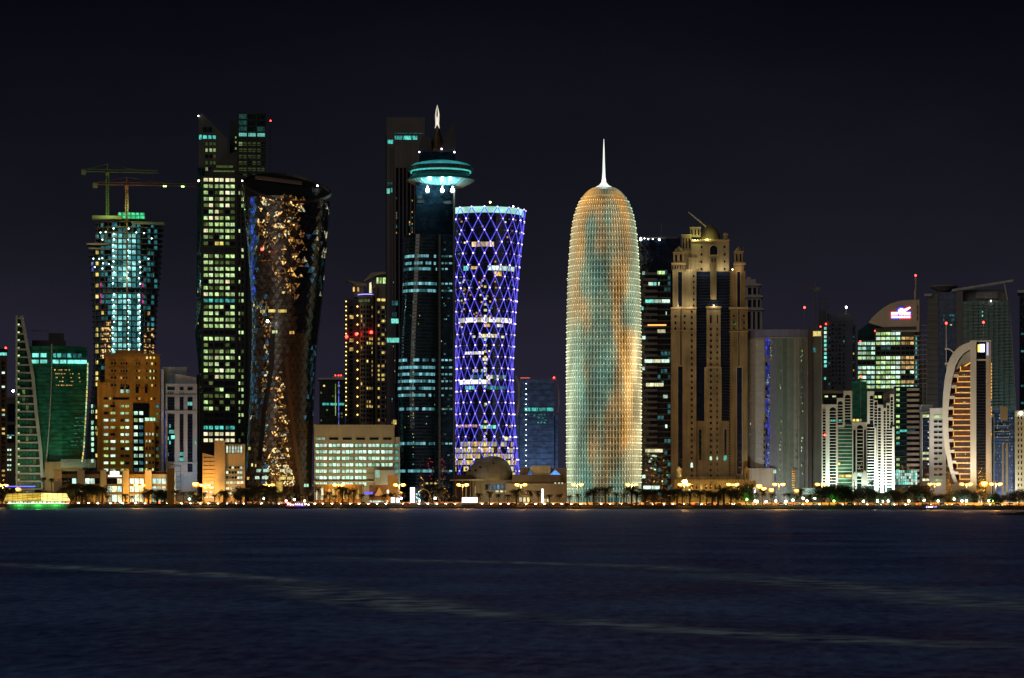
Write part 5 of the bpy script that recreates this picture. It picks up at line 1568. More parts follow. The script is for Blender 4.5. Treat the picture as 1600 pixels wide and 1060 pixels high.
for k in range(70):
    y = R.uniform(545, 745); x = R.choice([1172, 1218, 1219.5, 1243, 1252, 1253]) + R.gauss(0, .7)
    b.win(x, x + 1.3, y, y + R.uniform(1.2, 4), -.55 if x < 1230 else -.0 if x < 1245 else .6, FR_DK, R.choice([L_TEALDIM, L_WHITE, L_LIME, L_LIMEDIM]), .1)
for x in (1225, 1245, 1256): b.bar('mullion', wall('mullion_grey', (.22, .22, .20), .4), x, x + .5, 529, GROUND_PY, -.6 if x < 1240 else .1, 1.4)
for y in frange(660, 750, 9.2): b.win(1193, 1195, y, y + 4.4, -.15, FR_DK, GL_BLK, .1)
for y in frange(732, 765, 3.6): b.win(1237, 1242.5, y, y + 2.4, -.2, FR_DK, L_ORANGE, .1)
b.box('base_block', wall('amber_base', (.35, .28, .2), .7), 1166, 1210, 732, y0=-3, y1=0)
b.win(1208, 1213, 734, 740, -3.1, FR_LT, L_MINT, .15)
b.lamp(1282, 511, 0, RED, .5, 'beacon')
b.done()

# ================================================================== V dark tower behind
b = Bd('tower_block', 'dark residential tower with open roof frame and one bright column of rooms', 'tower', 1310, 1900)
DKP = wall('dark_panel', (.09, .095, .14), .6, .3)
b.box('body', DKP, 1286, 1333, 500, y0=0, y1=28)
b.box('left_column', wall('dark_panel2', (.06, .065, .07), .6), 1279, 1290, 486, y0=-1, y1=24); b.box('round_crown', DKP, 1292, 1331, 490, 500, 3, 22)
b.box('right_column', DKP, 1322, 1338, 508, y0=2, y1=26)
for x in (1279.5, 1287, 1294): b.bar('roof_post', DKP, x, x + 1, 465, 490, 2, 3)
for y in (465, 469.5, 474, 478.5, 483): b.bar('roof_beam', DKP, 1279.5, 1295, y, y + 1, 1.8, 3.2)
grid(b, [(1287.2, 1292)], frange(511, 572, 6.5), 5, [(L_CYAN, .8), (L_WHITE, .3)], -1.1)
grid(b, [(1287.2, 1291)], [589], 5, [(L_CYAN, 1)], -1.1)
grid(b, [(1294, 1297.5)], frange(514, 600, 6.5), 3.6, [(L_TEALDIM, .5), (GL_BLK, .5)], -.05)
grid(b, [(1299, 1303), (1305, 1308), (1310, 1314), (1317, 1320)], frange(506, 606, 6.5), 4.4, [(GL_BLK, .8), (wall('grey_blind', (.12, .12, .14), .7), .18), (L_TEALDIM, .03)], -.05, DKP, .15)
grid(b, [(1325, 1328.5), (1331, 1335)], frange(512, 606, 6.5), 3.6, [(GL_BLK, .7), (L_WHITE, .08), (L_YEL, .08), (L_TEALDIM, .2)], 1.9)
for y in frange(503, 606, 6.5): b.bar('floor_band', wall('dark_band', (.08, .08, .11), .6), 1292, 1322, y - .6, y, -.6, 0)
b.lamp(1322.3, 480.5, 0, WHT, .8, 'roof_lamp'); b.bar('lamp_mast', STEEL, 1322, 1322.7, 481, 500, 3, 3.4)
b.lamp(1290.5, 506.5, -1, RED, .6, 'beacon')
b.done()
cr = crane(None, 'grey tower crane seen far off above the smooth glass tower', 1274, 452, 560, 451.5, 1241, 1281, (.22, .17, .14), 2100)
b = Bd('antenna_mast', 'thin roof mast topped by a red beacon above the smooth grey tower', 'mast', 1257, 1660, G0)
b.bar('pole', STEEL, 1256.7, 1257.3, 480, 516, 10, 10.3); b.lamp(1257, 479, 10, RED, .75, 'beacon')
w = MB(); w.box(b.x(1254), b.x(1260), 8, 12, b.z(516), b.z(514.5)); b.put('base', w, STEEL)
b.root.location.z += 0
# ================================================================== X arched towers
WS = wall('white_stone', (.62, .62, .54), .7, .15)
WS2 = wall('white_stone_trim', (.7, .7, .62), .7, .15)
def arch_frame(b, a, c_, top, bot, y0, inner, d=1.2, depth=14, at_=1.6, gl=GL_TEAL, bars=8.9):
    """a slab with a tall round-headed recess: frame as one plate with an opening, glass behind"""
    w = MB(); ia, ic = a + at_, c_ - at_
    xi0, xi1 = b.x(inner[0]), b.x(inner[1]); r = (xi1 - xi0) / 2; cx_ = (xi0 + xi1) / 2; zt = b.z(inner[2]); zb = 0.0 if inner[3] is None else b.z(inner[3])
    arc = [(cx_ + r * cos(pi * k / 10), zt - r + r * sin(pi * k / 10)) for k in range(11)]
    X0, X1, Z0, Z1 = b.x(a), b.x(c_), (0.0 if bot is None else b.z(bot)), b.z(top)
    # left pier, right pier, head
    def slab(poly): w.plate(poly, y0, y0 + d)
    slab([(X0, Z0), (xi0, Z0), (xi0, zt - r), (X0, zt - r)])
    slab([(xi1, Z0), (X1, Z0), (X1, zt - r), (xi1, zt - r)])
    for k in range(10):
        p, q = arc[k], arc[k + 1]
        slab([(p[0], p[1]), (p[0], Z1), (q[0], Z1), (q[0], q[1])])
    slab([(X0, zt - r), (xi0, zt - r), (xi0, Z1), (X0, Z1)]); slab([(xi1, zt - r), (X1, zt - r), (X1, Z1), (xi1, Z1)])
    b.put('arch_frame', w, WS)
    w = MB(); w.box(X0 + .1, X1 - .1, y0 + d * .5, y0 + depth, Z0, Z1 - .2); b.put('shaft', w, gl)
    if bars:
        for y in frange(inner[2] + 6, 760 if inner[3] is None else inner[3] - 1, bars):
            b.bar('transom', WS2, inner[0], inner[1], y, y + .9, y0 + d * .15, y0 + d * .45)
b = Bd('arched_tower', 'white arched office tower stepping up to the right beside the grey column', 'tower', 1308, 1580)
arch_frame(b, 1284, 1307.5, 632, None, 0, (1296.2, 1306.2, 636.5, None), gl=GL_TEAL, bars=4.7)
w = MB(); w.box(b.x(1288.5), b.x(1291.5), -.2, .5, 0, b.z(640)); b.put('glass_strip', w, GL_TEAL)
for y in frange(642, 760, 4.7): b.bar('transom', WS2, 1285.5, 1289.5, y, y + .8, -.5, -.2)
b.box('glass_strip', GL_BLK, 1285.4, 1289.6, 640, y0=-.15, y1=.1)
b.box('pilaster', WS, 1290, 1296.2, 633, y0=-.8, y1=0)
arch_frame(b, 1307.5, 1318, 622, 668, .6, (1309, 1316.8, 627, 666), bars=4.5)
arch_frame(b, 1318, 1331.5, 611, 659, .2, (1320, 1329, 617, 656.5), bars=4.5)
b.plate('corbel', WS, [(1307.5, 668), (1319, 668), (1321, 660), (1318, 660), (1316, 665), (1307.5, 665)], .2, 2)
b.box('bay', GL_GREEN, 1309, 1332, 661, y0=1.6, y1=16)
b.box('pier', WS, 1307.6, 1309.4, 668, y0=.8, y1=3)
for y in frange(664, 762, 5.6): b.bar('transom', WS2, 1309.5, 1331.5, y, y + .75, 1.2, 1.6)
grid(b, [(1310, 1320), (1320.5, 1331)], [741.5], 5, [(L_YEL, 1)], 1.1)
b.box('roof_block', GL_BLK, 1287, 1317, 624, y0=3, y1=16); b.box('roof_block', wall('roof_grey', (.2, .18, .18), .7), 1286, 1318, 610, 614.5, 5, 16)
b.box('roof_block', GL_BLK, 1287, 1317, 614.5, 622, 5, 16)
grid(b, [(1288, 1294), (1300, 1307)], [617.5], 3.5, [(L_LIME, 1)], 4.9)
grid(b, [(1297, 1306), (1310, 1316)], [655.5], 4, [(L_TEAL, 1)], .05)
b.lamp(1288.5, 680, -.8, RED, .6, 'beacon'); b.win(1309.5, 1313, 723, 727, 1.0, FR_DK, L_YEL, .1)
b.done()
b = Bd('glass_tower', 'dark green glass tower rising between the two white arched groups', 'tower', 1343, 1640)
b.box('body', GL_GREEN, 1331, 1354, 596, y0=0, y1=20); b.plate('slant_top', GL_GREEN, [(1338, 598), (1344, 589), (1346, 598)], 2, 12)
b.bar('mast', wall('mullion_grey', (.22, .22, .20), .4), 1344.4, 1345.2, 589, 655, -.5, -.1); b.lamp(1345, 588.5, -.4, RED, .55, 'beacon')
for y in frange(601, 655, 5): b.bar('floor_band', wall('green_spandrel', (.02, .07, .04), .35), 1331.3, 1353.7, y, y + .7, -.3, 0)
grid(b, [(1331.5, 1337), (1337.5, 1343), (1343.5, 1347)], [654.5], 5, [(L_LIME, .7), (L_YEL, .3)], -.1)
b.done()
b = Bd('arched_tower', 'small white arched tower with twin inner columns between the stepped groups', 'tower', 1342, 1570)
arch_frame(b, 1331.5, 1354.5, 661.5, None, 0, (1339, 1348.5, 664.5, None), gl=GL_TEAL, bars=5.6)
b.box('glass_strip', GL_TEAL, 1333.2, 1337, 672, y0=-.25, y1=0); b.box('glass_strip', GL_TEAL, 1350, 1353, 672, y0=-.25, y1=0)
b.bar('head_course', WS2, 1330.8, 1355.2, 660, 662.5, -.7, 6)
for k in range(14): x = R.uniform(1340, 1347); y = R.uniform(715, 745); b.win(x, x + 1.4, y, y + 1.4, -.05, FR_DK, L_WHITE, .1)
b.plate('gable', WS, [(1332, None), (1332, 742), (1336, 737), (1338, 742), (1338, None)], -4, -1)
b.plate('gable', WS, [(1346, None), (1346, 742), (1351, 735), (1356, 742), (1356, None)], -4, -1)
b.win(1339, 1347, 739, 745, -1.1, FR_LT, L_WHITE, .2)
b.win(1333, 1336.5, 752, 770, -4.1, WS2, GL_BLK, .3, True)
b.done()
b = Bd('arched_tower', 'white arched office tower stepped like a V, brightly lit at its foot', 'tower', 1376, 1580)
arch_frame(b, 1355, 1366, 611.5, 662, 1.6, (1359, 1364.5, 618, 660), bars=4.5)
arch_frame(b, 1365, 1371.6, 625.5, 668, 1.0, (1366.2, 1370.8, 628, 667), bars=4.5)
arch_frame(b, 1370.6, 1380, 632.5, None, 0, (1371.8, 1376.4, 637, None), bars=4.5)
arch_frame(b, 1380, 1384.8, 638, None, .4, (1380.8, 1383.8, 642, None), bars=4.5)
arch_frame(b, 1384.8, 1390.5, 630, 672, .9, (1385.8, 1389.4, 633, 670), bars=4.5)
arch_frame(b, 1390.5, 1397, 616, 664, 1.5, (1391.6, 1395.4, 620, 662), bars=4.5)
b.box('pilaster', WS, 1376.6, 1380.4, 634, y0=-.9, y1=0)
b.box('bay', GL_TEAL, 1354.6, 1366, 664, y0=2.4, y1=16); b.box('bay_pier', WS, 1366.2, 1369.6, 668, y0=.8, y1=12)
b.box('bay', GL_TEAL, 1385, 1396, 668, y0=2.2, y1=14)
for y in frange(668, 762, 4.5):
    b.bar('transom', WS2, 1354.8, 1366.2, y, y + .9, 1.9, 2.4)
    b.bar('transom', WS2, 1385, 1395.6, y + 2, y + 3.4, 1.4, 2.2)
b.box('edge_pier', WS, 1394, 1397.5, 667, y0=1.0, y1=12)
b.box('roof_block', GL_BLK, 1366, 1380, 612, y0=5, y1=14); b.plate('roof_wedge', wall('roof_grey', (.2, .18, .18), .7), [(1378, 617), (1398, 606), (1399, 616), (1380, 626)], 5, 12)
grid(b, [(1366, 1371), (1371.5, 1378)], [617.5], 5, [(L_LIME, 1)], 4.8)
b.done()

# ================================================================== W curved-top office tower with sign
b = Bd('office_tower', 'mint lit office tower with curved sail top carrying a glowing red and blue sign', 'tower', 1390, 1680)
SAND = wall('sail_panel', (.36, .31, .25), .7, .15)
pts = [(1357, 503.5), (1362, 497), (1370, 489), (1380, 481), (1391, 474.8), (1402, 471.3), (1413, 469.5), (1424, 469), (1436, 469.5), (1436, 510.6), (1380, 511), (1370, 508)]
b.plate('sail', SAND, pts, 1, 8)
b.bar('sail_rib', SAND, 1432, 1436.5, 469, 517, .2, 1.2)
for y in (478, 486, 495): b.bar('slot', wall('slot_brown', (.12, .06, .05), .6), 1432.4, 1434.6, y, y + 6.5, -.1, .3)
b.box('body', wall('green_dark_spandrel', (.03, .055, .045), .4), 1339.5, 1428, 531, y0=2, y1=30)
b.box('upper_body', wall('green_dark_spandrel', (.03, .055, .045), .4), 1367, 1436, 513, 534, 2.2, 28)
b.plate('roof_shoulder', GL_TEAL, [(1340, 533), (1340, 517), (1357, 504), (1380, 512), (1380, 533)], 4, 26)
b.box('band', SAND, 1393, 1436.5, 516, 519, .6, 2.2)
rowsW = frange(518.8, 604, 7.55)
def seg(a, c_, n): return [(a + (c_ - a) * k / n + .15, a + (c_ - a) * (k + 1) / n - .15) for k in range(n)]
for j, y in enumerate(rowsW):
    if j > 1: grid(b, seg(1340, 1367.5, 4), [y], 5.2, [(L_MINT, .75), (L_LIME, .3), (L_TEALDIM, .06)] if j not in (6,) else [(GL_BLK, 1)], 1.95, fr=.14)
    ch = [(L_MINT, .4), (L_LIME, .6), (L_WHITE, .2)] if j not in (3, 4) else [(GL_BLK, .9), (L_TEALDIM, .1)]
    grid(b, seg(1368.5, 1407, 5), [y], 5.2, ch, 1.95, fr=.14)
    if j: grid(b, seg(1408, 1428.5, 3), [y], 5.2, [(lit('lit_orange_office', (1, .45, .12), .95, (1, .75, .3), lo=.3), 1)] if j in (1, 2, 5, 6, 7, 10) and j != 3 else ([(L_MINT, .8), (GL_BLK, .2)] if j > 7 else [(GL_BLK, 1)]), 1.95 if j > 1 else 2.15, fr=.14)
    b.win(1430, 1433.2, y + .2, y + 5.2, 2.1, FR_DK, L_TEAL if j % 5 else GL_BLK, .14)
    b.bar('floor_band', SAND, 1428, 1436.2, y + 5.6, y + 7.3, 1.0, 2.3)
b.box('lower_left', GL_TEAL, 1396, 1417, 604, y0=1.2, y1=2)
b.box('right_part', GL_BLK, 1416.5, 1436.6, 604, y0=1.3, y1=28)
for y in frange(607, 755, 8.42):
    b.bar('sun_shade', wall('shade_beige', (.55, .44, .36), .7), 1417, 1436.4, y, y + 3.9, -.2, 1.3)
    b.bar('floor_band', wall('teal_band', (.05, .12, .11), .4), 1396.5, 1417, y + 5, y + 5.9, .8, 1.2)
    if R.random() < .85: b.win(1400, 1406, y - .5, y + 4, .9, FR_DK, L_LIME if R.random() < .8 else L_TEAL, .15)
b.win(1406, 1417, 671, 675.5, .9, FR_DK, L_TEAL, .1); b.win(1417, 1430, 671.5, 674.5, -.3, FR_DK, L_TEALDIM, .1)
for y in frange(735, 758, 4.6):
    for x0 in frange(1397, 1433, 3.3):
        b.win(x0, x0 + 3.1, y, y + 4.2, -.35, FR_DK, pick_w([(L_WHITE, .5), (L_CYAN, .25), (L_TEAL, .2), (L_TEALDIM, .12)]), .08)
# right-hand open lattice flank
LG = wall('lattice_grey', (.17, .16, .15), .6, .2)
for x in (1441.5, 1447.5): b.bar('lattice_post', LG, x, x + 1.2, 532 if x > 1445 else 520, 640, 4, 5)
for y in frange(508, 600, 7.55): b.bar('lattice_beam', LG, 1436.5, 1448.6, y, y + 1.3, 3.4, 5)
b.box('flank', wall('flank_grey', (.16, .14, .13), .7), 1436.6, 1449, 566, y0=5.2, y1=24)
grid(b, [(1438.5, 1441), (1444, 1446.8)], frange(568, 640, 7.55), 4.5, [(GL_BLK, 1)], 5.1, LG, .2)
b.box('core_shaft', LG, 1436.6, 1438, 508, y0=5.2, y1=20)
b.bar('antenna_base', SAND, 1428.4, 1430.8, 453, 470, 1.5, 2.6); b.bar('antenna', SAND, 1429.6, 1431.6, 432, 470, 2.7, 3.3); b.lamp(1430.6, 430.5, 3, RED, .65, 'beacon')
b.lamp(1367, 517, 1, RED, .45, 'beacon'); b.lamp(1344, 533, 1, RED, .45, 'beacon')
# the rooftop sign: red and blue haloed white letter blocks, a round badge and its swoosh
SGW = lamp_mat('sign_white', (1, .95, 1.0), 3.0); SGR = lamp_mat('sign_red', (1, .04, .10), 1.8); SGB = lamp_mat('sign_blue', (.05, .06, 1), 1.8)
def bx(name, mat, a, c_, t_, bt, y0, y1): b.bar(name, mat, a, c_, t_, bt, y0, y1)
bx('sign_backing', SGR, 1391.8, 1404, 487.3, 497.3, .55, .95); bx('sign_backing', SGB, 1410, 1423.6, 487.5, 493, .55, .95)
bx('sign_backing', SGB, 1393, 1406, 493, 498.4, .45, .9); bx('sign_backing', SGR, 1406, 1423.4, 492, 498.6, .5, .85)
# letter strokes
for k, x in enumerate((1393, 1395.6, 1398.2, 1400.8, 1412.4, 1415, 1417.6, 1420.2)):
    bx('sign_letter', SGW, x, x + 1.5, 488.4, 492.6, .1, .5); bx('sign_letter', SGW, x + .2, x + 2.1, 488.4 if k % 2 else 491.4, 489.5 if k % 2 else 492.5, .12, .48)
for k in range(8):
    x = 1393.4 + k * 3.7; bx('sign_letter', SGW, x, x + 2.6, 494.4, 497, .08, .42)
w = MB()
def disc(w, cx_, cz, r, y0, y1, n=16): w.plate([(cx_ + r * cos(2 * pi * k / n), cz + r * sin(2 * pi * k / n)) for k in range(n)], y0, y1)
disc(w, b.x(1408), b.z(486.5), 6.4 * b.kx, .3, .6); b.put('sign_badge_halo', w, SGB)
w = MB(); disc(w, b.x(1408.6), b.z(487.6), 5.2 * b.kx, -.05, .28); b.put('sign_badge', w, SGW)
w = MB(); w.plate([(b.x(x), b.z(y)) for x, y in ((1411, 484.8), (1421.8, 480.2), (1422.6, 481.6), (1413, 487.8))], -.1, .2); b.put('sign_swoosh', w, SGW)
w = MB(); w.plate([(b.x(x), b.z(y)) for x, y in ((1410, 483.8), (1421.6, 479), (1423.2, 482), (1413, 489))], .3, .5); b.put('sign_swoosh', w, SGR)
b.done()

# ================================================================== Y grey white banded block
b = Bd('office_block', 'grey office block half dark glass strip, half white wall with slot windows', 'building', 1456, 1600)
b.box('left_part', wall('grey_render', (.16, .15, .14), .8), 1437.5, 1454, 643, y0=1, y1=24)
b.box('right_part', wall('white_render', (.44, .41, .38), .8, .15), 1453, 1478, 639, y0=0, y1=24)
b.box('roof_room', wall('blue_grey_panel', (.20, .25, .30), .6), 1437, 1458, 632.5, 643, 4, 18)
b.win(1440.8, 1452.5, 652, 752, .95, GW, GL_NAVY, .3)
grid(b, [(1441.5, 1446.5), (1447, 1452)], [648, 706.5, 715.3, 748], 4, [(L_LIME, .7), (L_CREAM, .3)], .6, FR_LT, .12)
for y in frange(656, 748, 8.3): b.bar('floor_band', FR_DK, 1441.2, 1452.2, y, y + .8, .3, .7)
for y in frange(656, 750, 8.3): b.win(1449.6, 1451.6, y + 2, y + 4.2, .5, FR_DK, L_WHITE, .08) if R.random() < .7 else None
grid(b, [(1459, 1465.5), (1466, 1472.5)], frange(656.8, 750, 8.3), 4.3, lambda i, j: L_LIME if j in (6, 7) and R.random() < .8 else GL_BLK, -.05, GW, .12)
grid(b, [(1459, 1472)], [649, 748.5], 4, [(L_LIME, 1)], -.08, GW, .12)
b.bar('cornice', wall('pale_trim', (.58, .52, .48), .8), 1452.5, 1478.5, 638, 640, -.6, 24.4)
b.done()

# ================================================================== Z big dark tower
b = Bd('skyscraper', 'huge dim tower with saucer roof and long slanting roof beam, behind the curved white building', 'skyscraper', 1515, 1950)
DZ = wall('dim_brown_panel', (.15, .13, .125), .6, .2)
b.box('left_shaft', DZ, 1449, 1466, 459, y0=2, y1=34)
b.box('centre_glass', glass('slate_navy_glass', (.03, .05, .12), .3), 1466, 1495, 456, y0=3, y1=34)
b.box('right_pier', DZ, 1494, 1504.5, 455, y0=0, y1=34)
ZG = glass('grey_green_glass', (.17, .25, .23), .35, 1.5, .2)
Zr = lerp_rows([(470, 1577), (540, 1582), (620, 1586.5), (790, 1590)])
w = MB(); w.rings([[(b.x(1504), 1, b.z(y)), (b.x(Zr(y)[0]), 3, b.z(y)), (b.x(Zr(y)[0]), 34, b.z(y)), (b.x(1504), 34, b.z(y))] for y in (788, 700, 620, 540, 471)])
b.put('right_body', w, ZG)
b.box('upper_wall', wall('upper_wall_grey', (.18, .175, .17), .6), 1504, 1573, 452, 471, 8, 30)
b.box('roof_box', wall('roof_box_grey', (.32, .3, .3), .6), 1525, 1559, 455, 466, 6.5, 8)
b.plate('roof_beam', wall('beam_grey', (.5, .46, .42), .6), [(1487.5, 455.5), (1487.5, 452), (1583, 438), (1583, 441.2)], -1, 5)
b.plate('strut', wall('beam_grey', (.5, .46, .42), .6), [(1567.5, 441), (1569.5, 441), (1575, 471), (1573.4, 471)], 0, 2)
b.bar('beam', wall('beam_grey', (.5, .46, .42), .6), 1444, 1456, 458.5, 462, -1, 5)
w = MB(); w.lathe([(r * b.kx, b.z(y)) for r, y in ((8, 456), (12, 451), (22, 446.5), (23.5, 444.5), (21, 443.5))], 32, b.x(1474), 16)
b.put('saucer_roof', w, wall('saucer_grey', (.3, .27, .25), .6), True)
w = MB(); w.tube([(b.x(Zr(y)[0]), 2.6, b.z(y)) for y in (471, 540, 620, 700)], .32, 4); b.put('edge_mullion', w, wall('edge_white', (.4, .42, .42), .5))
grid(b, [(1473, 1476.5), (1479, 1482), (1483, 1491.5)], [490], 4.6, [(L_TEALDIM, .6), (L_TEAL, .4)], 2.9)
grid(b, [(1473, 1476), (1486, 1492)], [496.5], 5.5, [(L_TEALDIM, .7), (L_TEAL, .2)], 2.9)
b.win(1484, 1487.5, 506, 508.5, 2.9, FR_DK, L_LIME, .1)
grid(b, [(1534, 1536.6)], [485.5, 492], 3.6, [(L_CYAN, 1)], .9)
for y in frange(476, 640, 5.0): b.bar('floor_line', wall('floor_line_grey', (.24, .32, .30), .5), 1505, Zr(y)[0] - .6, y, y + .6, .6, 1.1)
for y in frange(474, 640, 10.6): b.bar('floor_line', wall('floor_line_light', (.4, .4, .38), .5), 1505, 1516, y, y + .6, .3, .6)
for x in frange(1512, 1576, 8): b.bar('mullion', wall('mullion_dark', (.03, .045, .042), .4), x, x + .4, 472, 640, .5, 1.6)
for y in frange(476, 700, 8.8): b.bar('floor_line', wall('floor_line_dim', (.24, .21, .2), .5), 1437 + 12, 1465, y, y + .7, 1.5, 2)
b.lamp(1548.5, 471, -1, WHT, .45, 'lamp')
b.done()
b = Bd('office_tower', 'dim tower fragment with pale roof slab at the far right edge', 'tower', 1608, 2000)
b.box('body', GL_NAVY, 1593, 1640, 458, y0=0, y1=30); b.bar('roof_slab', GW, 1590, 1642, 453.5, 457.5, -1, 31)
grid(b, [(1595, 1600), (1601, 1606)], frange(484, 640, 9), 4, [(GL_BLK, .8), (L_TEALDIM, .2)], -.1)
b.done()

# ================================================================== AA curved white building
b = Bd('curved_building', 'white quarter-moon tower with orange edged floors and lit screen at its top', 'tower', 1512, 1580)
WP = wall('white_plaster', (.60, .56, .48), .6, .15)
OUT = lerp_rows([(533, 1523), (536, 1511), (541, 1500), (550, 1490), (563, 1482.5), (580, 1478), (600, 1475), (625, 1473), (650, 1472.5), (675, 1473.5), (700, 1476), (725, 1481), (745, 1487), (757, 1491.5)])
INN = lerp_rows([(548, 1516), (551, 1507), (560, 1499), (575, 1491.5), (600, 1486.5), (625, 1483), (650, 1481.5), (675, 1482), (700, 1484), (725, 1488), (745, 1493), (757, 1498)])
ysA = [533, 535, 537.5, 541, 546, 552, 560, 570, 585, 600, 625, 650, 675, 700, 725, 745, 757]
w = MB()
rings = []
for y in ysA:
    xo = OUT(y)[0]; xi = INN(max(y, 548))[0] if y > 548 else 1516.0
    rings.append([(b.x(xo), -.6, b.z(y)), (b.x(xi), -.6, b.z(y)), (b.x(xi), 16, b.z(y)), (b.x(xo), 16, b.z(y))])
w.rings(rings[::-1]); b.put('curved_frame', w, WP)
b.box('foot', WP, 1488, 1518, 757, y0=-3, y1=16)
b.box('main_column', WP, 1516, 1525.5, 533, y0=-1.4, y1=18)
b.box('right_column', wall('white_plaster_side', (.50, .40, .30), .6, .15), 1540.5, 1548.5, 533.5, y0=-1.2, y1=18)
b.box('glass_strip', GL_BLK, 1525.5, 1540.5, 534, y0=0, y1=16)
for y in frange(560, 775, 4.6): b.bar('glazing_bar', FR_DK, 1525.7, 1540.3, y, y + .5, -.25, 0)
b.bar('cross_bar', WP, 1525.5, 1540.5, 562, 563.8, -1, 0)
b.bar('top_beam', WP, 1516, 1548.5, 532.5, 534.5, -1.6, 18)
b.win(1527.5, 1530.5, 538.5, 551, -.1, FR_DK, lit('screen_amber', (1, .6, .05), 1.8, lo=.8), .1); b.win(1530.5, 1538.5, 538, 551, -.1, FR_DK, lit('screen_white', (.85, .85, 1), 3.0, lo=.8), .1)
OG = lit('orange_cove_light', (1.0, .40, .03), 1.6, (1, .5, .05), lo=.6, rnd=.15)
FG = lit('dim_brown_glass_glow', (.42, .10, .03), .32, (.25, .06, .03), lo=.15, sx=.3, sz=1.2)  # orange light on the brown glass put in as dim glow
for j, y in enumerate(frange(572, 752, 8.45)):
    xi = INN(y)[0] + (1.2 if j % 2 else 7.5)
    if xi > 1514: continue
    w = MB(); w.box(b.x(xi), b.x(1516), .2, 14, b.z(y + 7.0), b.z(y + .4)); b.put('floor_glass', w, FG)
    if j % 2: b.bar('balcony', WP, INN(y)[0] - .5, INN(y)[0] + 7.5, y + 4.5, y + 9, -.5, 2)
    b.bar('cove_light', OG, xi, 1516, y + 7.2, y + 8.3, -.15, .5)
    if not j % 2: b.bar('cove_light', OG, xi - .2, xi + .9, y + 1, y + 7.0, -.1, .3)
    b.bar('slab_edge', WP, xi - 2, 1516, y + 8.3, y + 9.0, -.2, 10)
b.box('back_glass', wall('warm_backing', (.18, .09, .04), .5), 1484, 1516, 560, 756, 14, 15)
w = MB(); w.plate([(b.x(x), b.z(y)) for x, y in ((1516, 548), (1516, 566), (1503, 572), (1493, 580), (1496, 570), (1502, 560), (1508, 553))], .5, 12); b.put('upper_panel', w, wall('upper_panel_beige', (.36, .33, .27), .6))
w = MB(); w.plate([(b.x(x), b.z(y)) for x, y in ((1516, 566), (1516, 568), (1506, 575), (1502, 577), (1506, 572))], .3, .7); b.put('cove_light', w, OG)
for k in range(40):
    y = R.choice([580, 585, 590, 612, 628, 655, 672, 690, 709, 722]); x = R.gauss(1505, 4); x = min(x, 1513)
    b.win(x, x + 1.8, y, y + 1.6, .1, FR_DK, R.choice([L_TEALDIM, L_WHITE, L_LIME, L_TEAL]), .08)
for y in frange(568, 680, 5.2): b.bar('side_light', OG, 1547.8, 1549.6, y, y + 3.4, -.9, -.6) if y < 606 or R.random() < .5 else b.bar('side_light', L_WHITE, 1548, 1549, y, y + 1.5, -.9, -.6)
b.bar('neon_band', lamp_mat('violet_wash', (.6, .6, 1.0), .9), 1541.5, 1544.5, 536, 556, -1.35, -1.2)
b.bar('antenna', wall('antenna_grey', (.5, .45, .42), .5), 1536.2, 1537, 504, 533, 4, 4.5); b.lamp(1536.6, 503.5, 4, RED, .7, 'beacon')
b.bar('antenna', wall('antenna_grey', (.5, .45, .42), .5), 1477.6, 1478.8, 504, 575, 8, 8.5); b.lamp(1478.2, 503.5, 8, RED, .7, 'beacon')
w = MB(); ar = [(1475.5, 541), (1480, 541), (1485, 543), (1490, 547.5), (1493, 553)]
for p, q in zip(ar, ar[1:]): w.plate([(b.x(p[0]), b.z(p[1])), (b.x(q[0]), b.z(q[1])), (b.x(q[0]), b.z(q[1] + 2)), (b.x(p[0]), b.z(p[1] + 2))], 20, 22)
b.put('rear_arc', w, WP); b.box('rear_glass', GL_NAVY, 1475.5, 1490, 544, y0=22, y1=34); b.bar('rear_band', WP, 1475.5, 1484, 564, 566.5, 21, 22)
b.done()

# ================================================================== AB / AC at the right edge
b = Bd('office_block', 'low blue glass block with cream roof box, right of the curved white building', 'building', 1568, 1640)
b.box('body', glass('blue_block_glass', (.04, .12, .34), .25, 1.5, .5), 1548, 1585, 641, y0=0, y1=26)
b.bar('edge_column', WS, 1548.6, 1553.5, 647, GROUND_PY, -1.2, 0); b.box('edge_glass', GL_BLK, 1550, 1552.6, 652, y0=-1.4, y1=-1.2)
b.box('roof_box', CRM, 1562.5, 1574.5, 635.5, 657, -.8, 8)
for y in (665, 674, 683): b.bar('balcony_rail', WS, 1553.5, 1577, y, y + 1, -1.2, -.4)
for x0, x1 in ((1565.5, 1568), (1571.5, 1575)): b.bar('pier', CRM, x0, x1, 692, GROUND_PY, -.8, 0)
for y in frange(646, 780, 4.9): b.bar('floor_band', wall('blue_spandrel', (.03, .06, .12), .4), 1548.5, 1584.7, y, y + .7, -.3, 0)
BR = lit('lit_blue_office', (.20, .42, .85), .55, (.4, .7, .9), lo=.1, sx=1.3, sz=.5)
grid(b, [(x, x + 2.8) for x in frange(1554, 1582, 3.2)], frange(647, 775, 4.9), 3.8, [(BR, .25), (L_TEALDIM, .06), (None, .7)], -.05)
b.done()
b = Bd('apartment_block', 'cream floodlit block with paired square windows, cut by the right edge', 'building', 1604, 1620)
b.box('body', wall('cream_render', (.55, .50, .36), .8, .15), 1586, 1640, 642.5, y0=0, y1=26)
b.bar('parapet', wall('cream_trim', (.56, .44, .26), .7), 1585.5, 1640.5, 641.5, 643.5, -.5, 26.5)
grid(b, [(1590, 1592.6), (1594.8, 1597.4), (1603, 1606), (1608, 1611)], frange(651, 762, 8.75), 4.6, [(GL_BLK, 1)], -.05, CRM, .12)
b.lamp(1595, 646, -1, WHT, .8, 'lamp')
b.done()

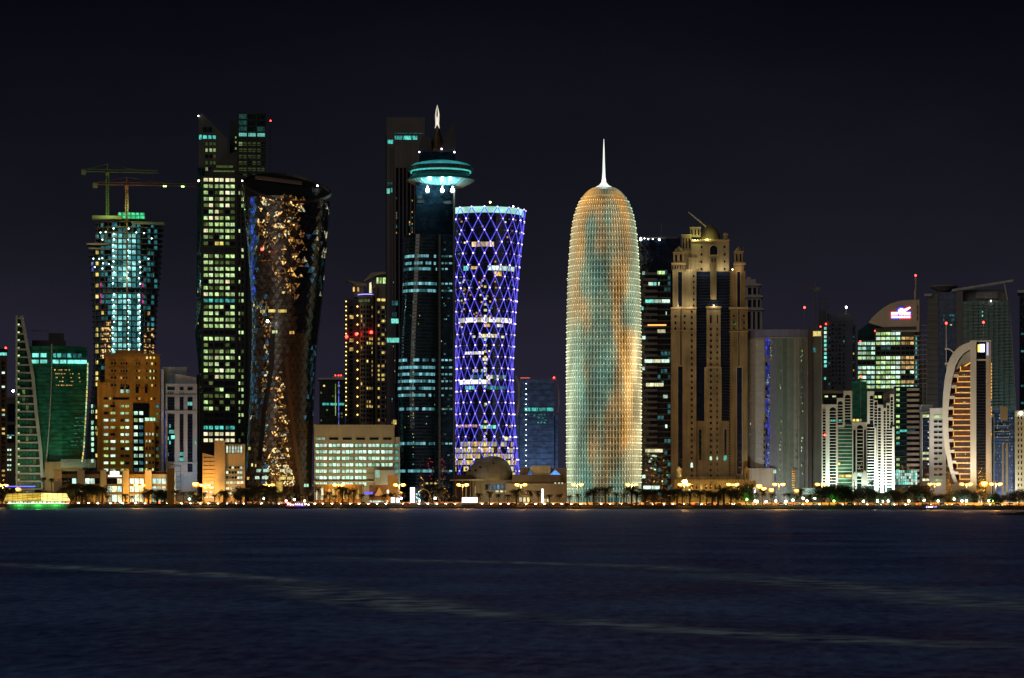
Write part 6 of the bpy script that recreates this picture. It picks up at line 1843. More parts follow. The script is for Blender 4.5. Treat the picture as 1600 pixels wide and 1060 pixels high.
# ================================================================== low front buildings
MALL = wall('mall_render', (.42, .29, .10), .85, .4)
b = Bd('podium_mall', 'long low cream mall with thick piers and shop windows below the orange apartments', 'building', 180, 1610)
b.box('body', MALL, 88, 272, 741, y0=1, y1=24)
for a, c_ in ((85, 97), (121, 132), (157, 166), (192, 201.5), (226.5, 237), (261, 274)):
    b.box('pier', wall('mall_pier_cream', (.74, .60, .34), .8, .2), a, c_, 734.5, y0=-1.6, y1=20)
    b.bar('pier_cap', wall('mall_pier_trim', (.5, .38, .2), .8), a - .3, c_ + .3, 734, 735.4, -2, 20.2)
for a, c_ in ((97, 121), (132, 157), (166, 192), (201.5, 226.5), (237, 261)):
    b.box('upper_recess', wall('brown_recess', (.12, .05, .02), .8), a, c_, 736.5, 741, 3, 18)
    n = 3; st = (c_ - a - 2) / n
    for k in range(n):
        x0 = a + 1 + k * st
        b.win(x0, x0 + st - .3, 747.5, 756.5, .95, FR_DK, pick_w([(L_CREAM, .25), (L_WHITE, .3), (GL_BLK, .7)]), .15)
        if a > 160: b.win(x0, x0 + st - .3, 759.5, 769.5, .95, FR_DK, pick_w([(L_CREAM, .6), (L_WHITE, .5)]), .15); b.win(x0, x0 + st - .3, 772, 785, .8, FR_DK, pick_w([(L_MINT, .6), (L_CREAM, .5), (L_ORANGE, .15)]), .15)
    b.bar('parapet_band', MALL, a - .4, c_ + .4, 741, 746.5, .2, 1.0)
for k in range(3): b.bar('shop_sign', lamp_mat('shop_sign_white', (.9, .95, 1), 3), 172 + k * 5, 176.2 + k * 5, 737 + (k == 1) * -.8, 742, -.6, -.2)
b.bar('shop_sign', lamp_mat('shop_sign_white', (.9, .95, 1), 3), 169, 190, 743.6, 744.8, -.4, -.1)
b.box('shop_front', MALL, 176, 214, 771, 773.4, -3, 1)
b.win(196, 202, 773, 785, .6, FR_DK, L_ORANGE, .2)
b.done()
b = Bd('stair_frame', 'white open steel frame standing between the mall and the grey white tower', 'frame', 279, 1590)
for x in (272, 282): b.bar('post', STEEL, x, x + 1, 727, GROUND_PY, 0, .5)
for y in frange(729, 780, 8): b.bar('beam', STEEL, 272, 283, y, y + .8, -.1, .6)
w = MB(); w.tube([(b.x(262), 0, b.z(733)), (b.x(268), 0, b.z(726)), (b.x(283), 0, b.z(728))], .3, 5); b.put('roof_truss', w, STEEL)
b = Bd('kiosk', 'orange lit kiosk among the palms right of the mall', 'kiosk', 267, 1565)
b.box('body', wall('kiosk_orange', (.6, .32, .06), .8), 261, 272, 733, y0=0, y1=8)
b.bar('roof', FR_LT, 260, 273, 731.5, 733, -.8, 8.8)
# dome
b = Bd('domed_hall', 'dark metal egg-shaped hall below the blue lattice tower', 'hall', 762, 1600)
w = MB(); rings = []
for k in range(0, 13):
    a = pi / 2 * k / 12
    rings.append([(b.x(762) + 38.5 * b.kx * cos(a) * cos(2 * pi * q / 36) + 3 * sin(a), 18 + 15 * cos(a) * sin(2 * pi * q / 36), b.z(751 - 39 * sin(a) * (1 - .0 * k))) for q in range(36)])
w.rings(rings, cap=False)
b.put('shell', w, wall('shell_metal', (.34, .33, .28), .4, .4, .3))
# shell panels: recessed dark hatch openings and raised seams
for x, y in ((734, 736), (743, 735), (733, 729.5), (750, 730), (771, 724.5), (786, 731), (728, 733)):
    u = (x - 762) / 38.5; v = (751 - y) / 39; cc = sqrt(max(.01, 1 - v * v)); yy = 18 - 15 * sqrt(max(0, cc * cc - u * u))
    b.win(x - 1.6, x + 1.6, y - 1.6, y + 1.6, yy - .35, FR_DK, GL_BLK, .1, name='hatch')
for k in range(1, 9):
    v = k / 9.5; cc = sqrt(1 - v * v); w = MB()
    w.tube([(b.x(762) + 38.7 * b.kx * cc * cos(a) + 3 * v, 18 + 15.1 * cc * sin(a), b.z(751 - 39 * v)) for a in [pi + pi * q / 20 for q in range(21)]], .07, 3); b.put('seam', w, wall('seam_metal', (.25, .24, .2), .5))
b.box('base_left', wall('dark_base', (.03, .025, .025), .8), 708, 738, 742, y0=2, y1=20)
b.box('base_wall', wall('entrance_grey', (.3, .28, .24), .7), 728, 800, 750, y0=6, y1=26)
b.plate('canopy', wall('canopy_pale', (.5, .48, .4), .6), [(703, 751), (703, 750), (757, 749), (757, 751.2)], -4, 8)
for x in (712, 722, 735, 748): b.bar('post', STEEL, x, x + .8, 751, GROUND_PY, -3.5, -3)
grid(b, [(x, x + 5) for x in frange(758, 795, 6)], [757], 9, [(GL_TEAL, .4), (lit('lit_deep_blue_room', (.05, .3, .6), .6), .4), (L_TEALDIM, .2)], 5.9)
grid(b, [(x, x + 6) for x in frange(774, 798, 7)], [766], 4, [(L_CREAM, .7), (L_AMBER, .3)], 5.2)
b.plate('edge_rib', wall('edge_white2', (.6, .58, .5), .5), [(800, 751), (803, 748), (801, 765), (798, 770)], 2, 4)
for x in (727.5, 742): b.bar('column', wall('edge_white2', (.6, .58, .5), .5), x, x + 1.6, 760, GROUND_PY, -1, 0)
# beige low building
b = Bd('exhibition_hall', 'low beige hall with two blue glass pyramids on its roof', 'hall', 842, 1600)
b.box('body', wall('hall_beige', (.26, .22, .16), .8, .2), 790, 886, 757, y0=0, y1=24)
b.box('upper_storey', wall('hall_brown', (.14, .105, .07), .8), 800, 877, 742, 757, 1.5, 22)
b.box('rear_wall', wall('hall_beige', (.26, .22, .16), .8, .2), 812, 886, 731, 757, 12, 24)
b.box('roof_box', wall('roof_box_cream', (.55, .52, .36), .7), 832, 860, 728, 742, 3, 10); b.plate('roof_slope', wall('roof_box_cream', (.55, .52, .36), .7), [(826, 742), (829, 730), (832, 728), (832, 742)], 4, 9)
for a, c_, tp in ((824, 832, 735), (859, 876, 734)):
    w = MB(); A = [(b.x(a), 0, b.z(742)), (b.x(c_), 0, b.z(742)), (b.x(c_), 7, b.z(742)), (b.x(a), 7, b.z(742))]; T = (b.x((a + c_) / 2), 3.5, b.z(tp))
    for k in range(4): w.face([A[k], A[(k + 1) % 4], T])
    b.put('pyramid', w, lit('pyramid_blue_glass', (.05, .22, 1.0), .85, (.2, .5, 1), lo=.4, sx=.5, sz=.5))
for x in (866, 872, 877): b.win(x, x + 3, 754, 757.5, 1.4, FR_DK, L_WHITE, .1)
b.bar('parapet', wall('hall_trim', (.36, .31, .23), .7), 789.5, 886.5, 756, 758, -.5, .6)
b.box('shop_wall', wall('hall_beige', (.26, .22, .16), .8, .2), 808, 830, 773, y0=-2, y1=0)
grid(b, [(x, x + 5) for x in frange(811, 826, 6)], [777], 8, [(L_CREAM, .8), (L_YEL, .4)], -2.1)
grid(b, [(848, 853), (853.5, 858)], [779], 6, [(L_CREAM, 1)], -.1)
# tents and low kiosks left of centre
b = Bd('low_pavilion', 'dim row of low kiosks with white tent roof and blue neon wall', 'pavilion', 596, 1550)
b.box('body', wall('kiosk_brown', (.2, .13, .09), .8), 577, 606, 758, y0=2, y1=12)
w = MB(); w.rings([[(b.x(592.5) + q * 1.0 * s_, 0 + q * t_, b.z(y)) for s_, t_ in ((-1, -1), (1, -1), (1, 1), (-1, 1))] for q, y in ((2.8, 775), (1.2, 768), (.15, 762))]); b.put('tent_roof', w, wall('tent_white', (.7, .66, .6), .8))
for x in (590, 595): b.bar('tent_post', STEEL, x, x + .5, 775, GROUND_PY, -1.6, -1.4)
b.bar('neon_panel', lamp_mat('blue_panel', (.05, .08, 1), 1.2), 569, 583, 769, 772.5, 1, 1.4)
b.win(604, 608, 765.5, 771.5, .9, FR_LT, L_WHITE, .1)
b.box('side_wall', wall('kiosk_cream', (.45, .35, .2), .8), 606, 622, 742, y0=8, y1=16)
b.done()
w_ = Bd('arch_canopy', 'pair of thin steel arches between the white pillar and the dome', 'canopy', 668, 1550)
for c0, r0, tp in ((662, 12, 764.5), (679, 9, 767)):
    w = MB(); w.tube([(w_.x(c0 + r0 * cos(a)), 0, w_.z(785 - (785 - tp) * sin(a))) for a in [pi * k / 14 for k in range(15)]], .22, 5); w_.put('arch', w, wall('arch_steel', (.4, .4, .38), .5))
# ================================================================== floodlighting
def fl(px, D, col, P, tpx, tpy, tD=None, ang=80, h=2.2, label='', size=.8):
    P *= 1.15
    loc = ((px - CX) * D / F, D, G0 + h)
    tD = tD or D + 40
    flood(loc, ((tpx - CX) * tD / F, tD, EYE + (HY - tpy) * tD / F), col, P, ang, size, label)
SO = (1, .60, .12); WM = (1, .86, .46); CW = (.80, 1, .86); GN = (.55, 1, .72); NW = (1, .95, .82)
fl(100, 1585, SO, 5000, 105, 740, 1610, 120, label='sodium floodlight before the left end of the cream mall')
fl(150, 1585, SO, 5000, 150, 740, 1610, 120, label='sodium floodlight left of the white sign of the cream mall')
fl(215, 1585, SO, 7000, 215, 740, 1610, 120, label='sodium floodlight right of the white sign of the cream mall')
fl(258, 1583, SO, 5000, 258, 740, 1610, 120, label='sodium floodlight before the right end of the cream mall')
fl(200, 1600 + 24, SO, 60000, 200, 640, 1660, 110, h=16, label='orange floodlight on the mall roof aimed at the orange apartments')
fl(165, 1600 + 24, SO, 40000, 165, 660, 1660, 110, h=16, label='orange floodlight on the mall roof below the left wing of the orange apartments')
fl(95, 1650, (.5, 1, .6), 30000, 100, 680, 1690, 100, label='greenish floodlight at the foot of the green glass tower')
fl(800, 1572, WM, 9000, 778, 735, 1600, 90, label='added warm floodlight at the right of the egg shaped hall')
fl(835, 2190, (.6, .75, 1), 60000, 838, 650, 2250, 100, label='added cool floodlight far off at the foot of the navy tower with blades')  # lamp added because neighbouring towers shadow this one
fl(100, 1667, (1, .4, .1), 4000, 100, 726, 1690, 140, label='added amber floodlight at the base of the green glass tower')
fl(45, 1640, (.85, 1, .85), 22000, 45, 660, 1690, 90, label='pale floodlight at the foot of the white ribbed wing')
fl(280, 1595, (.65, .85, 1), 34000, 282, 680, 1640, 90, label='cool floodlight at the foot of the grey white tower')
fl(328, 1572, WM, 6500, 330, 740, 1590, 120, label='warm floodlight before the left wing of the cream stone block')
fl(362, 1572, WM, 5000, 362, 740, 1590, 120, label='warm floodlight before the right wing of the cream stone block')
fl(440, 1590, SO, 16000, 440, 730, 1620, 110, label='sodium floodlight at the foot of the dark twisted tower')
fl(520, 1610, WM, 17000, 520, 720, 1640, 120, label='warm floodlight before the left half of the wide office block')
fl(590, 1610, WM, 17000, 590, 720, 1640, 120, label='warm floodlight before the right half of the wide office block')
fl(620, 1625, (.5, .9, 1), 14000, 650, 730, 1690, 120, label='added cool floodlight at the foot of the saucer topped tower')
fl(1540, 1890, (.75, 1, .95), 70000, 1540, 600, 1950, 110, label='added cool floodlight far behind at the foot of the huge dim tower')  # lamp added only to brighten the huge dim tower
fl(745, 1580, WM, 3500, 770, 738, 1600, 130, label='added warm floodlight at the left of the egg shaped hall')
fl(830, 1582, WM, 4500, 845, 748, 1600, 130, label='added warm floodlight before the low beige hall')
fl(1070, 1600, WM, 90000, 1072, 640, 1650, 95, h=13, label='added warm floodlight on the podium below the left shaft of the sandstone tower')  # this lamp and the next two are added, standing in for city glow
fl(1112, 1600, WM, 72000, 1108, 560, 1650, 85, h=14, label='added warm floodlight on the podium under the middle of the sandstone tower')
fl(1150, 1600, (1, .66, .28), 45000, 1155, 620, 1650, 95, h=13, label='added amber floodlight on the podium below the right shaft of the sandstone tower')
fl(1080, 1580, SO, 9000, 1085, 758, 1600, 120, label='sodium floodlight before the left half of the sandstone podium')
fl(1140, 1580, SO, 9000, 1140, 758, 1600, 120, label='sodium floodlight before the right half of the sandstone podium')
fl(1188, 1600, (.95, 1, .95), 30000, 1185, 700, 1640, 110, label='warm floodlight left of the smooth grey glass tower')
fl(1240, 1600, (.9, 1, .95), 24000, 1240, 700, 1640, 110, label='warm floodlight right of the smooth grey glass tower')
fl(1293, 1568, CW, 60000, 1293, 700, 1580, 100, label='white floodlight at the foot of the first arched tower')
fl(1325, 1562, CW, 18000, 1322, 700, 1580, 100, label='white floodlight between the two stepped arched towers')
fl(1345, 1560, CW, 26000, 1345, 720, 1570, 110, label='white floodlight at the foot of the small arched tower')
fl(1362, 1568, CW, 60000, 1362, 700, 1580, 110, label='white floodlight at the left foot of the V stepped arched tower')
fl(1378, 1570, NW, 120000, 1378, 690, 1580, 110, label='brightest white floodlight under the middle of the V stepped arched tower')
fl(1392, 1569, NW, 80000, 1392, 700, 1580, 110, label='white floodlight at the right foot of the V stepped arched tower')
fl(1424, 1655, NW, 26000, 1426, 690, 1680, 110, label='white floodlight under the banded corner of the mint lit tower')
fl(1400, 1650, WM, 60000, 1405, 490, 1680, 40, label='warm floodlight aimed up at the curved sail of the sign tower')
fl(1457, 1580, NW, 9000, 1462, 700, 1600, 110, label='white floodlight at the foot of the grey block with slot windows')
fl(1486, 1555, NW, 52000, 1495, 600, 1580, 100, label='white floodlight left of the foot of the curved white building')
fl(1524, 1553, NW, 42000, 1524, 620, 1580, 100, label='white floodlight under the main column of the curved white building')
fl(1546, 1553, SO, 26000, 1545, 680, 1580, 100, label='sodium floodlight under the right column of the curved white building')
fl(1572, 1610, (.8, .9, 1), 14000, 1570, 710, 1640, 110, label='cool floodlight before the low blue glass block')
fl(1594, 1590, (1, .95, .65), 34000, 1596, 710, 1620, 110, label='cream floodlight before the cream block at the right edge')

# ================================================================== naming places along the corniche
SEC_ = [(24, 'the far left brown tower'), (95, 'the white ribbed wing'), (150, 'the left end of the cream mall'), (205, 'the middle of the cream mall'), (250, 'the right end of the cream mall'), (312, 'the grey white tower'),
        (383, 'the cream stone block'), (440, 'the left foot of the twisted tower'), (490, 'the right foot of the twisted tower'), (570, 'the orange lit pavilion'), (630, 'the low kiosks'),
        (708, 'the saucer topped tower'), (800, 'the egg shaped hall'), (884, 'the beige pyramid hall'), (944, 'the round tower left half'), (1003, 'the round tower right half'), (1050, 'the dark banded tower'), (1110, 'the sandstone podium left half'), (1181, 'the sandstone podium right half'),
        (1262, 'the smooth grey tower'), (1310, 'the first arched tower'), (1352, 'the small arched tower'), (1400, 'the V stepped arched tower'), (1438, 'the mint lit sign tower'), (1476, 'the grey slot windowed block'),
        (1549, 'the curved white building'), (1586, 'the low blue block'), (2000, 'the cream block at right')]
ORD = 'first second third fourth fifth sixth seventh eighth ninth tenth eleventh twelfth'.split()
def sector(px):
    for e_, n_ in SEC_:
        if px < e_: return n_
def labels(pxs, what):
    """one label per item: how it looks, what it stands before, and its place in the row there"""
    out = [None] * len(pxs)
    by = {}
    for i in sorted(range(len(pxs)), key=lambda i: pxs[i]):
        by.setdefault((what[i], sector(pxs[i])), []).append(i)
    for (wh, se), idx in by.items():
        for k, i in enumerate(idx):
            out[i] = '%s in front of %s' % (wh, se) if len(idx) == 1 else '%s %s from left before %s' % (ORD[k], wh, se)
    return out

def make(name, parts, label, cat, group, loc, rz=0, scale=1.0):
    """an individual: Empty at the base, one child per part (name, mesh, [sub-parts])"""
    r_ = bpy.data.objects.new(name, None); COL.objects.link(r_)
    r_.location = loc; r_.rotation_euler = (0, 0, rz); r_.scale = (scale, scale, scale)
    tag(r_, label, cat, group)
    for p in parts:
        o = link(p[0], p[1], r_, p[4] if len(p) > 4 else None, p[2] if len(p) > 2 else None)
        for s_ in (p[3] if len(p) > 3 else ()):
            link(s_[0], s_[1], o, None, s_[2] if len(s_) > 2 else None)
    return r_

# ------------------------------------------------------------------ palms
BARK = wall('palm_bark', (.16, .10, .06), .9)
def leaf_mat(name, c1, c2):
    m, t, b = nodes(name)
    n = obj_noise(t, .8, 2.0)
    t.links.new(mix_rgb(t, ramp(t, n, .35, 0, .65, 1), c1, c2), b.inputs['Base Color'])
    b.inputs['Roughness'].default_value = .6
    b.inputs['Subsurface Weight'].default_value = 0
    return m
PALM = leaf_mat('palm_leaf', (.022, .03, .010), (.055, .055, .018))
TREE = leaf_mat('tree_leaf', (.010, .020, .006), (.030, .045, .012))
def palm_mesh(h, n_fronds, L, droop, rad, seed):
    rr = random.Random(seed)
    lean = rr.uniform(-.25, .25)
    t_ = MB(); t_.tube([(lean * (k / 5) ** 2, 0, h * k / 5) for k in range(6)], [rad * 1.35, rad * 1.05, rad, rad * .95, rad * .95, rad * 1.25], 7)
    c = MB(); top = Vector((lean, 0, h))
    for q in range(n_fronds):
        az = 2 * pi * q / n_fronds + rr.uniform(-.25, .25); el0 = rr.uniform(-.35, 1.25) if q % 3 else rr.uniform(.5, 1.35)
        l = L * rr.uniform(.8, 1.1); d = Vector((cos(az), sin(az), 0)); sd = Vector((-sin(az), cos(az), 0))
        P_ = []; p = top.copy(); e = el0
        for k in range(8):
            P_.append(p.copy()); p = p + (d * cos(e) + Vector((0, 0, 1)) * sin(e)) * l / 7; e -= droop / 7
        for k in range(7):
            a, b2 = P_[k], P_[k + 1]
            wdt = l * .27 * sin(pi * (k + 1.0) / 8.4)
            c.face([tuple(a - sd * .05), tuple(a + sd * .05), tuple(b2 + sd * .05), tuple(b2 - sd * .05)])
            for f in (0, .5):
                m0 = a.lerp(b2, f); m1 = a.lerp(b2, f + .28)
                tip = (b2 - a) * .9
                for s_ in (-1, 1):
                    o_ = sd * s_ * wdt + tip * .6 + Vector((0, 0, -wdt * .55 + rr.uniform(-.1, .1)))
                    c.face([tuple(m0), tuple(m1), tuple(m0 + o_)])
    return t_.mesh('trunk', BARK), c.mesh('crown', PALM)
PV = [palm_mesh(5.6, 28, 3.3, 2.0, .26, 1), palm_mesh(5.0, 26, 3.0, 2.3, .24, 2), palm_mesh(6.4, 30, 3.4, 2.2, .28, 3)]
PD = [palm_mesh(6.0, 42, 5.6, 1.9, .5, 4), palm_mesh(6.8, 38, 5.3, 2.1, .46, 5), palm_mesh(5.2, 44, 5.3, 2.0, .55, 6)]
PF = [palm_mesh(12.5, 26, 2.5, 2.7, .2, 7), palm_mesh(13.2, 26, 2.6, 2.6, .2, 8)]
# (px, top py, kind): s small, d date palm, f tall thin fan palm
PL = [(14, 769, 's'), (30, 770, 's'), (68, 748, 'f'), (80, 749, 'f'), (91, 748, 'f'), (104, 762, 'd'), (117, 757, 'd'), (128, 764, 'd'), (135, 758, 'd'), (147, 759, 'd'), (160, 757, 'd'), (168, 772, 's'), (196, 772, 's'), (206, 773, 's'), (225, 772, 's'), (232, 764, 'd'), (238, 751, 'f'), (246, 761, 'd'), (257, 764, 'd'), (267, 749, 'f'), (275, 768, 's'),
      (287, 769, 's'), (300, 768, 's'), (318, 771, 's'), (335, 771, 's'), (350, 763, 'd'), (353, 772, 's'), (367, 770, 's'), (376, 760, 'd'), (384, 757, 'd'), (395, 762, 'd'), (403, 757, 'd'), (413, 764, 'd'), (423, 759, 'd'), (433, 763, 'd'), (444, 771, 's'), (456, 772, 's'), (470, 770, 's'), (480, 768, 's'), (497, 766, 's'), (506, 773, 's'), (515, 766, 's'), (524, 772, 's'), (535, 761, 'd'), (544, 772, 's'), (553, 766, 's'), (565, 772, 's'), (582, 771, 's'), (600, 771, 's'), (613, 770, 's'),
      (628, 771, 's'), (660, 772, 's'), (677, 771, 's'), (686, 763, 'd'), (696, 771, 's'), (710, 773, 's'), (748, 771, 's'), (765, 771, 's'), (779, 771, 's'), (793, 771, 's'), (807, 763, 'd'), (828, 770, 's'), (841, 770, 's'), (859, 770, 's'), (875, 771, 's'),
      (890, 771, 's'), (904, 770, 's'), (918, 772, 's'), (928, 760, 'd'), (946, 761, 'd'), (963, 769, 's'), (975, 772, 's'), (987, 761, 'd'), (995, 766, 'd'), (1008, 763, 'd'), (1022, 763, 'd'), (1034, 767, 's'), (1046, 760, 'd'), (1058, 763, 'd'), (1066, 768, 's'), (1078, 764, 'd'), (1094, 765, 'd'), (1104, 768, 's'), (1113, 762, 'd'), (1122, 764, 'd'), (1131, 760, 'd'), (1142, 764, 'd'), (1150, 768, 's'), (1192, 768, 's'), (1206, 768, 's'), (1230, 768, 's'), (1252, 767, 's'), (1362, 752, 'f'), (1378, 768, 's')]
WORD = {'s': 'small fan headed palm', 'd': 'broad date palm', 'f': 'tall thin palm'}
HN = {'s': 6.9, 'd': 8.9, 'f': 13.8}
lb = labels([p[0] for p in PL], [WORD[p[2]] for p in PL])
for (px, ty, k), l_ in zip(PL, lb):
    off = R.uniform(13, 16) if k == 'd' else (R.uniform(11.5, 13) if k == 's' else 60)
    p = at(px, off); D = p.y
    h = (GROUND_PY + 1 - ty) * D / F
    tr, cr_ = R.choice({'s': PV, 'd': PD, 'f': PF}[k])
    make('palm_tree', [('trunk', tr), ('crown', cr_)], l_, 'palm', 'palms along the corniche', p, R.uniform(0, 6.28), h / HN[k] * R.uniform(1.0, 1.12))

# ------------------------------------------------------------------ leafy trees
def tree_mesh(seed, h, w_, n=2600):
    rr = random.Random(seed)
    t_ = MB(); th = h * .38
    t_.tube([(0, 0, 0), (.1, 0, th * .6), (.05, .1, th)], [.32, .24, .2], 6)
    bl = []
    for k in range(9):
        a = rr.uniform(0, 6.28); r = w_ * .5 * rr.uniform(.2, .75); z = h * rr.uniform(.42, .84)
        q = Vector((r * cos(a), r * sin(a), z)); bl.append((q, w_ * rr.uniform(.17, .30)))
        t_.tube([(.05, .1, th * .9), tuple(Vector((.05, .1, th)).lerp(q, .6) + Vector((0, 0, .2))), tuple(q)], [.15, .09, .04], 4)
    bl.append((Vector((0, 0, h * .66)), w_ * .33))
    c = MB()
    for k in range(n):
        q, r = rr.choice(bl); d = Vector((rr.gauss(0, 1), rr.gauss(0, 1), rr.gauss(0, .8))).normalized() * r * rr.uniform(.55, 1.12)
        p = q + d
        if p.z < h * .25: continue
        u = Vector((rr.gauss(0, 1), rr.gauss(0, 1), rr.gauss(0, 1))).normalized(); v_ = u.orthogonal().normalized(); s_ = rr.uniform(.14, .34)
        c.face([tuple(p - u * s_), tuple(p + v_ * s_ * .6), tuple(p + u * s_), tuple(p - v_ * s_ * .6)])
    return t_.mesh('trunk', wall('tree_bark', (.09, .06, .04), .9)), c.mesh('crown', TREE)
TV = [tree_mesh(21, 9, 10), tree_mesh(22, 8.4, 11), tree_mesh(23, 9.6, 9.5), tree_mesh(24, 8, 8)]
TL = [(3, 765), (66, 764), (78, 768), (96, 769), (108, 767), (252, 767), (264, 770), (304, 770), (372, 772), (1153, 764), (1165, 758), (1180, 769), (1240, 768), (1270, 769), (1284, 760), (1296, 756), (1308, 757), (1319, 760), (1331, 763), (1341, 757), (1353, 762), (1366, 764), (1378, 766), (1391, 764), (1404, 763), (1417, 765), (1430, 759), (1441, 758), (1452, 764), (1466, 769), (1481, 769), (1495, 767), (1508, 765), (1522, 768), (1537, 766), (1551, 769), (1563, 772), (1578, 766), (1592, 763), (1606, 766)]
lb = labels([p[0] for p in TL], ['bushy round tree' if q[1] < 764 else 'low leafy tree' for q in TL])
for (px, ty), l_ in zip(TL, lb):
    p = at(px, R.uniform(12, 16)); h = (GROUND_PY + 1 - ty) * p.y / F; i_ = R.randrange(4)
    make('leafy_tree', [('trunk', TV[i_][0]), ('crown', TV[i_][1])], l_, 'tree', 'leafy trees along the promenade', p, R.uniform(0, 6.28), h / (9, 8.4, 9.6, 8)[i_])
# clipped shrubs on the bank (nobody could count them)
c = MB(); rr = random.Random(5)
for k in range(15000):
    x = rr.uniform(-345, 300); o = rr.gauss(8.2, 1.5)
    lump = .35 + .65 * abs(sin(x * .21) * cos(x * .077 + 1))
    hmax = 1.25 * lump if x > 60 else .55 * lump
    p = Vector((x, shore_y(x) + o, G0 + rr.uniform(0, hmax))); s_ = rr.uniform(.12, .3)
    u = Vector((rr.gauss(0, 1), rr.gauss(0, 1), rr.gauss(0, 1))).normalized(); v_ = u.orthogonal().normalized()
    c.face([tuple(p - u * s_), tuple(p + v_ * s_), tuple(p + u * s_), tuple(p - v_ * s_)])
tag(link('shrubbery', c.mesh('shrubbery', TREE), None, 'stuff'), 'low dark clipped shrubs growing along the top of the sea wall', 'shrubs')
# low pale wall added behind the road to catch lamp light as a bright line
o = strip('light_catch_wall', wall('light_catch_stone', (.72, .55, .32), .8), 46.2, 46.8, G0 + 1.7, thick=1.7, kind=None)
tag(o, 'added low pale wall catching lamp light along the corniche behind the road', 'wall')

# ------------------------------------------------------------------ street lamps
POLE = wall('lamp_pole_grey', (.16, .15, .13), .5)
def lamp_meshes(h, arm):
    p = MB(); p.tube([(0, 0, 0), (0, 0, h)], [.16, .08], 7); p.lathe([(.3, 0), (.3, .12), (.18, .5)], 8)
    out = {'pole': p.mesh('pole', POLE)}
    a = MB(); a.tube([(0, 0, h - .6), (arm * .5, 0, h - .1), (arm, 0, h)], .06, 5); out['arm_r'] = a.mesh('arm', POLE)
    a = MB(); a.tube([(0, 0, h - .6), (-arm * .5, 0, h - .1), (-arm, 0, h)], .06, 5); out['arm_l'] = a.mesh('arm', POLE)
    hd = MB(); hd.rings([[(-.55, -.22, .0), (.55, -.22, .0), (.55, .22, .0), (-.55, .22, .0)], [(-.4, -.15, .22), (.4, -.15, .22), (.4, .15, .22), (-.4, .15, .22)]]); out['head'] = hd.mesh('lamp_head', POLE)
    g = MB(); g.lathe([(.05, -1.15), (.6, -1.0), (.95, -.5), (.9, -.05), (.3, .0)], 10); out['globe'] = g.mesh('lens', SOD)
    df = MB(); df.lathe([(.3, .2), (1.0, 0), (1.4, -.5), (1.25, -1.1), (.7, -1.5), (.1, -1.6)], 12, 0, 1.3); out['bowl'] = df.mesh('halo_bowl', lamp_mat('sodium_halo', (1, .23, .004), 1.35))  # orange halo around the lamp shaped as an added glowing bowl
    return out
LM = lamp_meshes(12.4, 2.4)
SL = [(4, 1), (109, 0), (218, 1), (320, 1), (420, 1), (529, 1), (624, 1), (723, 1), (814, 1), (902, 1), (987, 1), (1069, 1), (1145, 1), (1217, 1), (1284, 1), (1460, 1), (1510, 1), (1556, 1), (1624, 1)]
lb = labels([s_[0] for s_ in SL], ['twin headed sodium street lamp'] * len(SL))
for (px, tw), l_ in zip(SL, lb):
    if px == 109: continue
    p = at(px, 28.2, G0 + .14)
    parts = [('pole', LM['pole']), ('arm', LM['arm_l']), ('arm', LM['arm_r']), ('lamp_head', LM['head'], (-2.5, 0, 12.4), [('lens', LM['globe']), ('halo_bowl', LM['bowl'])]), ('lamp_head', LM['head'], (2.5, 0, 12.4), [('lens', LM['globe']), ('halo_bowl', LM['bowl'])])]
    make('street_lamp', parts, l_, 'street lamp', 'twin headed street lamps along the corniche road', p)
    L = bpy.data.lights.new('sodium_light', 'POINT'); L.energy = 28000; L.color = (1, .44, .06); L.shadow_soft_size = .6
    lo = bpy.data.objects.new('sodium_light', L); COL.objects.link(lo); lo.location = (p.x, p.y - .2, G0 + 11.2)
# shorter single lamps further back
LS = lamp_meshes(7.5, 1.2)
S2 = [(24, 764, 'orange'), (300, 755, 'orange'), (371, 765, 'orange'), (623, 769, 'orange'), (1189, 761, 'orange'), (1201, 763, 'orange'), (1181, 757, 'orange'), (1241, 764, 'orange'), (1532, 752, 'orange'), (1437, 771, 'orange')]
lb = labels([s_[0] for s_ in S2], ['single headed orange lamp post'] * len(S2))
for (px, ty, _), l_ in zip(S2, lb):
    p = at(px, 48); sc = (GROUND_PY + 1 - ty) * p.y / F / 7.5
    make('lamp_post', [('pole', LS['pole']), ('arm', LS['arm_r']), ('lamp_head', LS['head'], (1.2, 0, 7.5), [('lens', LS['globe']), ('halo_bowl', LS['bowl'])])], l_, 'lamp post', 'single headed lamp posts behind the road', p, 0, sc)
    L = bpy.data.lights.new('sodium_light', 'POINT'); L.energy = 7000; L.color = (1, .42, .06); L.shadow_soft_size = .5
    lo = bpy.data.objects.new('sodium_light', L); COL.objects.link(lo); lo.location = (p.x + 1.2 * sc, p.y - .8, G0 + 7.0 * sc)
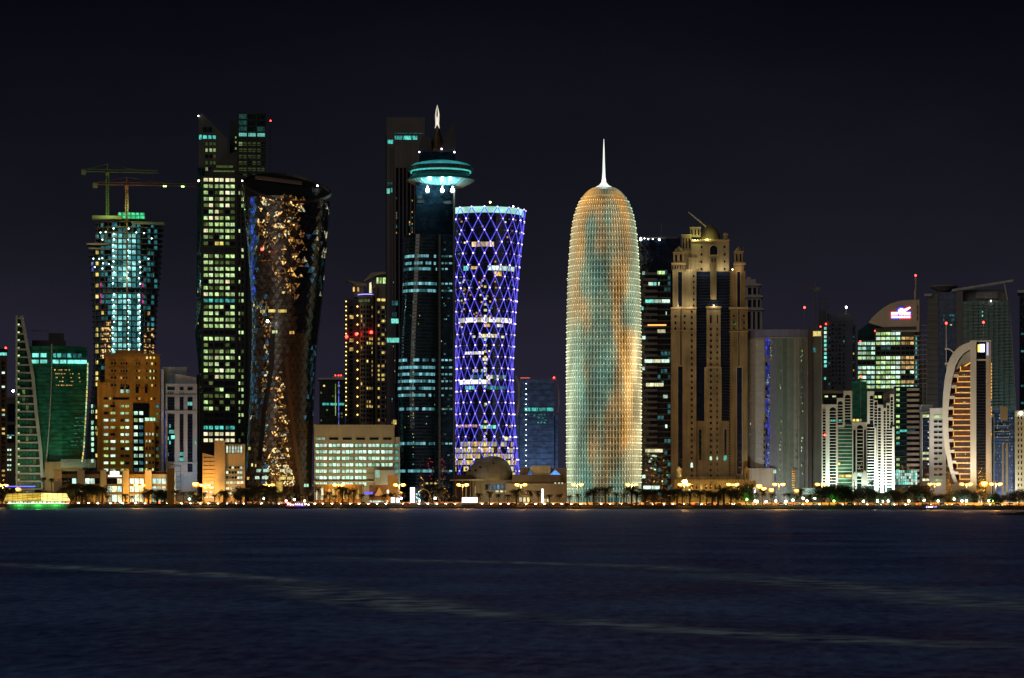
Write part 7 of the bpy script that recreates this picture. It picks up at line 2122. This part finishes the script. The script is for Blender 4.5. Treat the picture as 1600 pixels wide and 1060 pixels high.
# park lamps on the right: short posts with white green globes
def park_lamp(px, py, col, nm, P, l_, off=12, r=.55):
    p = at(px, off); h = EYE + (HY - py) * p.y / F - G0
    m_ = lamp_mat('globe_' + nm, col, 30)
    key = ('pl', nm, round(h, 1))
    if key not in _cache:
        a = MB(); a.tube([(0, 0, 0), (0, 0, h - .3)], .06, 5); a.lathe([(.16, 0), (.16, .1), (.08, .2)], 6)
        g = MB(); g.ball((0, 0, h), r, 6)
        q = MB(); q.lathe([(.22, h - .38), (.25, h - .3), (.1, h - .25)], 8)
        _cache[key] = (a.mesh('post', POLE), g.mesh('globe', m_), q.mesh('collar', POLE))
    a, g, q = _cache[key]
    make('park_lamp', [('post', a), ('globe', g), ('collar', q)], l_, 'park lamp', 'globe lamps in the waterfront park', p)
    L = bpy.data.lights.new('globe_light', 'POINT'); L.energy = P; L.color = col; L.shadow_soft_size = .4
    lo = bpy.data.objects.new('globe_light', L); COL.objects.link(lo); lo.location = (p.x, p.y - .1, G0 + h + .55)
WG = (.75, 1, .68); GR = (.18, 1, .10); YW = (1, .85, .45)
PK = [(1167, 781, GR, 'green', 900), (1180, 783, WG, 'pale green', 500), (1183, 784, YW, 'yellow white', 400), (1197, 784, (.8, 1, .95), 'white', 700), (1212, 783, WG, 'pale green', 700), (1228, 784, (.8, 1, .95), 'white', 500), (1239, 782, WG, 'pale green', 600), (1255, 779, WG, 'pale green', 500), (1261, 783, YW, 'yellow white', 500), (1273, 779, WG, 'pale green', 400),
      (1303, 783, GR, 'green', 1100), (1349, 783, YW, 'yellow white', 600), (1371, 783, WG, 'pale green', 600), (1379, 784, WG, 'pale green', 600), (1388, 783, WG, 'pale green', 600), (1420, 783, YW, 'yellow white', 500), (1444, 782, WG, 'pale green', 500), (1466, 783, WG, 'pale green', 500), (1491, 780, YW, 'yellow white', 250), (1503, 783, (.8, 1, .95), 'white', 500), (1510, 783, WG, 'pale green', 500), (1545, 783, WG, 'pale green', 500), (1551, 783, GR, 'green', 500),
      (188, 784, (.95, 1, .6), 'yellow green', 600), (270, 780, (.5, 1, .7), 'green white', 350), (296, 780, (.5, 1, .6), 'green white', 350), (36, 783, YW, 'yellow white', 300), (447, 783, (1, .4, .5), 'pink white', 300), (460, 781, (1, .95, .8), 'warm white', 350), (476, 783, (1, .8, .5), 'amber white', 350), (412, 779, (1, .95, .8), 'warm white', 250), (680, 779, (1, .95, .9), 'warm white', 250), (627, 779, (.6, .5, 1), 'violet white', 200)]
lb = labels([q[0] for q in PK], [q[3] + ' globe park lamp' for q in PK])
for q, l_ in zip(PK, lb): park_lamp(q[0], q[1], q[2], q[3], q[4], l_)

# ------------------------------------------------------------------ cars
def car_meshes(col, nm, kind):
    mb = wall('car_paint_' + nm, col, .3, .1); L_, W_ = (4.5, .9)
    if kind == 'suv': prof = [(-2.25, .35), (-2.25, .95), (-2.1, 1.05), (-1.9, 1.72), (.55, 1.75), (1.15, 1.08), (2.15, .95), (2.3, .7), (2.3, .35)]
    else: prof = [(-2.25, .35), (-2.25, .85), (-1.6, .98), (-1.05, 1.4), (.35, 1.43), (1.05, .98), (2.1, .82), (2.28, .6), (2.28, .35)]
    body = MB(); w0 = .9
    def ring(s_): return [(x, s_ * (w0 if z < 1.0 else w0 - (z - 1.0) * .32), z) for x, z in prof]
    body.rings([ring(1), ring(-1)])
    gl = MB(); top = 1.66 if kind == 'suv' else 1.36; x0, x1 = (-1.8, .5) if kind == 'suv' else (-1.1, .35)
    for s_ in (-1, 1):
        q = [(x0 - .15, s_ * .895, 1.04), (x1 + .45, s_ * .895, 1.04), (x1, s_ * (.905 - (top - 1) * .32), top), (x0 + .1, s_ * (.905 - (top - 1) * .32), top)]
        gl.face(q if s_ > 0 else q[::-1])
    wh = MB(); n = 12
    wh.rings([[(.33 * cos(2 * pi * k / n), -.11, .33 * sin(2 * pi * k / n)) for k in range(n)], [(.33 * cos(2 * pi * k / n), .11, .33 * sin(2 * pi * k / n)) for k in range(n)]])
    hl = MB(); hl.box(-.16, .12, -.22, .22, -.12, .14)
    return dict(body=body.mesh('body', mb), windows=gl.mesh('side_windows', GL_BLK), wheel=wh.mesh('wheel', wall('tyre_rubber', (.02, .02, .02), .8)),
                head=hl.mesh('headlight', lamp_mat('headlight_lens', (1, .93, .75), 34)), tail=hl.mesh('taillight', lamp_mat('taillight_lens', (1, .05, .02), 16)))
CARS = [('white', car_meshes((.7, .7, .68), 'white', 'suv'), 'white estate car'), ('silver', car_meshes((.45, .45, .45), 'silver', 'sedan'), 'silver saloon car'), ('sand', car_meshes((.5, .4, .26), 'sand', 'suv'), 'sand off-road car'), ('black', car_meshes((.02, .02, .025), 'black', 'sedan'), 'black saloon car'), ('red', car_meshes((.35, .03, .02), 'red', 'sedan'), 'red saloon car'), ('white2', car_meshes((.72, .72, .7), 'white', 'sedan'), 'white saloon car')]
CP = []
x = 118
while x < 1590:
    if x < 262: g = R.uniform(14, 22)
    elif x < 900: g = R.uniform(12.6, 15)
    elif x < 1180: g = R.uniform(13, 19)
    elif x < 1300: g = R.uniform(24, 36)
    else: g = R.uniform(17, 28)
    lane = 0 if x < 905 else R.choice([0, 0, 1]); CP.append((x, lane)); x += g
x = 120
while x < 905:
    CP.append((x, 1)); x += R.uniform(17, 25)
types = [R.choice([0, 0, 1, 2, 3, 4, 5]) for _ in CP]
lb = labels([c_[0] for c_ in CP], ['%s facing %s' % (CARS[t_][2], 'right' if c_[1] == 0 else 'left') for c_, t_ in zip(CP, types)])
for (px, lane), t_, l_ in zip(CP, types, lb):
    M_ = CARS[t_][1]; p = at(px, 19.1 if lane == 0 else (33.5), G0 + .01)
    parts = [('body', M_['body']), ('side_windows', M_['windows'])]
    for wx in (-1.45, 1.4):
        for wy in (-.82, .82): parts.append(('wheel', M_['wheel'], (wx, wy, .33)))
    for wy in (-.62, .62):
        parts.append(('headlight', M_['head'], (2.2, wy, .72))); parts.append(('taillight', M_['tail'], (-2.18, wy, .82)))
    make('car', parts, l_, 'car', 'cars on the corniche road', p, atan2(-.387, 1) + (pi if lane else 0))
# a white lit bus among them
bsx = at(592, 22.8, G0 + .01)
bb = MB(); bb.rings([[(-5.5, s_ * 1.2, .4) for s_ in (1, -1)] + [(-5.5, -1.2, 3.0), (-5.5, 1.2, 3.0)], [(5.5, 1.2, .4), (5.5, -1.2, .4), (5.6, -1.15, 2.9), (5.6, 1.15, 2.9)]])
bw = MB(); bw.box(-.48, .48, -.04, .04, -.4, .4)
parts = [('body', bb.mesh('body', wall('bus_white', (.7, .7, .7), .4, .1)))]
wmesh = bw.mesh('window', L_WHITE)
for k in range(8): parts.append(('window', wmesh, (-4.4 + k * 1.15, -1.25, 2.0)))
for wx in (-3.6, 3.4):
    for wy in (-1.1, 1.1): parts.append(('wheel', CARS[0][1]['wheel'], (wx, wy, .45)))
for wy in (-.9, .9): parts.append(('headlight', CARS[0][1]['head'], (5.6, wy, .9)))
make('bus', parts, 'white bus with lit windows on the road before the low kiosks', 'bus', None, bsx, atan2(-.387, 1))

# ------------------------------------------------------------------ signs, totems, small buildings on the waterfront
WSG = lamp_mat('totem_white', (1, 1, .95), 2.6)
def totem(name, label, cat, px, a, c_, t_, D, strength_mat, foot=True):
    b = Bd(name, label, cat, px, D)
    b.box('panel', strength_mat, a, c_, t_, 785.5, 0, .5)
    fr = wall('totem_frame', (.5, .5, .5), .5)
    b.bar('frame_side', fr, a - .5, a, t_ - .4, GROUND_PY, -.1, .6); b.bar('frame_side', fr, c_, c_ + .5, t_ - .4, GROUND_PY, -.1, .6)
    b.bar('frame_top', fr, a, c_, t_ - .5, t_, -.1, .6)
    b.box('plinth', fr, a - .8, c_ + .8, 786.2, y0=-.4, y1=.9)
    return b
totem('advertising_pillar', 'tall glowing white advertising pillar before the saucer topped tower', 'pillar', 644.5, 641, 648, 762, 1515, WSG)
totem('light_pillar', 'slender glowing white pillar before the beige pyramid hall', 'pillar', 847.5, 846, 849, 764, 1500, WSG)
totem('billboard', 'wide low glowing white billboard before the egg shaped hall', 'billboard', 734, 722, 746, 777.5, 1500, WSG)
totem('light_box', 'small square white light box left of the tall glowing pillar', 'light box', 614, 611, 617, 777.5, 1515, WSG)
totem('light_box', 'smaller white light box just left of the tall glowing pillar', 'light box', 622, 619.5, 624, 778.5, 1515, WSG)
totem('light_box', 'white light box standing before the sandstone podium right turret', 'light box', 1179.5, 1177.5, 1181.5, 762, 1560, WSG)
b = Bd('billboard', 'pale green billboard with a line of dark lettering below the smooth grey tower', 'billboard', 1263.5, 1500)
b.box('panel', lamp_mat('billboard_green', (.45, .85, .70), .62), 1254, 1273.5, 763, 772.5, 0, .4)
for x in (1256, 1270.5): b.bar('post', STEEL, x, x + .8, 772.5, GROUND_PY, .1, .4)
for k in range(6):
    x = 1257.5 + k * 2.2
    b.bar('letter', wall('sign_green', (.0, .12, .04), .5), x, x + .5, 767.5, 770.3, -.12, 0); b.bar('letter', wall('sign_green', (.0, .12, .04), .5), x + .5, x + 1.4, (767.5, 768.8, 769.7)[k % 3], (768, 769.3, 770.3)[k % 3], -.12, 0)
b.bar('frame_top', STEEL, 1253.6, 1273.9, 762.4, 763, -.1, .5)
b = Bd('monument', 'small white monument painted as if floodlit, of a seated animal on a pedestal in the park', 'monument', 1531, 1470)
MW = lamp_mat('monument_glow', (1, 1, .95), 1.3)  # light on the white stone put into its colour as glow
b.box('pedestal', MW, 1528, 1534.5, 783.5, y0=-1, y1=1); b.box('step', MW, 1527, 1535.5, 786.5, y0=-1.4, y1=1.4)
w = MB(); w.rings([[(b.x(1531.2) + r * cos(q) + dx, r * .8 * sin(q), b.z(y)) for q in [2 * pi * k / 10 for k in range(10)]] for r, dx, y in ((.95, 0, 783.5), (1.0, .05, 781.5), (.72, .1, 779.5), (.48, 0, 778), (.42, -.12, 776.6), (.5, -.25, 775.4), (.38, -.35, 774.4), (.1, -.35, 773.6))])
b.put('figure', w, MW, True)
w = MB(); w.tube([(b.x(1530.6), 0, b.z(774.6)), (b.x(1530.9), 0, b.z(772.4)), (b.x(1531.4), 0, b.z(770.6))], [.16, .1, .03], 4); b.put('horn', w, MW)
# ferry terminal at the right edge
b = Bd('ferry_terminal', 'row of brightly lit white ferry kiosks at the right edge of the shore', 'terminal', 1580, 1440)
b.box('body', wall('terminal_white', (.6, .6, .56), .7), 1559, 1620, 785, y0=1, y1=7)
b.box('roof', wall('terminal_white', (.6, .6, .56), .7), 1557, 1622, 782.2, 783.6, -1.6, 8)
for x in frange(1560, 1612, 4.8): b.win(x, x + 4.2, 784.2, 789, .95, FR_LT, pick_w([(L_WHITE, .8), (L_CREAM, .3), (L_MINT, .2)]), .12)
for x in frange(1558, 1618, 9): b.bar('post', GW, x, x + .5, 783.5, 790, -1.3, -1.1)
for k in range(12): x = R.uniform(1558, 1600); b.lamp(x, 788.5 + R.uniform(-1, 1), -2 - R.random(), R.choice([RED, WHT, GRN if 0 else WHT]), .28, 'lamp')
b.done()

# ------------------------------------------------------------------ boats
def hull(b, x0, x1, ydeck, sheer_bow, sheer_stern, beam, mat, name='hull', n=14):
    w = MB(); rings = []
    for k in range(n + 1):
        u = k / n; x = x0 + (x1 - x0) * u
        wd = beam / 2 * (sin(pi * min(1, max(0, .08 + u * .88))) ** .55)
        zt = ydeck + sheer_bow * max(0, u - .55) ** 2 * 4.9 + sheer_stern * max(0, .3 - u) ** 2 * 11
        xk = x + (u - .5) * -1.2
        rings.append([(x, -wd, zt), (xk, -wd * .72, .2), (xk, 0, -.5), (xk, wd * .72, .2), (x, wd, zt)])
    w.rings([r_ for r_ in rings]); return b.put(name, w, mat, True)
b = Bd('ferry_dhow', 'big wooden party dhow with glowing yellow awning and green lit hull at left', 'boat', 58, 1465, 0.0)
hull(b, b.x(8), b.x(112), b.z(787.5), 1.5, 1.2, 7.5, wall('dhow_green_hull', (.10, .16, .06), .6))
b.box('deck_cabin', wall('dhow_wood', (.35, .2, .08), .7), 14, 101, 783, 788, -2.6, 2.6)
YA = lit('yellow_awning', (1.0, .50, .03), 1.15, (1, .70, .12), lo=.25, sx=.10, sz=2.2, thr=(.4, .6)); YB = lit('bright_awning', (1.0, .80, .25), 2.0, lo=.35, sx=.12, sz=2.2, thr=(.4, .6))
b.plate('awning', YA, [(6, 783), (11, 772), (64, 770.5), (64, 783)], -3.0, 3.0)
b.plate('awning', YB, [(64.5, 783), (64.5, 770.5), (104, 771.5), (110, 783)], -3.0, 3.0)
for x in frange(12, 106, 7.8): b.bar('post', wall('dhow_wood', (.35, .2, .08), .7), x, x + .6, 771, 786, -3.2, -3.05)
for x in frange(13, 98, 6.0): b.win(x, x + 5.0, 784, 786.4, -2.7, FR_LT, lit('dhow_cabin_light', (.9, 1, .75), 1.6, lo=.5), .06)
GB = lamp_mat('green_rope_light', (.08, 1, .12), .8)
for x in frange(22, 98, 4.4): b.bar('rope_light', GB, x, x + 2.6, 789.2, 789.9, -3.75, -3.6)
b.bar('rail_light', lamp_mat('rail_white', (1, 1, .85), 1.8), 11, 108, 786.7, 787.4, -3.75, -3.6)
b.bar('mast', wall('dhow_mast', (.45, .4, .3), .6), 29.2, 30.2, 758, 786, -.2, .2); b.bar('neon_yard', lamp_mat('blue_neon', (.10, .10, 1), 3.2), 8, 55, 759.8, 761, -.15, .15)
w = MB(); w.tube([(b.x(8), 0, b.z(760)), (b.x(29.7), 0, b.z(757)), (b.x(55), 0, b.z(760))], .06, 4); b.put('rigging', w, STEEL)
b.bar('stern_light', lamp_mat('dhow_red', (1, .15, .05), 3), 104, 109, 784, 786, -2.9, -2.6)
b.done()
L = bpy.data.lights.new('dhow_green_light', 'POINT'); L.energy = 2200; L.color = (.1, 1, .15); L.shadow_soft_size = .5
for k, x in enumerate((30, 60, 88)):
    lo = bpy.data.objects.new('dhow_green_light', L); COL.objects.link(lo); p = b.world(x, -6.2, 0); lo.location = (p[0], p[1], 2.0)
b = Bd('dhow', 'small dark dhow with pink and violet deck lights before the twisted tower', 'boat', 466, 1478, 0.0)
hull(b, b.x(445), b.x(489), b.z(789.5), 1.6, 1.4, 4.2, wall('dhow_dark_hull', (.05, .025, .02), .6))
b.box('cabin', wall('dhow_wood', (.35, .2, .08), .7), 455, 470, 786.2, 789.5, -1, 1); b.box('cabin_roof', FR_DK, 454, 479, 785, 785.8, -1.3, 1.3)
for x in (456, 463, 470, 477): b.bar('post', STEEL, x, x + .3, 785.8, 789.6, -1.2, -1.1)
for x, c_, nm in ((450, (1, .2, .4), 'pink'), (454, (1, .9, .8), 'cream'), (458, (1, .3, .2), 'coral'), (462, (.4, .4, 1), 'violet'), (465, (.5, .3, 1), 'purple'), (468, (.3, .5, 1), 'azure'), (472, (1, .5, .9), 'rose'), (477, (1, .6, .2), 'amber'), (482, (1, .9, .7), 'cream')):
    b.lamp(x, 788.2 + (x % 3) * .4, -2.2, lamp_mat('deck_' + nm, c_, 9), .38, 'deck_lamp')
b.bar('rope_light', lamp_mat('violet_rope', (.25, .12, 1), 2.2), 462, 476, 790, 790.8, -2.25, -2.1); b.bar('rope_light', lamp_mat('red_rope', (1, .08, .15), 1.6), 447, 461, 790, 790.7, -2.2, -2.05)
b.bar('mast', STEEL, 461.5, 462, 779, 788, -.1, .1)
b = Bd('dhow', 'tiny moored boat with pink and blue lights below the grey slot windowed block', 'boat', 1455, 1392, 0.0)
hull(b, b.x(1446), b.x(1464), b.z(794), .8, .7, 2.4, wall('dhow_dark_hull', (.05, .025, .02), .6))
b.box('cabin', wall('terminal_white', (.6, .6, .56), .7), 1450, 1458, 791.8, 794, -.7, .7)
for x, c_, nm in ((1448, (.2, .2, 1), 'blue'), (1451, (1, .5, .8), 'rose'), (1454, (1, .8, .9), 'blush'), (1457, (1, .5, .8), 'rose'), (1461, (.2, .2, 1), 'blue'), (1466 - 3, (.3, .2, 1), 'indigo')):
    b.lamp(x, 792.6, -1.2, lamp_mat('deck_' + nm, c_, 9), .32, 'deck_lamp')

# uplights standing on the ledges of the sandstone tower
for px, py, yy, col, P in ((1058, 421, -4, (1, .88, .6), 700), (1077, 421, -3, (1, .88, .6), 1000), (1100, 420, -1, (1, .88, .6), 1400), (1128, 420, -1, (1, .88, .6), 1200), (1154, 421, -3, (1, .75, .45), 450), (1058, 477, -4, (1, .85, .55), 800), (1078, 477, -4, (1, .85, .55), 800), (1115, 476, -3, (1, .88, .6), 800),
                           (1087, 372, 3, (.95, 1, .4), 1500), (1106, 372, 3, (.95, 1, .4), 1500)):
    X_, D_ = (px - CX) * 1650 / F, 1650 + yy
    L = bpy.data.lights.new('ledge_light', 'POINT'); L.energy = P; L.color = col; L.shadow_soft_size = .3
    lo = bpy.data.objects.new('ledge_light', L); COL.objects.link(lo); lo.location = (X_, D_, EYE + (HY - py) * 1650 / F)
